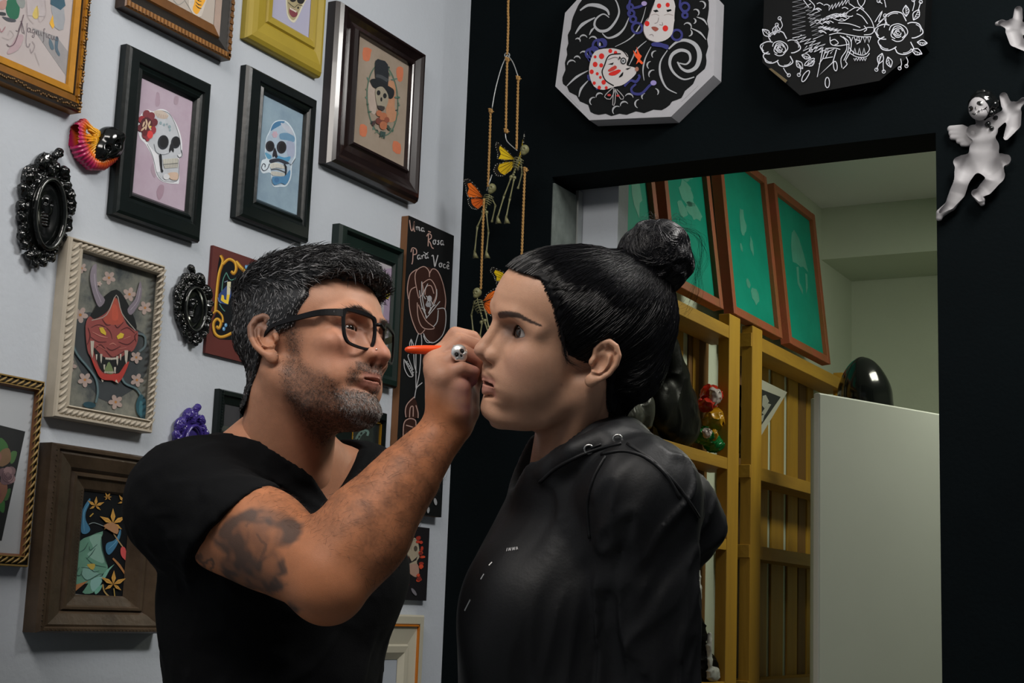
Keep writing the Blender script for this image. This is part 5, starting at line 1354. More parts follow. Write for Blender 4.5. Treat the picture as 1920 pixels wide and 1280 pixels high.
def man_hand(S):
    H = lambda px, py, d: m_(px, py, d)
    w1, w2 = H(826, 795, 1.875), H(852, 792, 1.895)
    # palm block: four metacarpals from the wrist to the knuckles
    K = {'i': (826, 668, 1.905), 'm': (817, 677, 1.890), 'r': (818, 692, 1.872), 'p': (830, 706, 1.858)}
    for key, rr_ in (('i', 15), ('m', 15.5), ('r', 15), ('p', 14)):
        a = w1 + (w2 - w1) * {'i': 1., 'm': .66, 'r': .33, 'p': 0.}[key]
        S.chain([a, H(*K[key])], [17, rr_], 'u', 12)
        S.ell(H(*K[key]), rr_ * .86, 'u', 8)
    S.ell(H(850, 735, 1.885), (26, 26, 36), 'u', 16)
    S.chain([w2, H(872, 768, 1.90), H(880, 725, 1.905)], [18, 19, 14], 'u', 12)               # ball of the thumb
    S.chain([w1 + (w2 - w1) * .2, H(856, 768, 1.868), H(862, 728, 1.862)], [16, 17, 13], 'u', 12)   # heel of the hand
    # fingers, each its own chain of three bones
    S.chain([H(*K['i']), H(854, 628, 1.908), H(886, 633, 1.912), H(900, 650, 1.912)], [11.5, 10.2, 8.8, 7.2], 'u', 5)
    S.chain([H(*K['m']), H(862, 641, 1.893), H(893, 650, 1.898), H(902, 670, 1.900)], [11.5, 10.3, 9, 7.4], 'u', 4.5)
    S.chain([H(*K['r']), H(868, 660, 1.876), H(895, 673, 1.884), H(896, 694, 1.89)], [11, 10, 8.6, 7.2], 'u', 4.5)
    S.chain([H(*K['p']), H(866, 690, 1.860), H(889, 697, 1.868), H(886, 714, 1.874)], [10, 9.0, 7.8, 6.6], 'u', 4)
    S.chain([H(880, 725, 1.905), H(899, 697, 1.915), H(902, 672, 1.915)], [12, 10.5, 8.5], 'u', 5)
    return S


def tattoo(P):
    """0..1 ink on the upper arm: smoky grey shading, in arm coordinates"""
    ax = nrm(EL - SR); t = (P - SR) @ ax / np.linalg.norm(EL - SR)
    q = P - SR - np.outer((P - SR) @ ax, ax); a_ = nrm(np.cross(ax, [0, 0, 1.])); b_ = np.cross(ax, a_); an = np.arctan2(q @ b_, q @ a_)
    return t, an


def arm_color(P):
    n = NZ(P, .03) + .6 * NZ(P, .1) + .4 * NZ(P, .3)
    C = np.array([.52, .205, .095]) * (1 + .16 * n[:, None])
    t, an = tattoo(P)
    W_ = P / 1000 + ROOT[M_root.name] - CAM; dz = W_ @ _f; px = 960 + FPX * (W_ @ _r) / dz; py = 640 - FPX * (W_ @ _u) / dz
    q = P - SR; axn = nrm(EL - SR); rad = q - np.outer(q @ axn, axn); outer = sstep(-.25, .15, (rad / (np.linalg.norm(rad, axis=1, keepdims=True) + 1e-6)) @ nrm(CAM - ROOT[M_root.name] - SR / 1000))
    px = px + 9 * NZ(P, .06) + 5 * NZ(P, .16); py = py + 9 * NZ(P + 40, .06) + 5 * NZ(P + 40, .16)
    def reg(pts, soft=7.):
        pts = [(220 + x / 2.462, 760 + y / 2.462) for x, y in pts]; ins = np.zeros(len(px), bool); d = np.full(len(px), 1e9)
        for (x0, y0), (x1, y1) in zip(pts, pts[1:] + pts[:1]):
            c = ((y0 > py) != (y1 > py)) & (px < (x1 - x0) * (py - y0) / (y1 - y0 + 1e-9) + x0); ins ^= c
            u = np.clip(((px - x0) * (x1 - x0) + (py - y0) * (y1 - y0)) / ((x1 - x0) ** 2 + (y1 - y0) ** 2), 0, 1); d = np.minimum(d, np.hypot(px - x0 - u * (x1 - x0), py - y0 - u * (y1 - y0)))
        return sstep(-soft, soft, np.where(ins, d, -d))
    def line(pts, w):
        d = np.full(len(px), 1e9); pts = [(220 + x / 2.462, 760 + y / 2.462) for x, y in pts]
        for (x0, y0), (x1, y1) in zip(pts, pts[1:]):
            u = np.clip(((px - x0) * (x1 - x0) + (py - y0) * (y1 - y0)) / ((x1 - x0) ** 2 + (y1 - y0) ** 2), 0, 1); d = np.minimum(d, np.hypot(px - x0 - u * (x1 - x0), py - y0 - u * (y1 - y0)))
        return sstep(w, w * .3, d)
    base = reg([(430, 600), (500, 510), (600, 478), (700, 470), (770, 490), (860, 545), (835, 610), (790, 650), (735, 650), (755, 720), (785, 780), (735, 790), (780, 830), (720, 880), (650, 860), (760, 900), (850, 940), (830, 962), (700, 930), (560, 880), (500, 800), (478, 740), (500, 690)])
    f = 1.5 * NZ(P, .045) + .9 * NZ(P + 50, .1)
    ink = base * np.clip(.78 + .8 * f, .5, .9)
    for pts in ([(610, 560), (680, 530), (730, 570), (725, 640), (690, 690), (640, 720), (610, 650)], [(670, 720), (720, 690), (745, 760), (700, 830), (665, 790)], [(640, 850), (690, 870), (670, 900), (630, 880)]): ink = ink * (1 - .45 * reg(pts, 5.))
    for pts in ([(750, 550), (850, 545), (830, 610), (770, 600)], [(500, 640), (600, 720), (640, 840), (560, 870), (510, 790)], [(735, 640), (770, 720), (785, 780), (745, 775), (730, 700)], [(735, 810), (778, 830), (740, 850), (690, 890), (670, 860)], [(800, 915), (855, 940), (830, 960)], [(460, 590), (560, 540), (580, 620), (490, 660)]): ink = np.maximum(ink, .72 * reg(pts, 5.) * np.clip(.8 + f, .3, 1.1))
    for pts, w in (([(345, 715), (375, 690), (400, 730), (395, 775), (370, 780)], 5), ([(405, 725), (430, 715), (440, 740), (420, 790), (445, 830)], 4), ([(360, 730), (385, 745), (410, 790)], 4), ([(480, 800), (520, 860), (600, 900), (760, 940)], 8), ([(600, 560), (640, 520), (700, 510), (740, 560)], 5), ([(650, 600), (690, 640), (650, 720)], 5)): ink = np.maximum(ink, .7 * line(pts, w))
    ink = np.clip(ink, 0, .86) * outer * sstep(1.12, 1.0, t)
    C = C * (1 - ink[:, None]) + np.array([.050, .045, .042]) * ink[:, None]
    # forearm hair darkening and the purple ink stains on the heel of the hand
    hd = m_(850, 715, 1.88); dh = np.linalg.norm(P - hd, axis=1)
    tf = np.clip(((P - EL) @ nrm(WR - EL)) / np.linalg.norm(WR - EL), -1, 2)
    hair = sstep(-.05, .25, tf) * sstep(1.05, .8, tf) * np.clip(.32 + NZ(P, .09) + .8 * NZ(P, .45), 0, 1) * .55
    C = C * (1 - hair[:, None]) + np.array([.09, .045, .03]) * hair[:, None]
    hand = sstep(1.0, 1.1, tf)
    C = C * (1 - hand[:, None]) + (np.array([.54, .28, .18]) * (1 + .14 * n[:, None])) * hand[:, None]
    pu = gs(np.linalg.norm((P - m_(876, 735, 1.875)) * [1, 1, .6], axis=1) ** 2, 17) * (.75 + .9 * NZ(P, .12))
    pu = np.clip(pu, 0, .8) * hand
    return np.clip(C * (1 - pu[:, None]) + np.array([.17, .05, .12]) * pu[:, None], 0, 1)


# collar: the shirt ends on a scooped V
VB = m_(622, 948, 2.03)
vb = np.array([(VB - mid_) @ lat, (VB - mid_) @ fwd, (VB - mid_) @ up_])


def man_collar(P):
    q = P - mid_; a = q @ lat - 8; b = q @ fwd; c = q @ up_
    front = vb[2] + 1.05 * np.abs(a - (vb[0] - 8)) - .0022 * np.abs(a - (vb[0] - 8)) ** 2
    w = sstep(-25, 45, b); line = front * w + 52 * (1 - w)
    return np.maximum(line - c, np.abs(a) - 112) * .7


def man_sleeve_end(P):
    ax = nrm(.683 * _r - .73 * _u - .30 * _f)
    return (P - m_(352, 1074, 1.90)) @ ax


man_t = man_torso(); man_a = Sdf(); man_arm(man_a)
# shirt
slv = Sdf(); slv.chain([SR + up_ * 2, SR * .6 + EL * .4, SR * .4 + EL * .6], [72, 71, 68]); slv.chain([SR * .6 + EL * .4 + np.array([-8, -4, -30]), SR * .42 + EL * .58 + np.array([-12, -6, -38])], [52, 46], 'u', 26); slv.fn(man_sleeve_end, 'i', 4)
ELl = SL + np.array([-90, 40, -230]); slv.chain([SL, SL * .45 + ELl * .55], [70, 58], 'u', 30)
tee = Sdf(); tee.fn(lambda P: man_t(P) - 8); tee.fn(slv, 'u', 26)


def ridged(P, dirn, f_along, f_across, seed=0.):
    """sharp creases running along dirn"""
    d = nrm(dirn); q = P @ d; R_ = P - q[..., None] * d
    Q = R_ * f_across + d * (q * f_along)[..., None] + seed
    n = NZ(Q, 1.) + .45 * NZ(Q * 2.1 + 7, 1.)
    return np.clip(1 - np.abs(n) * 4.2, 0, 1) ** 2


def tee_fold(P):
    c = (P - mid_) @ up_
    g1 = ridged(P, .75 * lat + .25 * fwd - .45 * up_, .006, .022, 3.) * gs(np.linalg.norm(P - T3(-70, 40, -40), axis=-1) ** 2, 110)
    g2 = ridged(P, .5 * lat + .8 * up_, .005, .020, 11.) * sstep(-120, -260, c)
    g3 = ridged(P, np.cross(nrm(EL - SR), fwd), .008, .026, 23.) * gs(np.linalg.norm(P - SR * .75 - EL * .25, axis=-1) ** 2, 80)
    return -5.5 * g1 - 6 * g2 - 5 * g3 + 5 * NZ(P, .012)


tee.fn(tee_fold, 'd', 1)
tee.fn(man_collar, 's', 3)
tee.fn(lambda P: -((P - mid_) @ up_ + 590), 'i', 10)
lo = np.minimum.reduce([SR, SL, EL, T3(0, 0, -620)]) - 190; hi = np.maximum.reduce([SR, SL, EL, NB + [0, 0, 90]]) + 190
Vt, Ft = surface(tee, lo, hi, 4.5)
shirt = link('shirt', npmesh('shirt', Vt / 1000, Ft), M_tee, M_root)
# skin: head and neck, chest in the V, arm and hand: one mesh
nb_c = toC(QM, NB / 1000 + ROOT[M_root.name] + np.array([0, 0, -.03]))
man_head_sdf = man_head(tuple(nb_c))
Vh, Fh = surface(man_head_sdf, (-150, -125, min(-230, nb_c[2] - 60)), (140, 125, 140), 1.8)
arm = Sdf(); man_arm(arm); man_hand(arm); arm.fn(lambda P: -((P - SR) @ nrm(EL - SR) - 20), 'i', 4)
arm.fn(lambda P: .9 * NZ(P, .05) + 1.2 * np.sin((P - EL) @ nrm(WR - EL) * .05 + 3 * NZ(P, .02)) * .5, 'd', 1)
lo = np.minimum.reduce([SR, EL, WR]) - 75; hi = np.maximum.reduce([SR, EL, m_(915, 620, 1.9)]) + 75
Va, Fa = surface(arm, lo, hi, 1.9)
chest = Sdf(); chest.fn(lambda P: man_t(P)); chest.fn(lambda P: np.linalg.norm(P - NB - 60 * fwd + 20 * up_, axis=-1) - 150, 'i', 10)
Vc, Fc = surface(chest, NB - 190, NB + 190, 4.5)
def chest_color(P):
    n = NZ(P, .05) + .7 * NZ(P, .2); return np.array([.51, .235, .135]) * (1 + .16 * n[:, None])
r0 = ROOT[M_root.name]
V, F, C = joinmesh([(toW(QM, Vh) - r0, Fh, man_color(Vh)), (Va / 1000, Fa, arm_color(Va)), (Vc / 1000, Fc, chest_color(Vc))])
body_m = link('body', npmesh('body', V, F, True, C), M_skinM, M_root)
for s in (1, -1): eyeball('eye', QM, (77, s * 32, 11), 12, (1, -.38, -.2), M_root, (.03, .016, .01))
man_hair(M_root); man_beard(Vh, M_root)
q_ = np.array([130., -13.5, -17.], np.float32)[None]
for _ in range(60): q_[:, 0] -= np.clip(man_head_sdf(q_), -1, 3) * .6
MB().ball(toW(QM, q_[0] + np.array([.6, -.5, 0])) - ROOT[M_root.name], .0013, 10).build('nose_stud', mat('stud_metal', (.8, .8, .8), rough=.15, metal=1.), M_root, smooth=True)
# fine dark hairs on the forearm
rs = np.random.RandomState(21)
tf = ((Va - EL) @ nrm(WR - EL)) / np.linalg.norm(WR - EL); cand = np.nonzero((tf > .05) & (tf < .98))[0]; pk = rs.choice(cand, 1600); Pq = Va[pk]; Nq = grad(arm, Pq.astype(np.float32))
dq = nrm(WR - EL) * .6 + np.array([.1, .1, -.7]) + rs.normal(0, .35, Pq.shape); dq -= Nq * (dq * Nq).sum(1, keepdims=True); dq /= np.linalg.norm(dq, axis=1, keepdims=True)
t3 = np.linspace(0, 1, 3); pth = Pq[:, None] + (dq[:, None] * t3[None, :, None] + .35 * Nq[:, None] * t3[None, :, None]) * (5 + 8 * rs.rand(len(pk)))[:, None, None]
hairball('arm_hair', pth / 1000 + r0, np.full(len(pk), .00011), np.tile([.02, .012, .01], (len(pk), 1)), M_hairM, body_m)


def legs(root, hip, sep, axis, h_top, col_, rads):
    """plain trousers and shoes below the frame, so that the person stands on the floor"""
    S = Sdf()
    for s in (1, -1):
        a = np.array([hip[0], hip[1], h_top]) + axis * sep * s
        S.chain([a, np.array([a[0], a[1], 470.]), np.array([a[0], a[1], 75.])], rads, 'u', 30)
    lo = np.array([hip[0], hip[1], 0.]) - [260, 260, 0]; hi = np.array([hip[0], hip[1], h_top + 120]) + [260, 260, 0]
    V, F = surface(S, lo, hi, 12); V[:, 2] = np.maximum(V[:, 2], 40); link('trousers', npmesh('trousers', V / 1000, F), col_, root)
    f = nrm(np.cross(axis, [0, 0, 1.])) * (1 if root is M_root else -1)
    f = f if (f[0] > 0) == (root is M_root) else -f
    for s in (1, -1):
        a = np.array([hip[0], hip[1], 42.]) + axis * sep * s; Sh = Sdf(); Sh.cone(a - f * 50, a + f * 150, 42, 36)
        V, F = surface(Sh, a - 240, a + 240, 10); V[:, 2] = np.maximum(V[:, 2], 0); link('shoe', npmesh('shoe', V / 1000, F), M_shoe, root)


hp = T3(0, 0, -600); latf = nrm([lat[0], lat[1], 0])
legs(M_root, hp, 95, latf, hp[2] + 40, M_jean, [105, 78, 62])

# ---------------------------------------------------------------- glasses (rest on the man's nose)
M_acet = mat('black_acetate', (.004, .004, .005), rough=.35, spec=.22)
M_lens = glass_mat('spectacle_lens')
gp = toW(QM, (90, 0, 10))
G_ = empty('glasses', gp, "black rectangular glasses worn by the bearded man", 'glasses'); ROOT[G_.name] = np.array(gp)
def gW(a): return toW(QM, np.array(a, float)) - gp
WRAP = R(13)
def lens_pt(s, u, v):
    """u outward from the bridge (0..1), v -1..1"""
    w = 52.; d = 10 + u * w
    x = 108 - 4 * abs(v) * 0 - math.sin(WRAP) * u * w - 4.5 * u * u + 1.2 * v
    return (x, -s * d, 4 + v * 22.5 + (1.5 * u))
OUT = [(.03, .55), (.06, .88), (.16, 1.0), (.5, 1.04), (.86, 1.0), (.97, .9), (1.0, .6), (.985, 0), (.95, -.5), (.86, -.86), (.72, -.98), (.45, -1.02), (.22, -.95), (.09, -.65), (.03, -.1)]
for s in (1, -1):
    rim = spline([lens_pt(s, u, v) for u, v in OUT], 4, True)
    mb = MB(); n = len(rim); c = np.mean(rim, 0)
    V_ = []
    for p in rim:
        o_ = p - c; o_ /= np.linalg.norm(o_); tk = 1.5 + .9 * sstep(4, 18, p[2] - 8)
        for du, dn in ((-tk, -1.6), (tk, -1.6), (tk, 1.6), (-tk, 1.6)): V_.append(gW(p + o_ * du + np.array([dn, 0, 0])))
    mb.add(V_, [(i * 4 + k, i * 4 + (k + 1) % 4, ((i + 1) % n) * 4 + (k + 1) % 4, ((i + 1) % n) * 4 + k) for i in range(n) for k in range(4)])
    mb.build('rim', M_acet, G_, smooth=False)
    MB().add([gW(p) for p in rim], [tuple(range(n))]).build('lens', M_lens, G_)
    # temple arm
    tp = spline([lens_pt(s, 1.0, .72), (91 - 8, -s * 67.5, 23), (60, -s * 74, 24), (20, -s * 77, 21), (-6, -s * 79, 16), (-20, -s * 79, 2)], 5)
    mb = MB(); n = len(tp)
    for i, p in enumerate(tp):
        hh = 5.2 - 2.2 * min(1, i / n * 1.6)
        for dy, dz in ((-1.5, -hh), (1.5, -hh), (1.5, hh), (-1.5, hh)): mb.v.append(tuple(gW(p + np.array([0, dy, dz]))))
    for i in range(n - 1):
        for k in range(4): mb.f.append((i * 4 + k, i * 4 + (k + 1) % 4, i * 4 + 4 + (k + 1) % 4, i * 4 + 4 + k)); mb.c.append(None)
    tm = mb.build('temple', M_acet, G_)
    if s == 1:   # tiny pale lettering marks on the near temple
        lm = MB()
        for k in range(7):
            q = np.array(tp[5]) + (np.array(tp[9]) - np.array(tp[5])) * (k / 7.); h_ = (1.1, .8, 1.1, .9, 1.1, .8, 1.)[k]
            lm.add([gW(q + np.array([0, -1.62, -h_ + .6])), gW(q + np.array([-1.3, -1.62, -h_ + .6])), gW(q + np.array([-1.3, -1.62, h_ + .6])), gW(q + np.array([0, -1.62, h_ + .6]))], [(0, 1, 2, 3)])
        lm.build('lettering', mat('pale_print', (.4, .4, .4)), tm)['kind'] = 'stuff'
MB().tube([gW(lens_pt(1, .03, .62)), gW((110, 0, 21)), gW(lens_pt(-1, .03, .62))], [.0024, .0026, .0024], 8).build('bridge', M_acet, G_, smooth=True)

# ---------------------------------------------------------------- marker pen and skull ring
M_orange_pl = mat('orange_plastic', (.85, .075, .008), rough=.28, spec=.5)
pa, pb = at(759, 655, 1.880), at(899, 657, 1.902)
PEN = empty('marker_pen', (pa + pb) / 2, "bright orange marker pen held in the man's hand", 'pen')
def pt(t): return pa + (pb - pa) * t - (pa + pb) / 2
ts = [0, .012, .04, .09, .16, .26, .40, .55, .72, .80]
MB().tube([pt(t) for t in ts], [.0012, .0026, .0038, .0048, .0054, .0057, .0058, .0057, .0054, .0050], 16).build('barrel', M_orange_pl, PEN, smooth=True)
MB().tube([pt(t) for t in (.80, .82, .93, .97)], [.0042, .0042, .0030, .0022], 12).build('nib_holder', mat('black_plastic', (.012, .012, .012), rough=.4), PEN, smooth=True)
MB().tube([pt(t) for t in (.97, 1.)], [.0015, .0006], 8).build('nib', mat('felt_tip', (.03, .01, .05), rough=.8), PEN, smooth=True)
M_silver = mat('polished_silver', (.85, .85, .83), rough=.36, metal=.85, bump=.1, bscale=400)
M_dark = mat('blackened_silver', (.01, .01, .01), rough=.5, metal=.3)
rc_ = at(864, 656, 1.866)
RING = empty('skull_ring', rc_, "silver skull ring on the man's finger", 'ring')
fa, fb = at(818, 692, 1.872), at(868, 660, 1.876); fx = nrm(fb - fa)
cf = fa + (fb - fa) * .86
vdir = nrm(CAM - cf); vdir = nrm(vdir - fx * (vdir @ fx)); side_ = np.cross(fx, vdir)
mb = MB(); mb.tube([cf - rc_ + .0118 * (vdir * math.cos(w) + side_ * math.sin(w)) for w in np.linspace(0, 2 * math.pi, 25)], .0019, 8, cap=False); mb.build('band', M_silver, RING, smooth=True)
S = Sdf(); s0 = (cf + vdir * .0135 - rc_) * 1000; SM = ellM(fx, side_, vdir); upv = side_ if side_[2] > 0 else -side_; rt = np.cross(upv, vdir)
SM = ellM(rt, upv, vdir)
def sk3(a, b, c): return s0 + a * rt + b * upv + c * vdir
S.ell(sk3(0, 2, 0), (10.2, 10.4, 7), 'u', 2, SM).ell(sk3(0, -5.5, .5), (5.6, 5, 4.6), 'u', 3, SM)
for s in (1, -1): S.ell(sk3(s * 4.1, 1.4, 6.6), (2.6, 3., 2.8), 's', .8, SM); S.ell(sk3(s * 6.2, -3.2, 3), (2.7, 2.2, 2.4), 'u', 1.5, SM)
S.ell(sk3(0, -2.8, 6.8), (1.3, 1.9, 2.2), 's', .5, SM)
for k in range(-2, 3): S.ell(sk3(k * 2.2, -8.2, 5.7), (.4, 2.7, 1.2), 's', .3, SM)
V, F = surface(S, s0 - 18, s0 + 18, .5); skl = link('skull', npmesh('skull', V / 1000, F), M_silver, RING)
for s in (1, -1): MB().ball(sk3(s * 4.1, 1.4, 4.9) / 1000, .0021, 10).build('eye_socket', M_dark, skl, smooth=True)
MB().ball(sk3(0, -3., 5.4) / 1000, .0013, 8).build('nose_hole', M_dark, skl, smooth=True)

# ---------------------------------------------------------------- woman
W_root = person(1120, 1100, 1.85, 'dark-haired woman with a high bun in a black hooded jacket')
w_ = mm(W_root)
NBw = w_(1082, 868, 1.885)
SLw, SRw = w_(1205, 932, 1.775), w_(1072, 962, 2.05)               # left shoulder (near the camera), right shoulder
latw = nrm(SRw - SLw); fw_ = nrm(np.cross([0, 0, 1.], latw)); fw_ = fw_ if fw_[0] < 0 else -fw_; upw = np.cross(latw, fw_); upw = upw if upw[2] > 0 else -upw
TW = ellM(latw, fw_, upw); midw = (SLw + SRw) / 2


def W3(a, b, c): return midw + a * latw + b * fw_ + c * upw


wt = Sdf()
wt.ell(w_(1118, 1030, 1.91), (135, 100, 150), 'u', 8, TW)
wt.ell(w_(1072, 1210, 1.89), (130, 122, 170), 'u', 70, TW)
wt.ell(w_(1080, 1420, 1.88), (150, 125, 160), 'u', 60, TW)
for s, d_ in ((-1, 1.82), (1, 1.95)): wt.ell(w_(965 + 10 * s, 1165, d_), (48, 36, 60), 'u', 70, TW)
wt.cone(NBw + [0, 0, -10], W3(-112, -12, 4), 54, 42, 'u', 40).cone(NBw + [0, 0, -10], W3(112, -12, 4), 54, 42, 'u', 40)
wt.ell(SLw, (50, 54, 58), 'u', 40, TW).ell(SRw, (50, 52, 56), 'u', 40, TW)
ELw = w_(1240, 1330, 1.75); ELr = SRw + np.array([20, 30, -290])
hood = Sdf(); hood.fn(lambda P: wt(P) - 12)
hood.chain([SLw, SLw * .5 + ELw * .5, ELw, w_(1150, 1500, 1.66)], [56, 53, 48, 42], 'u', 34)
hood.chain([SRw, ELr, ELr + np.array([-120, -60, -180])], [64, 52, 44], 'u', 30)
# hood: a roll of cloth round the neck and the bag of the hood hanging behind
hood.chain([w_(1012, 912, 1.86), w_(1032, 886, 1.82), w_(1080, 850, 1.79), w_(1130, 830, 1.79), w_(1175, 822, 1.83), w_(1185, 826, 1.93), w_(1130, 880, 2.0), w_(1070, 925, 1.98), w_(1015, 915, 1.88)], [9, 13, 17, 20, 24, 24, 20, 12, 9], 'u', 14)
hood.chain([w_(1183, 838, 1.82), w_(1238, 886, 1.83), w_(1284, 940, 1.85), w_(1314, 992, 1.87), w_(1312, 1022, 1.87)], [20, 25, 31, 27, 16], 'u', 20)
hood.chain([w_(1183, 862, 1.93), w_(1245, 920, 1.95), w_(1296, 985, 1.95)], [24, 32, 28], 'u', 28)
hood.ell(w_(1256, 962, 1.89), (54, 58, 64), 'u', 28)
hood.fn(lambda P: np.linalg.norm(P - NBw - upw * 95 - fw_ * 25, axis=-1) - 78, 's', 8)
hood.fn(lambda P: np.linalg.norm(P - w_(975, 848, 1.885), axis=-1) - 46, 's', 8)
NKF, NKB = w_(1030, 800, 1.87), w_(1075, 900, 1.885)
hood.fn(lambda P: Sdf().cone(NKF, NKB, 60, 46)(P), 's', 10)


def hood_fold(P):
    a = (P - midw) @ latw; b = (P - midw) @ fw_; c = (P - midw) @ upw
    near = sstep(20, -50, a)
    g1 = ridged(P, -.75 * upw + .5 * fw_, .0045, .020, 5.) * gs((c + 60) ** 2 + (b + 20) ** 2, 130)
    g2 = ridged(P, upw - .12 * fw_, .004, .020, 17.) * sstep(-40, -150, c)
    g3 = ridged(P, .5 * upw - .8 * fw_, .006, .022, 31.) * sstep(-200, -320, c)
    seam = 2.2 * sstep(3, 0, np.abs(b - 30 + .1 * c)) * sstep(0, -50, c)
    return -(6 * g1 + 5.5 * g2 + 5 * g3) * near * sstep(175, 70, b) + 6 * NZ(P, .011) + seam * near


hood.fn(hood_fold, 'd', 1)
hood.fn(lambda P: -((P - midw) @ upw + 520), 'i', 10)
lo = np.minimum.reduce([SLw, SRw, ELw, W3(0, 0, -540)]) - 170; hi = np.maximum.reduce([SLw, SRw, ELw, NBw + [0, 0, 60]]) + 170
Vt, Ft = surface(hood, lo, hi, 4.0)
jacket = link('hooded_jacket', npmesh('hooded_jacket', Vt / 1000, Ft), M_hood, W_root)
wh = woman_head()
Vh, Fh = surface(wh, (-125, -105, -235), (140, 105, 140), 1.6)
r1 = ROOT[W_root.name]
link('body', npmesh('body', toW(QW, Vh) - r1, Fh, True, woman_color(Vh)), M_skinW, W_root)
for s in (1, -1): eyeball('eye', QW, (72.3, s * 33, 14), 13.5, (1, .16 if s > 0 else .1, .04), W_root, (.035, .018, .012))
woman_hair(W_root)
tt = Sdf(); tt.chain([(80, 16, -52.5), (92, 9, -52), (95.5, 0, -52), (92, -9, -52), (80, -16, -52.5)], 2.6)
V, F = surface(tt, (70, -24, -60), (104, 24, -44), .8); link('teeth', npmesh('teeth', toW(QW, V) - r1, F), mat('tooth_enamel', (.62, .57, .5), rough=.3), W_root)
hw = W3(0, 0, -500); legs(W_root, hw, 80, nrm([latw[0], latw[1], 0]), hw[2] + 60, M_jean, [88, 62, 48])


def onjacket(px, py, guess=1.7):
    """first point of the jacket on the sight line of a photo pixel, in metres (world)"""
    d = ray(px, py); ts_ = np.linspace(1.55, 2.05, 600); Q = ((CAM + ts_[:, None] * d) - r1) * 1000
    v = hood(Q.astype(np.float32)); i = np.nonzero(v < 0)[0]
    return CAM + ts_[i[0] if len(i) else 300] * d


M_metal = mat('nickel', (.55, .55, .53), rough=.3, metal=1.)
for px, py in ((1104, 842), (1158, 823)):
    c = onjacket(px, py) - r1; vd = nrm(CAM - r1 - c); e1 = nrm(np.cross(vd, [0, 0, 1.])); e2 = np.cross(vd, e1)
    MB().tube([c + vd * .0015 + .0050 * (e1 * math.cos(w) + e2 * math.sin(w)) for w in np.linspace(0, 2 * math.pi, 17)], .0013, 6, cap=False).build('eyelet', M_metal, jacket, smooth=True)
dc = [onjacket(*q) - r1 + nrm(CAM - r1) * .002 for q in ((1108, 842), (1118, 838), (1127, 835))]
MB().tube(dc, .0016, 6).build('drawcord', M_hood, jacket, smooth=True)
lg = MB(); rr = random.Random(4)
for k in range(6):                                             # small pale lettering printed on the chest
    x_ = 949 + k * 3.6
    for seg in [((0, 0), (1.6, -6)), ((1.6, -6), (3.0, -1))][: 1 + (k % 2)]:
        P_ = [onjacket(x_ + q[0] + dx, 1034 + q[1] - k * .5) - r1 + nrm(CAM - r1) * .0012 for q, dx in ((seg[0], 0), (seg[0], 1.3), (seg[1], 1.3), (seg[1], 0))]
        lg.add(P_, [(0, 1, 2, 3)])
lg.build('chest_lettering', mat('white_print', (.55, .55, .56)), jacket)['kind'] = 'stuff'
zp = MB()
for (x0, y0, x1, y1) in ((919, 1054, 913, 1060), (904, 1076, 898, 1086), (878, 1124, 868, 1144)):
    a, b = onjacket(x0 + 4, y0) - r1, onjacket(x1 + 4, y1) - r1; zp.tube([a, b], .0013, 6)
zp.build('zip_pull', M_metal, jacket)['kind'] = 'stuff'
# raised seams of the hood and the shoulder yoke
for pts in ([(1012, 905), (1040, 880), (1080, 858), (1122, 842), (1165, 832)], [(1128, 852), (1170, 846), (1210, 858), (1248, 890), (1275, 935)], [(1176, 832), (1228, 868), (1275, 918), (1310, 970)], [(1135, 856), (1112, 900), (1102, 950), (1106, 1010)]):
    P_ = [onjacket(*q) - r1 + nrm(CAM - r1) * .0006 for q in spline(pts, 5)]
    MB().tube(P_, .0024, 6).build('seam', M_hood, jacket, smooth=True)
# ================================================================ small things on the white wall
class Wall:
    """local mm coordinates on a wall plane, typed in the pixels of a magnified crop"""
    def __init__(s, plane, x0, y0, sc, cx, cy):
        s.pl, s.x0, s.y0, s.sc = plane, x0, y0, sc; s.f = onx if plane == 'x' else ony
        s.c = s.f(x0 + cx / sc, y0 + cy / sc); a, b = s.f(x0 + (cx + 50) / sc, y0 + cy / sc), s.f(x0 + cx / sc, y0 + (cy + 50) / sc)
        s.u = np.linalg.norm(b - s.c) * 1000 / 50                    # mm per crop pixel (vertical)
    def p(s, x, y, n=0.):
        q = (s.f(s.x0 + x / s.sc, s.y0 + y / s.sc) - s.c) * 1000
        return q + (np.array([n, 0, 0]) if s.pl == 'x' else np.array([0, -n, 0]))
    def M(s): return np.stack([[0, 1, 0], [0, 0, 1], [1, 0, 0]], 1).astype(float) if s.pl == 'x' else np.stack([[1, 0, 0], [0, 0, 1], [0, -1, 0]], 1).astype(float)


M_gloss = mat('glossy_black_resin', (.0045, .0055, .0055), rough=.14, spec=.6)
M_purp = mat('glossy_purple_resin', (.045, .028, .20), rough=.14, spec=.55)
M_silvring = mat('worn_silver_edge', (.10, .11, .10), rough=.3, metal=.6, noise=.6, nscale=60)


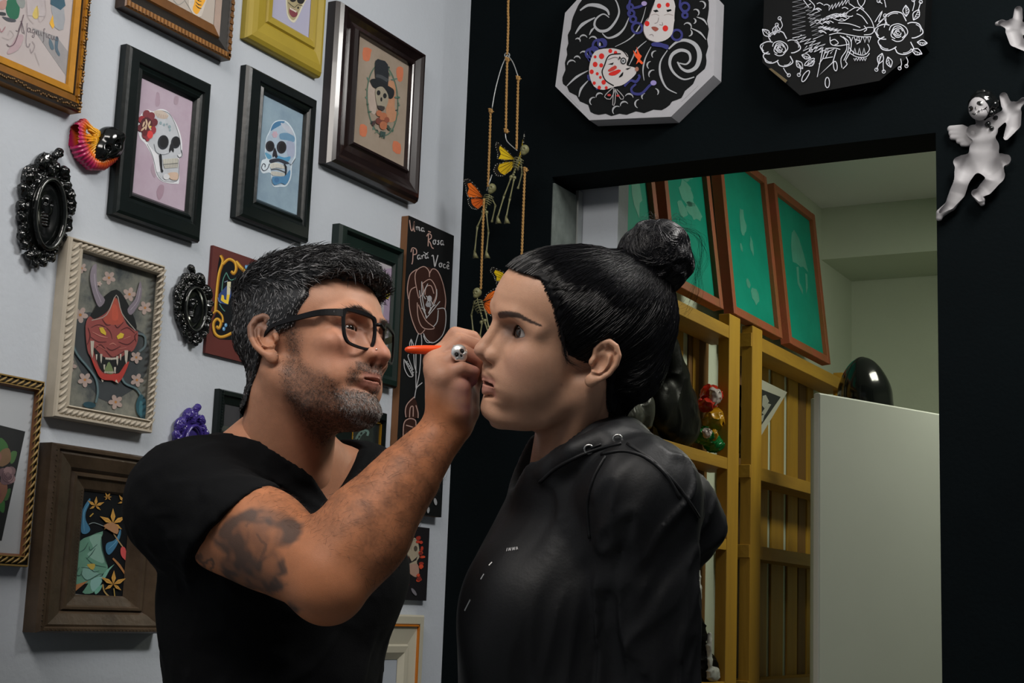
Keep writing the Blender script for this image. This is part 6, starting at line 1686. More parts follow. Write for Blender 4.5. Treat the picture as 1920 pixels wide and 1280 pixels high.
def ornate(label, w, mt, sx, sy, relief, ring_mt, flip=1, h=1.7):
    """black baroque oval: author coordinates are those of the largest oval (crop pixels about its centre)"""
    C0 = w.c
    t = empty('ornate_oval_frame', C0, label, 'wall ornament', 'ornate oval frames on the white wall')
    k = w.u
    ay = np.linalg.norm((w.p(w_cx(w) + 40, w_cy(w)) - w.p(w_cx(w), w_cy(w)))[1:2]) / 40    # mm along the wall per crop pixel
    def P(x, y, n): return np.array([n, flip * (x - 385) * ay * sx, -(y - 650) * k * sy])
    S = Sdf(); r_ = k * sy
    lump = [(455, 95, 42), (425, 135, 36), (330, 205, 62), (300, 250, 56), (515, 255, 52), (540, 300, 40), (420, 235, 50), (380, 290, 50), (205, 375, 62), (190, 430, 55), (155, 540, 46), (180, 600, 45), (230, 330, 45), (560, 380, 44), (600, 450, 50), (620, 530, 44), (615, 600, 40), (595, 690, 42), (605, 760, 36), (560, 860, 42), (530, 930, 38), (490, 1010, 40), (475, 1090, 34), (400, 1150, 38), (320, 1185, 42), (270, 1120, 42), (215, 1040, 42), (180, 965, 38), (190, 900, 42), (165, 800, 44), (150, 700, 44), (420, 1080, 36), (340, 1090, 40)]
    for x, y, r in lump: S.ell(P(x, y, 9), r * r_ * h * .62, 'u', 4)
    for (x, y, r), (x2, y2, r2) in zip(lump[8:], lump[9:]): pass
    S.ell(P(385, 660, 4), np.array([9, 215 * ay * sx, 420 * k * sy]), 'u', 6)
    rg = [P(392 + 138 * math.cos(t_), 700 + 322 * math.sin(t_), 16) for t_ in np.linspace(0, 2 * math.pi, 29)]
    S.ell(P(392, 700, 22), np.array([14, 122 * ay * sx, 300 * k * sy]), 's', 3)
    S.chain(rg, 26 * r_, 'u', 2)
    S.fn(lambda Q: 26 * r_ * (np.abs(NZ(Q + 31, .22 / max(sy, .4))) * 1.6 - .25) * (np.hypot((Q[..., 1]) / (165 * ay * sx), (Q[..., 2] + 8 * sy) / (350 * k * sy)) > 1), 'd', 1)
    S.fn(lambda Q: -Q[..., 0] + .4, 'i', 1)
    e = np.array([6, 310 * ay * sx, 620 * k * sy])
    V, F = surface(S, -e - 5, e + [40, 5, 5], 1.1 if sy > .8 else .9)
    link('frame', npmesh('frame', V / 1000, F), mt, t)
    MB().tube([np.array(q) / 1000 + np.array([26 * r_ * .0008, 0, 0]) for q in rg], .0011, 6, cap=False).build('rim', ring_mt, t, smooth=True)
    if relief:
        S = Sdf(); S.ell(P(385, 590, 6), np.array([9, 70 * ay * sx, 90 * k * sy])).ell(P(400, 660, 7), np.array([7, 48 * ay * sx, 60 * k * sy]), 'u', 3)
        for i in range(5): S.chain([P(330, 705 + i * 26, 6), P(390, 695 + i * 28, 11), P(445, 715 + i * 22, 6)], 12 * r_, 'u', 1)
        for s_ in (-1, 1): S.ell(P(385 + s_ * 30, 600, 14), 24 * r_, 's', 1)
        S.chain([P(350, 860, 5), P(400, 930, 8), P(450, 850, 5)], 12 * r_, 'u', 2).chain([P(340, 930, 5), P(400, 980, 7), P(460, 900, 5)], 10 * r_, 'u', 2)
        V, F = surface(S, P(385, 750, 0) - e * .7 - 2, P(385, 750, 0) + e * .7 + [26, 2, 2], .9)
        link('skeleton_relief', npmesh('skeleton_relief', V / 1000, F), mt, t)
    return t


def w_cx(w): return (w._cx)
def w_cy(w): return (w._cy)


def wall(plane, x0, y0, sc, cx, cy):
    w = Wall(plane, x0, y0, sc, cx, cy); w._cx, w._cy = cx, cy; return w


ornate('large glossy black ornate oval with a skeleton relief, above the ivory frame', wall('x', 0, 260, 4.92, 385, 650), M_gloss, 1, 1, True, M_silvring)
ornate('small glossy black ornate oval, between the ivory frame and the dark red sign', wall('x', 305, 490, 4.92, 240, 415), M_gloss, .68, .62, True, M_silvring, -1, 2.0)
ornate("glossy purple ornate oval peeking over the man's shoulder", wall('x', 305, 490, 4.92, 215, 1690), M_purp, .60, .64, False, M_purp, 1, 2.0)

# ---- little black head with a flaming shell ruff
w = wall('x', 0, 0, 4., 690, 1090)
t = empty('shell_ornament', w.c, 'small ornament: glossy black head with a pink and orange shell ruff', 'wall ornament')
S = Sdf(); S.ell(w.p(748, 1080, 18), (21, 22, 25)).ell(w.p(690, 1140, 16), (16, 15, 17), 'u', 6).ell(w.p(800, 1090, 16), (16, 14, 20), 'u', 6)
S.chain([w.p(640, 1190, 16), w.p(720, 1170, 22), w.p(790, 1130, 22)], 4.5, 'u', 4).ell(w.p(750, 1100, 34), (5, 6, 6), 's', 5).ell(w.p(700, 1130, 30), (5, 5, 5), 's', 5).ell(w.p(790, 1040, 32), (5, 8, 7), 'u', 5)
S.fn(lambda Q: 1.6 * NZ(Q, .11), 'd', 1)
V, F = surface(S, (-4, -45, -45), (46, 45, 45), 1.); link('head', npmesh('head', V / 1000, F), M_gloss, t)
S = Sdf(); arc = [w.p(590, 930, 9), w.p(545, 985, 10), w.p(545, 1070, 10), w.p(575, 1150, 10), w.p(640, 1225, 10), w.p(730, 1235, 10), w.p(800, 1190, 10), w.p(855, 1120, 10)]
S.chain(arc, [7, 11, 14, 13, 11, 9, 8, 5], 'u', 4)
sp = [w.p(590 + r_ * math.cos(a), 1060 + r_ * math.sin(a), 16 + i * .5) for i, (a, r_) in enumerate([(k * .6, 52 - k * 3.4) for k in range(14)])]; S.chain(sp, 3.6, 'u', 1.5)
S.chain([w.p(600, 940, 14), w.p(625, 985, 16), w.p(655, 1010, 18), w.p(640, 1080, 18), w.p(625, 1130, 16), w.p(660, 1200, 15)], [4, 5, 6, 5, 5, 4], 'u', 2)
cc = w.p(690, 1060, 0)
S.fn(lambda Q: .9 * np.sin(np.arctan2(Q[..., 2] - cc[2], Q[..., 1] - cc[1]) * 46), 'd', 1); S.fn(lambda Q: -Q[..., 0] + .4, 'i', 1)
V, F = surface(S, (-4, -48, -50), (40, 48, 50), .9)
rr_ = np.hypot(V[:, 1] - cc[1], V[:, 2] - cc[2]); u = np.clip((rr_ - 22) / 24 + .5 * NZ(V, .06), 0, 1)[:, None]
Cc = np.where(u < .5, np.array([.75, .36, .015]) * (1 - 2 * u) + np.array([.62, .10, .012]) * 2 * u, np.array([.62, .10, .012]) * (2 - 2 * u) + np.array([.42, .018, .10]) * (2 * u - 1))
link('shell_ruff', npmesh('shell_ruff', V / 1000, F, True, Cc), mat('lacquered_shell', attr='Col', rough=.2, spec=.5), t)

# ================================================================ painted boxes on the black wall
KB = 2.1
M_card = mat('white_cardboard', A(126, 126, 130, KB), rough=.75, noise=.08, nscale=30)
M_slot = mat('slot_dark', (.01, .008, .006), rough=.8)


def octbox(label, pts, x0, y0, sc, h, mt, lidm):
    P = [ony(x0 + x / sc, y0 + y / sc, -h) for x, y in pts]; c = np.mean(P, 0); c[1] = 0
    t = empty('pizza_box', c, label, 'pizza box', 'painted octagonal pizza boxes on the black wall')
    q = [(p[0] - c[0], p[2] - c[2]) for p in P]
    MB().prism(q, 1, -.0005, -h + .003).build('box', mt, t); MB().prism(q, 1, -h + .003, -h).build('lid', lidm, t)
    return t, c


OC1 = [(272, 110), (188, 740), (480, 1030), (1180, 1000), (1545, 645), (1570, -20), (1330, -290), (530, -170)]
t, c = octbox('white octagonal pizza box painted with two spotted masks among black waves', OC1, 1000, 0, 4.5725, .042, M_card, M_card)
for a_, b_ in (((275, 815), (390, 930)), ((1275, 880), (1420, 740))):
    p0, p1 = ony(1000 + a_[0] / 4.5725, a_[1] / 4.5725, -.0415) - c, ony(1000 + b_[0] / 4.5725, b_[1] / 4.5725, -.0415) - c
    n_ = nrm(np.cross(p1 - p0, [0, 1, 0])); n_ = n_ if n_[2] < 0 else -n_
    MB().add([p0 - n_ * .002 + [0, -.0008, 0], p1 - n_ * .002 + [0, -.0008, 0], p1 + n_ * .005 + [0, .012, 0], p0 + n_ * .005 + [0, .012, 0], p0 - n_ * .004 + [0, .012, 0], p1 - n_ * .004 + [0, .012, 0]], [(0, 1, 2, 3), (3, 2, 5, 4), (0, 4, 5, 1)]).build('slot', M_slot, t)
a = Art(1000, 0, 4.5725, 'y', .0422, c, KB)
BKC, WC, BLU, RD = (9, 11, 12), (124, 126, 130), (40, 42, 96), (168, 26, 22)
edge = [(360, 100), (330, 180), (320, 250), (295, 300), (300, 370), (285, 420), (290, 470), (270, 540), (275, 600), (250, 660), (255, 720), (290, 745), (310, 790), (370, 820), (400, 870), (470, 900), (490, 960), (560, 985), (620, 975), (670, 995), (740, 975), (800, 985), (880, 955), (950, 970), (1030, 940), (1100, 945), (1170, 900), (1190, 870), (1270, 840), (1300, 780), (1370, 720), (1400, 650), (1470, 590), (1485, 520), (1480, 470), (1500, 400), (1490, 340), (1505, 250), (1490, 180), (1505, 80), (1480, -60), (1300, -240), (600, -140), (430, -20)]
a.p(edge, BKC, 2)
def ws(q, w=11, tp=.72, c_=WC): a.s(q, w * 1.4, c_, 5, tp)
for q, w in (([(400, 90), (470, 45), (560, 50), (630, 85), (650, 130)], 26), ([(650, 150), (600, 120), (540, 160), (525, 220), (570, 265), (640, 255), (700, 190), (735, 110), (720, 30), (690, -20)], 18), ([(360, 290), (420, 210), (530, 150)], 20), ([(590, 285), (640, 325), (720, 300), (780, 240), (820, 150)], 16), ([(480, 300), (500, 260), (530, 230)], 12), ([(700, 400), (800, 350), (870, 290), (930, 180), (965, 60)], 9), ([(285, 740), (370, 660), (470, 605)], 14), ([(390, 830), (410, 760), (470, 690)], 14), ([(1150, 430), (1090, 530), (1090, 640), (1140, 750), (1230, 800)], 15), ([(1160, 420), (1230, 360), (1310, 345), (1390, 385), (1425, 470), (1400, 570), (1330, 610), (1270, 585), (1235, 530)], 30), ([(1380, 660), (1290, 680), (1210, 630), (1170, 550), (1190, 470), (1260, 430), (1330, 450), (1345, 510), (1310, 550), (1250, 540)], 22), ([(1010, 400), (960, 500), (940, 600), (950, 690)], 10), ([(820, 560), (850, 500), (890, 420), (970, 350)], 10)): ws(q, w)
for x, y, r_, a0, a1 in ((380, 350, 22, -2.6, .4), (430, 335, 34, -3, -.4), (510, 350, 36, -2.6, .2), (330, 555, 38, -3.2, -.6), (375, 510, 28, -2.8, -.2), (430, 475, 34, -2.6, 0), (520, 870, 36, 2.2, 5), (570, 830, 32, 3, 5.6), (720, 950, 40, 2.4, 5.2), (780, 905, 34, 3, 5.8), (820, 840, 36, 3.6, 6.2), (910, 890, 38, 2., 4.6), (1040, 790, 32, -1.4, .8), (1050, 470, 34, 2.4, 4.8), (1010, 560, 34, 2.2, 4.6), (1030, 640, 40, 2.6, 4.9), (960, 830, 30, 2.4, 4.6), (1320, 230, 34, -2.6, .6), (1330, 280, 30, -1, 1.5), (1390, 110, 30, -2.2, .9), (1440, 45, 34, -2, 1.2), (1370, 180, 22, -1.4, 1.4)):
    ws([(x + r_ * math.cos(v), y + r_ * math.sin(v)) for v in np.linspace(a0, a1, 7)], 11)
ws([(1400, 145), (1460, 170), (1490, 215)], 12); ws([(1350, 240), (1430, 280), (1480, 340)], 12)
def loop(x, y, r_, w=20, c_=BLU): a.s([(x + r_ * math.cos(v), y + r_ * math.sin(v)) for v in np.linspace(0, 6.28, 13)], w, c_, 2)
for q in ((830, 60, 24), (840, 115, 26), (855, 165, 26), (890, 240, 44), (1230, 300, 44), (1300, 60, 36), (1300, 130, 22), (560, 390, 50), (590, 370, 34), (490, 460, 40), (520, 440, 36)): loop(*q)
for q in ([(830, 0), (820, 60), (830, 120)], [(850, 70), (900, 60), (950, 40)], [(1260, 0), (1260, 60), (1300, 120)], [(470, 640), (480, 680), (540, 690), (545, 770)], [(780, 740), (830, 690), (880, 700), (910, 660), (900, 640)], [(880, 720), (840, 760), (860, 800), (930, 800), (1000, 730), (1040, 720)], [(470, 500), (490, 520), (470, 470)]): a.s(q, 24, BLU, 4, .3)
a.e(1030, 710, 26, 22, (110, 100, 150)).e(950, 30, 24, 20, (120, 108, 150)).e(570, 380, 8, 16, WC)
a.p([(1015, 370), (1060, 360), (1120, 375), (1160, 390), (1150, 425), (1100, 405), (1020, 395)], BLU, 2)
# upper spotted mask
a.p([(1035, 30), (1070, -30), (1180, -30), (1215, 40), (1220, 120), (1205, 200), (1190, 290), (1130, 345), (1040, 360), (970, 320), (945, 260), (955, 190), (1000, 130)], (148, 144, 144), 3)
a.s([(1035, 30), (1010, 90), (985, 160), (950, 200), (945, 270), (980, 335), (1050, 362)], 6, (70, 62, 62)).s([(1220, 60), (1215, 160), (1230, 240)], 12, BKC, 4, .5)
for x, y, r_ in ((1078, 50, 19), (1152, 42, 18), (975, 202, 21), (1132, 243, 24)): a.e(x, y, r_, r_ * 1.1, RD)
a.p([(1025, 90), (1060, 82), (1075, 98), (1045, 106)], BKC).p([(1140, 85), (1180, 78), (1185, 92), (1150, 104)], BKC).p([(1010, 235), (1045, 228), (1075, 248), (1045, 270)], (116, 56, 46), 2)
a.s([(1075, 150), (1065, 190), (1040, 200)], 4, (90, 80, 80)).s([(1105, 190), (1108, 215), (1080, 210)], 4, (90, 80, 80)).s([(1010, 130), (1050, 120), (1080, 135)], 4, (120, 108, 106)).s([(1120, 130), (1160, 120), (1200, 132)], 4, (120, 108, 106)).s([(995, 300), (1020, 295), (1030, 312)], 4, (90, 80, 80))
# lower mask with the spotted scarf
a.p([(530, 440), (640, 415), (740, 420), (800, 460), (815, 500), (800, 560), (870, 580), (880, 630), (820, 690), (760, 730), (690, 745), (600, 770), (520, 740), (480, 640), (485, 540)], (146, 142, 142), 3)
for x, y, r_ in ((585, 482, 23), (660, 437, 17), (530, 552, 21), (582, 560, 17), (705, 452, 15), (500, 615, 18), (548, 632, 13), (603, 705, 19), (575, 663, 12), (522, 712, 14), (565, 750, 15), (625, 752, 13), (530, 487, 12)): a.e(x, y, r_, r_ * 1.1, RD)
a.s([(750, 460), (650, 475), (610, 560), (590, 620), (620, 690), (690, 735)], 10, BKC, 4).s([(560, 420), (650, 405), (760, 430), (810, 490)], 8, BKC)
a.p([(640, 600), (700, 560), (715, 585), (660, 615)], (150, 40, 34), 2).p([(650, 625), (730, 595), (750, 610), (700, 645), (655, 645)], RD, 2).p([(640, 550), (690, 535), (680, 555)], BKC).p([(740, 650), (770, 615), (765, 650), (735, 665)], BKC, 2).e(772, 522, 26, 30, (30, 30, 32)).e(772, 522, 17, 20, WC).e(770, 522, 7, 8, BKC).e(888, 592, 16, 20, (124, 80, 66)).p([(740, 480), (752, 500), (725, 515)], BKC).s([(640, 510), (700, 490), (740, 505)], 5, (90, 84, 84)).p([(790, 590), (840, 575), (810, 598)], BKC)
for q in ([(690, 745), (640, 790), (610, 830), (660, 850), (700, 770)], [(690, 755), (680, 900), (700, 880), (705, 770)], [(700, 760), (750, 850), (775, 830), (715, 765)]): a.s(q, 7, (120, 118, 120), 2)
a.e(650, 815, 16, 10, (150, 40, 40)).e(725, 820, 14, 9, (150, 40, 40))
a.p([(870, 480), (855, 430), (890, 465), (885, 400), (910, 460), (930, 480), (915, 510), (945, 540), (930, 552), (905, 530), (880, 552), (895, 510)], (210, 60, 24), 1)
a.build('painting', t, M_chalk)
OC2 = [(95, -20), (85, 340), (290, 520), (725, 440), (965, 240), (985, -120), (780, -330), (300, -260)]
M_bbox = mat('black_cardboard', (.0035, .004, .0045), rough=.55, spec=.15)
t, c = octbox('black octagonal pizza box drawn with a white wolf head and two roses', OC2, 1400, 0, 2.91, .045, M_bbox, M_bbox)
a = Art(1400, 0, 2.91, 'y', .0452, c, KB)
LN = (146, 148, 156)
def ls(q, w=4.5, sm=4): a.s(q, w, LN, sm)
rr = random.Random(8)
def rose(x, y, r_, fl=1):
    for r2, ph in ((.07, 1.), (.14, 0), (.22, .8), (.31, 2.), (.41, 3.4)): ls([(x + r_ * r2 * (1 + .15 * math.sin(3 * v)) * math.cos(v + ph), y - .06 * r_ + r_ * r2 * math.sin(v + ph)) for v in np.linspace(0, 5.2, 10)])
    for an, d, w in ((-1.75, .66, .46), (-.25, .70, .44), (1.15, .66, .42), (2.4, .64, .40), (3.3, .62, .42)):
        cx_, cy_ = x + r_ * d * math.cos(an) * fl, y + r_ * d * math.sin(an)
        ls([(cx_ + r_ * w * 1.05 * math.cos(v) * (1 + .1 * math.sin(4 * v)), cy_ + r_ * w * .82 * math.sin(v)) for v in np.linspace(an - 1.9, an + 1.9, 13)], 5.5)
        ls([(cx_ + r_ * w * .86 * math.cos(v), cy_ + r_ * w * .66 * math.sin(v)) for v in np.linspace(an - .9, an + .5, 6)], 3.5)
rose(180, 270, 98); rose(825, 185, 118)
def leafl(x, y, an, L_):
    dx, dy = math.cos(an), math.sin(an); ls([(x, y), (x + dx * L_ * .5 - dy * L_ * .28, y + dy * L_ * .5 + dx * L_ * .28), (x + dx * L_, y + dy * L_)]); ls([(x, y), (x + dx * L_ * .5 + dy * L_ * .28, y + dy * L_ * .5 - dx * L_ * .28), (x + dx * L_, y + dy * L_)]); ls([(x, y), (x + dx * L_, y + dy * L_)], 3)
    for k in (.3, .5, .7): ls([(x + dx * L_ * k, y + dy * L_ * k), (x + dx * L_ * (k + .12) - dy * L_ * .2, y + dy * L_ * (k + .12) + dx * L_ * .2)], 2.5, 0)
for q in ((130, 200, -2.4, 60), (150, 190, -1.4, 50), (270, 330, .9, 58), (300, 300, .3, 52), (330, 360, -.6, 50), (870, 90, -1.6, 62), (910, 110, -1.1, 66), (900, 270, .4, 62), (930, 230, .1, 56), (740, 290, 1.9, 62), (770, 310, 1.3, 60)): leafl(*q)
for q in ([(170, 170), (195, 140), (180, 100)], [(185, 165), (165, 135)], [(200, 370), (215, 395), (230, 410)], [(285, 350), (295, 385), (285, 408)], [(320, 290), (350, 275)], [(750, 150), (760, 110), (755, 85)], [(730, 310), (720, 350), (708, 380)], [(745, 330), (745, 365), (748, 390)], [(840, 320), (845, 350), (835, 372)], [(870, 310), (880, 335), (872, 360)], [(905, 60), (915, 20), (910, 0)], [(935, 60), (950, 10)], [(760, 40), (750, -10)], [(740, 20), (720, 5)]):
    ls(q, 4); a.s([(q[-1][0] + 9 * math.cos(v), q[-1][1] + 9 * math.sin(v)) for v in np.linspace(0, 6.28, 9)], 3.5, LN, 2)
def fur(x0, y0, x1, y1, n, amp, ox, oy):
    pts = []
    for i in range(n):
        u = i / (n - 1); pts += [(x0 + (x1 - x0) * u, y0 + (y1 - y0) * u), (x0 + (x1 - x0) * (u + .5 / n) + ox * amp, y0 + (y1 - y0) * (u + .5 / n) + oy * amp)]
    ls(pts, 4.2, 0)
fur(320, -30, 320, 190, 10, 70, -1, .1); fur(400, 60, 420, 190, 7, 60, -1, .25); fur(250, -10, 340, -60, 6, 40, -.5, -.8); fur(300, 190, 430, 240, 6, 55, -.9, .5); fur(330, 250, 480, 265, 6, 45, -.8, .6); fur(410, 100, 560, 60, 8, 40, -.7, .6); fur(420, 140, 520, 160, 6, 40, -.9, .35); fur(450, 30, 560, -10, 7, 34, -.3, .9); fur(350, 20, 380, 120, 6, 36, -1, .3)
for q in ([(440, 90), (490, 75), (560, 90), (580, 85)], [(470, 100), (520, 115), (560, 95)], [(480, 98), (510, 88), (545, 95)], [(560, 60), (600, 40), (640, 60), (680, 110), (695, 160), (680, 185), (640, 190)], [(600, 75), (630, 90), (660, 130)], [(500, 125), (560, 130), (620, 150)], [(580, 160), (620, 165), (660, 150), (690, 150)], [(640, 140), (655, 160), (640, 172)], [(600, -30), (610, 20), (640, 50)], [(650, -30), (640, 20), (600, 60)], [(560, 20), (590, 40)], [(450, 190), (500, 180), (560, 190), (620, 200), (680, 200)], [(455, 200), (460, 240), (500, 250), (560, 240)], [(560, 260), (590, 290), (640, 300), (670, 270), (660, 240)], [(550, 280), (600, 310), (650, 310), (670, 290)], [(330, -10), (370, 30), (360, 60)], [(310, 0), (340, 40)], [(510, 195), (540, 220), (545, 270), (515, 320), (520, 370)], [(545, 195), (570, 220), (565, 280), (540, 330), (548, 350), (525, 375)], [(525, 200), (557, 230), (552, 280), (530, 330)], [(700, 120), (740, 60), (720, 120), (760, 90), (710, 140)], [(455, 225), (480, 215), (500, 235), (480, 245)], [(590, 215), (620, 225), (600, 240)], [(430, 265), (480, 262), (510, 270)]): ls(q, 4.2)
for x in (570, 595, 620, 645, 668): ls([(x - 9, 200), (x, 232), (x + 9, 202)], 4, 0)
for x in (590, 615, 640): ls([(x - 8, 295), (x, 262), (x + 8, 296)], 4, 0)
for i in range(5): ls([(585 + i * 14, 318), (590 + i * 14, 332), (597 + i * 14, 316)], 3.5, 0)
ls([(415, 270), (385, 420), (470, 340), (490, 270)], 5, 0); ls([(395, 350), (415, 320), (470, 310)], 4, 0); ls([(430, 275), (415, 320)], 4, 0); ls([(450, 275), (430, 318)], 4, 0)
for x, y, rx, ry, ro in ((440, 450, 12, 28, 0), (320, 415, 12, 34, .5), (484, 360, 10, 26, -.1), (340, 338, 9, 30, .9)):
    ls([(x + rx * math.cos(v) * math.cos(ro) - ry * math.sin(v) * (1 if math.sin(v) > 0 else 1.25) * math.sin(ro), y + rx * math.cos(v) * math.sin(ro) + ry * math.sin(v) * math.cos(ro)) for v in np.linspace(0, 6.28, 13)], 4.5)
for k in range(20):
    x, y = rr.uniform(360, 520), rr.uniform(10, 180); ls([(x, y), (x + 16, y - 6), (x + 34, y + 4)], 4)
a.p([(120, 375), (135, 372), (222, 438), (212, 452)], (70, 60, 40))
a.build('drawing', t, M_chalk)

# ================================================================ plaster cherubs
M_plas = mat('white_plaster_figure', A(150, 148, 150, 1.15), rough=.55, noise=.05)
w = wall('y', 1400, 0, 2.91, 1290, 850); WM = w.M(); k = w.u


def cherub(w, label):
    t = empty('cherub_figure', w.c, label, 'figurine', 'white plaster cherubs with wings on the black wall')
    k = w.u; p = w.p
    S = Sdf()
    S.ell(p(1310, 740, 22), np.array([70, 52, 62])[[0, 2, 1]] * k * np.array([1, .45, 1]), 'u', 3.36)
    S.ell(p(1310, 830, 22), np.array([76, 40, 75]) * k * np.array([1, 1, 1]), 'u', 5.88).ell(p(1290, 900, 20), np.array([105, 40, 62]) * k, 'u', 6.72)
    S.chain([p(1290, 700, 20), p(1285, 670, 22)], 22 * k, 'u', 3.36)
    # arm across the chest, raised arm with a torch of drapery
    S.chain([p(1250, 735, 26), p(1268, 775, 36), p(1330, 788, 42), p(1400, 782, 40)], [36 * k, 33 * k, 27 * k, 22 * k], 'u', 2.52); S.ell(p(1408, 790, 42), 24 * k, 'u', 1.68)
    S.chain([p(1350, 700, 24), p(1400, 665, 26), p(1440, 640, 26), p(1470, 600, 26)], [40 * k, 34 * k, 32 * k, 26 * k], 'u', 3.36)
    S.chain([p(1415, 545, 22), p(1430, 590, 24), p(1470, 640, 24), p(1470, 700, 22), p(1430, 770, 26)], [20 * k, 26 * k, 40 * k, 36 * k, 16 * k], 'u', 4.2).chain([p(1480, 610, 22), p(1520, 570, 20), p(1545, 560, 18)], [22 * k, 18 * k, 12 * k], 'u', 3.36)
    # folded cloth round the hips
    S.chain([p(1170, 900, 24), p(1240, 860, 34), p(1330, 880, 38), p(1425, 890, 26)], [26 * k, 22 * k, 24 * k, 30 * k], 'u', 2.52).chain([p(1200, 910, 30), p(1290, 930, 38), p(1400, 920, 32)], [16 * k, 16 * k, 16 * k], 'u', 1.68).chain([p(1400, 880, 22), p(1425, 900, 18)], [24 * k, 22 * k], 'u', 2.52)
    # legs
    S.chain([p(1215, 930, 24), p(1190, 1000, 34)], [60 * k, 48 * k], 'u', 5.04); S.chain([p(1190, 1005, 32), p(1165, 1070, 24), p(1125, 1135, 18)], [44 * k, 42 * k, 28 * k], 'u', 4.2); S.chain([p(1125, 1135, 18), p(1070, 1175, 16), p(1062, 1200, 16)], [28 * k, 24 * k, 17 * k], 'u', 2.52)
    S.chain([p(1350, 930, 24), p(1378, 975, 30)], [62 * k, 46 * k], 'u', 5.04); S.chain([p(1375, 985, 30), p(1320, 1045, 24), p(1280, 1075, 20)], [42 * k, 38 * k, 25 * k], 'u', 4.2); S.chain([p(1262, 1070, 20), p(1290, 1105, 18), p(1295, 1122, 16)], [22 * k, 21 * k, 14 * k], 'u', 2.52)
    lo, hi = p(1040, 1240, 0), p(1560, 520, 0)
    b0 = np.minimum(lo, hi) - [2, 24, 2]; b1 = np.maximum(lo, hi) + [2, 0, 2]
    S.fn(lambda Q: Q[..., 1] + .4, 'i', 1)
    V, F = surface(S, b0, b1 + [0, 2, 0], 1.5); link('figure', npmesh('figure', V / 1000, F), M_plas, t)
    wg = Sdf()
    for q, r_ in (([(1235, 745), (1180, 715), (1120, 712)], 26), ([(1235, 755), (1180, 735), (1125, 735)], 24), ([(1235, 765), (1190, 755), (1130, 757)], 22), ([(1235, 770), (1200, 775), (1165, 778)], 22), ([(1235, 780), (1210, 790), (1185, 795)], 20)): wg.chain([p(x, y, 10) for x, y in q], [r_ * k * 1.1, r_ * k, r_ * k * .7], 'u', 1.5)
    wg.fn(lambda Q: np.abs(Q[..., 1] + 8) - 7, 'i', 3)
    V, F = surface(wg, p(1080, 830, 24) - 1, p(1260, 680, 0) + 1, 1.4); link('wing', npmesh('wing', V / 1000, F), M_plas, t)
    hd = Sdf(); hd.ell(p(1290, 620, 34), np.array([54, 46, 64]) * k).ell(p(1300, 660, 40), np.array([36, 34, 30]) * k, 'u', 3.36)
    V, F = surface(hd, p(1200, 740, 60), p(1380, 500, 0), 1.2); head = link('head', npmesh('head', V / 1000, F), M_plas, t)
    hr = Sdf(); hr.ell(p(1302, 590, 28), np.array([66, 50, 62]) * k); hr.fn(lambda Q: np.linalg.norm(Q - p(1282, 636, 60), axis=-1) - 54 * k, 's', 2)
    for x, y, n, r_ in ((1262, 556, 26, 22), (1285, 540, 28, 24), (1310, 535, 28, 24), (1335, 545, 28, 24), (1240, 580, 20, 20), (1355, 568, 26, 24), (1368, 595, 24, 24), (1375, 622, 18, 20), (1350, 640, 24, 18), (1325, 690, 14, 16), (1345, 712, 14, 13), (1365, 650, 14, 18), (1380, 570, 12, 18)): hr.ell(p(x, y, n), r_ * k, 'u', 2)
    hr.fn(lambda Q: .8 * NZ(Q, .25), 'd', 1)
    V, F = surface(hr, p(1180, 760, 60), p(1440, 470, -4), 1.2); link('hair', npmesh('hair', V / 1000, F), M_gloss, t)
    fm = MB()
    def onh(x, y, up=.25):
        q = p(x, y, 60).astype(np.float32)[None]
        for _ in range(30): q[:, 1] += np.clip(hd(q), -1, 3) * .7
        return (q[0] + np.array([0, -up, 0])) / 1000
    def fpoly(pts):
        c_ = np.mean(pts, 0); n_ = len(pts); fm.add([onh(x, y, .5) for x, y in pts] + [onh(c_[0], c_[1], .7)], [(i, (i + 1) % n_, n_) for i in range(n_)])
    fpoly([(1252 + 16 * math.cos(v), 634 + 14 * math.sin(v)) for v in np.linspace(0, 5.8, 10)]); fpoly([(1306 + 19 * math.cos(v), 608 + 13 * math.sin(v)) for v in np.linspace(0, 5.8, 10)])
    fpoly([(1284, 622), (1292, 638), (1283, 644), (1277, 634)])
    fm.tube([onh(x, y) for x, y in ((1258, 660), (1275, 668), (1300, 655), (1325, 640), (1338, 622))], .0009, 5)
    for x, y in ((1270, 664), (1285, 662), (1300, 655), (1315, 646)): fm.tube([onh(x - 2, y - 8), onh(x + 2, y + 8)], .0006, 4)
    fm.tube([onh(1330, 632), onh(1340, 650)], .0012, 4)
    fm.build('face_paint', M_gloss, head)['kind'] = 'stuff'
    return t


def ctree(o, parent=None):
    c = o.copy(); COL.objects.link(c)
    if parent is not None: c.parent = parent
    for ch in list(o.children): ctree(ch, c)
    return c


ch = cherub(w, 'white winged cherub with black hair and a painted skull face, beside the doorway')
c2 = ctree(ch); c2['label'] = 'white cherub cut off by the picture edge, only a raised arm showing'
q0 = ony(1948, 118, 0); c2.location = (q0[0] + .032, 0, q0[2] + .008); c2.scale = (-1, 1, 1); c2.rotation_euler = (0, R(-12), 0)
# ================================================================ mobile of winged skeletons
M_rope = mat('jute_twine', (.40, .22, .065), rough=.9, noise=.4, nscale=300)
M_wire = mat('pale_wire', (.42, .44, .44), rough=.4, metal=.6)
M_bone = mat('aged_plastic_bone', (.21, .205, .095), rough=.5, noise=.35, nscale=60)
M_wing = mat('printed_wing', attr='Col', rough=.6, spec=.2)
MY = -.13                                                       # the mobile hangs this far in front of the black wall


def mo(x, y, dy=0.): return ony(820 + x / 2, y / 2, MY + dy)


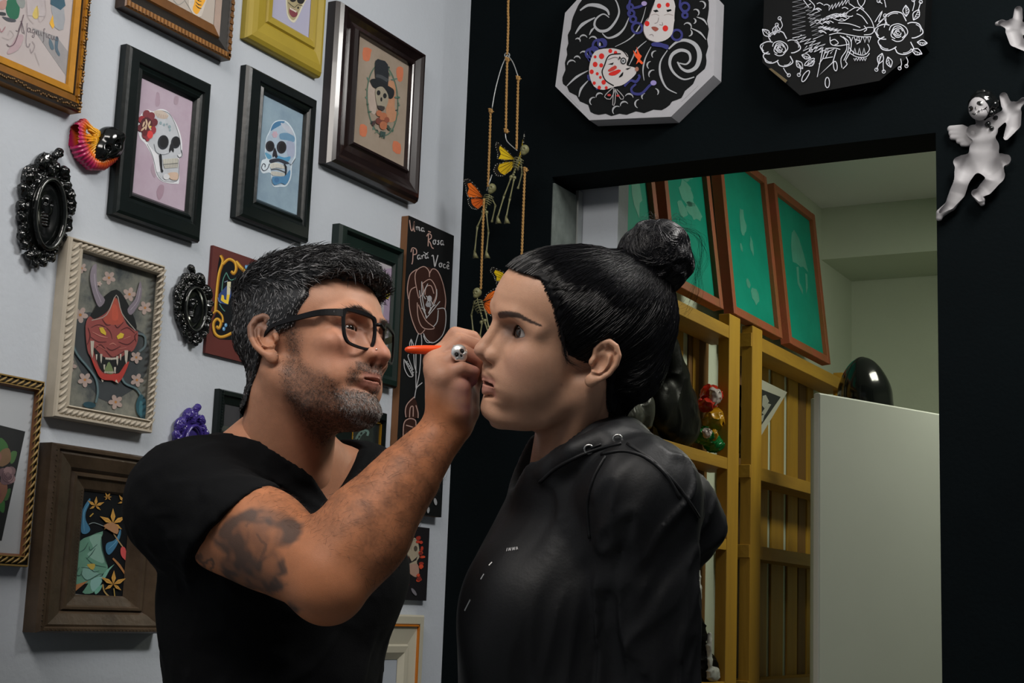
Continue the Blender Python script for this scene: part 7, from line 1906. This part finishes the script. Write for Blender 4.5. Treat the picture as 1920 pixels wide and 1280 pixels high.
top = mo(262, 210)
MOB = empty('hanging_mobile', (top[0], top[1], CZ), 'jute twine and wire mobile hanging in front of the black wall', 'mobile')
mo0 = np.array(MOB.location)


def rope(pts, name='twine', r=.0024):
    P = np.array(spline(pts, 6)); seg = np.linalg.norm(np.diff(P, axis=0), axis=1); L_ = np.concatenate([[0], np.cumsum(seg)])
    n = max(8, int(L_[-1] / .0035)); q = np.stack([np.interp(np.linspace(0, L_[-1], n), L_, P[:, k]) for k in range(3)], 1)
    mb = MB()
    for ph in (0, math.pi):                                      # two twisted strands
        w = np.linspace(0, L_[-1] / .014 * 2 * math.pi, n) + ph
        mb.tube([p + .0013 * np.array([math.cos(a), math.sin(a), 0]) - mo0 for p, a in zip(q, w)], r * .72, 5)
    return mb.build(name, M_rope, MOB, smooth=True)


rope([np.array([top[0] + .004, MY, CZ]), mo(268, -40), mo(266, 90), mo(262, 205)])
rope([mo(262, 222), mo(259, 350), mo(257, 485)]); rope([mo(303, 292), mo(300, 420), mo(297, 560)]); rope([mo(200, 410), mo(195, 560), mo(190, 700)])
rope([mo(175, 745), mo(168, 930), mo(163, 1085)]); rope([mo(328, 640), mo(322, 800), mo(316, 970)])
for pts in ([mo(262, 205), mo(240, 255), mo(218, 335), mo(205, 408)], [mo(262, 205), mo(284, 235), mo(303, 288)], [mo(255, 500), mo(262, 530), mo(300, 565)], [mo(205, 655), mo(185, 715)]):
    MB().tube([p - mo0 for p in spline(pts, 5)], .0011, 6).build('wire', M_wire, MOB, smooth=True)
MB().tube([mo(262 + 9 * math.cos(v), 207 + 9 * math.sin(v)) - mo0 for v in np.linspace(0, 6.28, 13)], .0012, 6).build('wire_loop', M_wire, MOB, smooth=True)
for x, y in ((200, 415), (303, 292), (262, 222), (258, 490), (330, 635)):
    kb = MB()
    for k in range(4): kb.ball(mo(x + (k % 2) * 6 - 3, y + k * 3 - 4) - mo0, .0036, 6)
    kb.tube([mo(x, y) - mo0, mo(x - 9, y - 8) - mo0], .0011, 5); kb.tube([mo(x, y) - mo0, mo(x + 12, y + 4) - mo0], .0009, 5)
    kb.build('knot', M_rope, MOB, smooth=True)['kind'] = 'stuff'
WC_ = {'y': ((.80, .56, .012), (.70, .46, .01)), 'o': ((.85, .17, .014), (.75, .13, .012))}


def fairy(label, skull, neck, pelvis, arms, legs_, wings, hue, dy=0.):
    pv = mo(*pelvis, dy); t = empty('skeleton_fairy', pv, label, 'ornament', 'little skeletons with butterfly wings on the mobile')
    o = np.array(t.location)
    def q(x, y, d=0.): return mo(x, y, dy + d) - o
    S = Sdf(); c = q(*skull) * 1000; S.ell(c, (8.5, 9.5, 9.5)).ell(c + [-2, -2, -8], (5, 5.5, 4.5), 'u', 3)
    for s in (-1, 1): S.ell(c + [s * 3.2 - 1, -8.6, -1], (2.3, 2.6, 2.3), 's', 1)
    S.ell(c + [-1.5, -8.8, -5], (1., 2, 1.3), 's', .5)
    V, F = surface(S, c - 17, c + 17, .9); link('skull', npmesh('skull', V / 1000, F), M_bone, t)
    n_, p_ = q(*neck), q(*pelvis); sp = MB()
    for i in range(9):
        u = i / 8; sp.ball(n_ * (1 - u) + p_ * u, (.0022, .0024, .0022), 6)
    sp.tube([q(*skull), n_, p_], .0012, 5); sp.build('spine', M_bone, t, smooth=True)
    rb = MB(); ax = nrm(p_ - n_); e1 = nrm(np.cross(ax, [0, 1., 0])); e2 = np.cross(ax, e1)
    for i in range(5):
        b = n_ + (p_ - n_) * (.08 + .11 * i); w_r = .0105 * (.75 + .3 * math.sin(1 + i * .6))
        rb.tube([b + w_r * (e1 * math.cos(v) + e2 * .75 * math.sin(v)) + ax * .0015 * math.cos(2 * v) for v in np.linspace(0, 6.28, 11)], .0009, 4)
    rb.build('ribcage', M_bone, t, smooth=True)
    pl = MB(); pl.ball(p_ + e1 * .004, (.0045, .004, .0042), 7); pl.ball(p_ - e1 * .004, (.0045, .004, .0042), 7); pl.build('pelvis', M_bone, t, smooth=True)
    for nm, ch in [('arm', a_) for a_ in arms] + [('leg', l_) for l_ in legs_]:
        mb = MB(); P = [q(*p, (.004 if i else 0)) for i, p in enumerate(ch)]
        for a_, b_ in zip(P, P[1:]):
            mb.tube([a_, a_ * .85 + b_ * .15, a_ * .5 + b_ * .5, a_ * .15 + b_ * .85, b_], [.0024, .0016, .0013, .0016, .0024], 6)
        if nm == 'leg':
            f = P[-1]; mb.add([f + [0, -.003, .003], f + [0, .003, .003], f + [-.007, .004, -.012], f + [.009, .002, -.013], f + [.006, -.006, -.012]], [(0, 1, 2), (0, 2, 4), (0, 4, 3), (0, 3, 1), (2, 1, 3), (2, 3, 4)])
        else: mb.ball(P[-1], .003, 6)
        mb.build(nm, M_bone, t, smooth=True)
    root_ = wings[0]
    for wi, (pts, tip) in enumerate(wings[1]):
        mb = MB(); A3 = [q(*p, .006) for p in pts]; cen = np.mean(A3, 0); th = np.array([0, -.0006, 0])
        R3 = q(*root_, .004); k = len(A3); cm = WC_[hue][wi % 2]
        # dark border, coloured cells inside, white spots: flat print on a thin card wing
        mb.add([p + th for p in A3] + [p - th for p in A3], [tuple(range(k)), tuple(range(k, 2 * k))[::-1]] + [(i, k + i, k + (i + 1) % k, (i + 1) % k) for i in range(k)], (.008, .007, .006))
        for s_ in (1, -1):
            th2 = th * (1.2 * s_)
            inner = [R3 * .06 + cen * .06 + p * .88 if i < tip[0] or i > tip[1] else R3 * .14 + cen * .18 + p * .68 for i, p in enumerate(A3)]
            f = tuple(range(k)); mb.add([p + th2 for p in inner], [f if s_ > 0 else f[::-1]], cm)
            for i in range(1, k, 1):                                  # veins
                a_ = R3 + th2 * 1.2; b_ = inner[i] + th2 * 1.2; n2 = nrm(np.cross(b_ - a_, [0, 1, 0])) * .00028; mb.add([a_ - n2, b_ - n2, b_ + n2, a_ + n2], [(0, 1, 2, 3)], (.01, .008, .006))
            rr = random.Random(wi + k)
            for i in range(k):
                for u in (.2, .55, .85):
                    c = A3[i] * (1 - u) + A3[(i + 1) % k] * u; c = c * .91 + cen * .09 + th2 * 1.3; s2 = rr.uniform(.0008, .0014)
                    if np.linalg.norm(c - R3) < .012: continue
                    mb.add([c + [-s2, 0, 0], c + [0, 0, -s2], c + [s2, 0, 0], c + [0, 0, s2]], [(0, 1, 2, 3)], (.5, .5, .46))
        mb.build('wing', M_wing, t)
    return t


fairy('yellow butterfly-winged skeleton, uppermost on the twine mobile', (328, 560), (308, 590), (283, 665), [[(312, 595), (318, 650), (303, 705)], [(300, 600), (290, 640), (280, 660)]], [[(276, 668), (250, 735), (226, 815)], [(288, 670), (272, 745), (258, 815)]],
      ((296, 600), [([(296, 598), (262, 560), (222, 528), (216, 545), (226, 575), (224, 598), (258, 603)], (1, 4)), ([(296, 604), (255, 606), (218, 614), (208, 640), (222, 662), (250, 662), (280, 640)], (2, 4)), ([(302, 598), (322, 540), (328, 490), (322, 560), (312, 610), (300, 650)], (1, 3))]), 'y')
fairy('orange butterfly-winged skeleton, left side of the twine mobile', (205, 705), (195, 730), (178, 795), [[(200, 735), (218, 770), (205, 830)], [(190, 735), (175, 765), (180, 800)]], [[(172, 800), (150, 850), (140, 945)], [(184, 800), (192, 870), (184, 945)]],
      ((178, 745), [([(178, 742), (150, 700), (118, 668), (97, 672), (106, 700), (108, 725), (116, 742)], (1, 4)), ([(178, 748), (150, 740), (112, 742), (116, 768), (130, 784), (152, 788), (172, 770)], (2, 4))]), 'o', .01)
fairy("pale skeleton with orange wings, beside the woman's nose bridge", (150, 1096), (150, 1125), (172, 1205), [[(140, 1128), (128, 1180), (134, 1240)], [(165, 1130), (182, 1175), (192, 1225)]], [[(168, 1210), (160, 1260), (170, 1320)], [(178, 1208), (192, 1250), (188, 1310)]],
      ((172, 1135), [([(170, 1130), (185, 1100), (215, 1080), (240, 1075), (235, 1100), (220, 1115), (200, 1125)], (1, 4)), ([(170, 1136), (200, 1118), (222, 1125), (225, 1160), (212, 1192), (192, 1180), (178, 1160)], (2, 4))]), 'o', .0)
fairy("yellow-winged skeleton hidden behind the woman's forehead, only its wing showing", (290, 1000), (285, 1025), (280, 1090), [[(285, 1030), (300, 1070), (296, 1110)]], [[(278, 1095), (270, 1150), (272, 1200)], [(284, 1095), (290, 1150), (288, 1200)]],
      ((275, 1050), [([(275, 1045), (245, 1015), (205, 998), (196, 1015), (212, 1035), (218, 1055), (240, 1058)], (1, 4)), ([(275, 1052), (240, 1050), (218, 1058), (226, 1082), (240, 1098), (260, 1090)], (2, 4))]), 'y', .03)

# ================================================================ things in the room beyond the doorway
M_bagblk = mat('black_bin_liner', (.0022, .0025, .0025), rough=.4, spec=.12, bump=.45, bscale=30)


def crumple(label, name, cat, lumps, mt, amp=6., f=.03, h=4., group=None, k=14, parts=()):
    """soft bag or parcel: union of ellipsoids given as world centre (m) and radii (mm), creased"""
    c0 = np.mean([l[0] for l in lumps], 0); t = empty(name, c0, label, cat, group); r0_ = c0
    def mk(nm, L_, m_, am, ff):
        S = Sdf()
        for c, r in L_: S.ell((np.array(c) - r0_) * 1000, r, 'u', k)
        S.fn(lambda P: -am * np.clip(1 - np.abs(NZ(P, ff) * 4), 0, 1) ** 2 + am * NZ(P, ff * .6), 'd', 1)
        R_ = max(np.max(r) for _, r in L_) + 12; C = np.array([(np.array(c) - r0_) * 1000 for c, _ in L_])
        V, F = surface(S, C.min(0) - R_, C.max(0) + R_, h); return link(nm, npmesh(nm, V / 1000, F), m_, t)
    mk('wrapping', lumps, mt, amp, f)
    for nm, L_, m_ in parts: mk(nm, L_, m_, amp * .8, f * 1.4)
    return t


def sh(px, py, x=-.045): return onx(px, py, x)


ZS = 1.726                                                      # top of the shelf plank
def on_shelf(px, py, r): c = sh(px, py); c[2] = max(c[2], ZS + r / 1000 * .86); return c
crumple("tall black plastic bag slumped on the pallet shelf behind the woman's hair", 'plastic_bag', 'bag', [(on_shelf(1272, 800, 62), (44, 100, 62)), (sh(1285, 770), (34, 62, 60)), (sh(1268, 740), (38, 66, 70)), (sh(1262, 700), (32, 50, 60)), (sh(1255, 665), (26, 36, 52)), (sh(1248, 632), (18, 20, 44)), (sh(1240, 760), (36, 60, 70))], M_bagblk, 4, .018, 5., None, 40)
crumple('low grey-black plastic bag on the shelf, left of the tall black bag', 'plastic_bag', 'bag', [(on_shelf(1172, 780, 45), (42, 62, 45)), (on_shelf(1200, 770, 60), (40, 42, 60))], mat('smoky_plastic', (.012, .012, .011), rough=.35, col2=(.05, .05, .042), nscale=18, bump=.5, bscale=50), 5, .02, 5., None, 30)
M_redp = mat('red_film', (.42, .022, .012), rough=.2); M_yelp = mat('yellow_film', (.50, .26, .01), rough=.25, col2=(.36, .17, .01), nscale=30); M_grnp = mat('green_film', (.004, .14, .035), rough=.18); M_clr = mat('clear_film', (.42, .36, .36), rough=.15)
crumple('red-topped shiny plastic package on the yellow and green parcel', 'plastic_package', 'package', [(sh(1333, 742), (28, 42, 32)), (sh(1322, 758), (22, 26, 18))], M_redp, 8, .045, 2.5, 'bright plastic packages on the shelf', 16, [('clear_window', [(sh(1340, 742, -.024), (14, 26, 24))], M_clr)])
crumple('yellow crumpled plastic package, between the red and the green ones', 'plastic_package', 'package', [(sh(1338, 786), (28, 34, 30)), (sh(1344, 776), (20, 22, 20))], M_yelp, 8, .045, 2.5, 'bright plastic packages on the shelf', 16)
crumple('green plastic package with a white patch, lowest on the shelf plank', 'plastic_package', 'package', [(on_shelf(1322, 818, 20), (30, 52, 21)), (on_shelf(1340, 832, 22), (28, 36, 24))], M_grnp, 8, .045, 2.5, 'bright plastic packages on the shelf', 16, [('white_patch', [(sh(1326, 812, -.018), (8, 20, 11))], M_clr), ('yellow_patch', [(sh(1339, 816, -.018), (8, 12, 12))], M_yelp)])
crumple('dark round bundle with pale strings, against the teal screen beside the white pier', 'bundle', 'bundle', [(onx(1150, 452, .02), (26, 40, 46)), (onx(1138, 470, .02), (26, 40, 50))], M_bagblk, 4, .03, 4.)
# dark cloth with bone print hanging between the two pallets
M_cloth = mat('dark_cloth', (.008, .008, .008), rough=.9)
M_bonep = mat('bone_white_print', (.34, .34, .28), rough=.8)
yc0, yc1 = sh(1386, 800, -.06)[1], sh(1408, 800, -.06)[1]; zc1, zc0 = sh(1396, 725, -.06)[2], sh(1396, 860, -.06)[2]
t = empty('hanging_cloth', (-.06, (yc0 + yc1) / 2, zc1), 'dark cloth with white bone print hanging between the two pallet shelves', 'cloth')
o = np.array(t.location); n = 15; mb = MB()
for i in range(n):
    for s_ in (0, 1): pass
cols = 9; V = []; F = []
for j in range(n):
    for i in range(cols):
        u, v = i / (cols - 1), j / (n - 1); V.append((.006 * math.sin(u * 9 + v * 2) * (.3 + v), (u - .5) * (yc1 - yc0) * (1.5 - .3 * v), -v * (zc1 - zc0)))
for j in range(n - 1):
    for i in range(cols - 1): F.append((j * cols + i, j * cols + i + 1, (j + 1) * cols + i + 1, (j + 1) * cols + i))
MB().add(V, F).build('cloth', M_cloth, t, smooth=True)
pm = MB()
def bonep(pts, w):
    pts = [sh(px, py, -.044) - o for px, py in pts]; P = spline(pts, 4); L_ = []; R_ = []
    for i, p in enumerate(P):
        d = nrm(P[min(i + 1, len(P) - 1)] - P[max(i - 1, 0)]); n_ = np.cross(d, [1, 0, 0]) * w * (1 + .6 * abs(2 * i / (len(P) - 1) - 1)); L_.append(p + n_); R_.append(p - n_)
    k = len(P); th = np.array([.003, 0, 0]); pm.add(L_ + R_ + [q - th for q in L_] + [q - th for q in R_], [(i, i + 1, k + i + 1, k + i) for i in range(k - 1)] + [(2 * k + i, 3 * k + i, 3 * k + i + 1, 2 * k + i + 1) for i in range(k - 1)])
bonep([(1400, 762), (1402, 775)], .009); bonep([(1393, 783), (1404, 790)], .010); bonep([(1390, 806), (1396, 822), (1396, 832)], .008); bonep([(1402, 806), (1398, 822)], .006); bonep([(1389, 834), (1394, 846), (1400, 858)], .018)
pm.build('bone_print', M_bonep, t, smooth=True)['kind'] = 'stuff'
# tilted card: white border, black picture with pale shapes
def card(label, pts, inner, blobs):
    P = [sh(*p, -.05) for p in pts]; c = np.mean(P, 0); t = empty('picture_card', c, label, 'card')
    V = [p - c for p in P]; k = len(V); th = np.array([-.004, 0, 0])
    MB().add(V + [v + th for v in V], [tuple(range(k))[::-1], tuple(range(k, 2 * k))] + [(i, (i + 1) % k, k + (i + 1) % k, k + i) for i in range(k)]).build('card', mat('card_white', (.40, .40, .34), rough=.7), t)
    mb = MB(); mb.add([sh(*p, -.0494) - c for p in inner], [tuple(range(len(inner)))], (.012, .014, .014))
    for bl in blobs: mb.add([sh(*p, -.0488) - c for p in bl], [tuple(range(len(bl)))], (.30, .31, .27))
    mb.build('print', M_print, t)['kind'] = 'stuff'
card('white-bordered black card tilted on the right pallet shelf', [(1400, 698), (1476, 735), (1424, 822), (1390, 760)], [(1424, 728), (1464, 744), (1424, 802), (1405, 765)],
     [[(1430, 742), (1436, 740), (1442, 752), (1434, 766), (1429, 760)], [(1440, 756), (1446, 758), (1434, 778), (1428, 774)], [(1426, 780), (1434, 776), (1430, 790), (1424, 790)]])
# wrapped black and white things on the lowest visible shelf
ZB = 1.07
crumple('black object in white wrapping on the lower pallet shelf, behind the black jacket', 'wrapped_parcel', 'parcel', [(np.array([-.05, sh(1312, 1230)[1], ZB + .05]), (38, 38, 60)), (np.array([-.05, sh(1308, 1180)[1], ZB + .13]), (30, 24, 60)), (np.array([-.05, sh(1325, 1250)[1], ZB + .04]), (36, 40, 44))], M_bagblk, 5, .04, 3.5, None, 14,
        [('white_fold', [(sh(1306, 1120, -.03), (10, 12, 50)), (sh(1309, 1090, -.03), (7, 7, 40)), (sh(1303, 1190, -.012), (6, 6, 60)), (sh(1330, 1225, -.012), (8, 9, 60)), (np.array([-.012, sh(1318, 1262)[1], ZB + .02]), (12, 40, 20))], mat('white_film', (.40, .41, .40), rough=.35))])

# ---------------------------------------------------------------- white refrigerator with its door open, and the black helmet on it
P1 = CAM + 3.95 * ray(1536, 735); P2 = CAM + 4.26 * ray(1762, 776); zt = (P1[2] + P2[2]) / 2
dx = nrm([P2[0] - P1[0], P2[1] - P1[1], 0]); ang = math.atan2(dx[1], dx[0])
t = empty('refrigerator', (P1[0], P1[1], 0), 'tall white refrigerator with its door standing open, seen through the doorway', 'refrigerator')
M_fr = mat('white_enamel', (.66, .69, .64), rough=.38, noise=.04, nscale=3); M_frs = mat('door_liner', (.34, .37, .27), rough=.45)
def lb(name, a0, a1, b0, b1, z0, z1, m_, bev=.004):             # box along the open door: a along it, b behind it
    c_, s_ = math.cos(ang), math.sin(ang); o_ = MB().box(a0, a1, b0, b1, z0, z1).build(name, m_, t, bevel=bev); o_.rotation_euler = (0, 0, ang); return o_
lb('door', .0, .62, .0, .020, .62, zt, M_fr); lb('door', .0, .62, .0, .020, .06, .61, M_fr); lb('door_liner', .004, .60, .021, .034, .64, zt - .012, M_frs)
hc = CAM + 4.72 * ray(1622, 722)
kx0, ky0 = hc[0] - .10 - P1[0], hc[1] - .12 - P1[1]
MB().box(kx0, kx0 + .5, ky0, ky0 + .55, .05, zt + .02).build('cabinet', M_fr, t, bevel=.006); MB().box(kx0 + .03, kx0 + .47, ky0 + .03, ky0 + .5, 0, .05).build('foot', M_frs, t)
zt += .02
t = empty('helmet', (hc[0], hc[1], zt), 'glossy black rounded helmet on top of the white refrigerator', 'helmet')
S = Sdf(); S.ell((0, 0, 84), (84, 84, 84)); S.ell((-8, 0, 142), (50, 54, 66), 'u', 50); S.ell((10, 0, 46), (76, 80, 46), 'u', 20)
S.fn(lambda P: -P[..., 2] + 1, 'i', 3)
rz = math.atan2(_r[1], _r[0])
V, F = surface(S, (-100, -100, -8), (100, 100, 225), 4.); link('shell', npmesh('shell', V / 1000, F), M_gloss, t)
S2 = Sdf(); S2.fn(lambda P: S(P) - 1.6); S2.fn(lambda P: np.abs(P[..., 1] + 0) - 5, 'i', 2); S2.fn(lambda P: -P[..., 2] + 40, 'i', 2)
V, F = surface(S2, (-100, -20, 20), (100, 20, 225), 2.5); link('ridge', npmesh('ridge', V / 1000, F), M_gloss, t); t.rotation_euler = (0, 0, rz + .5)
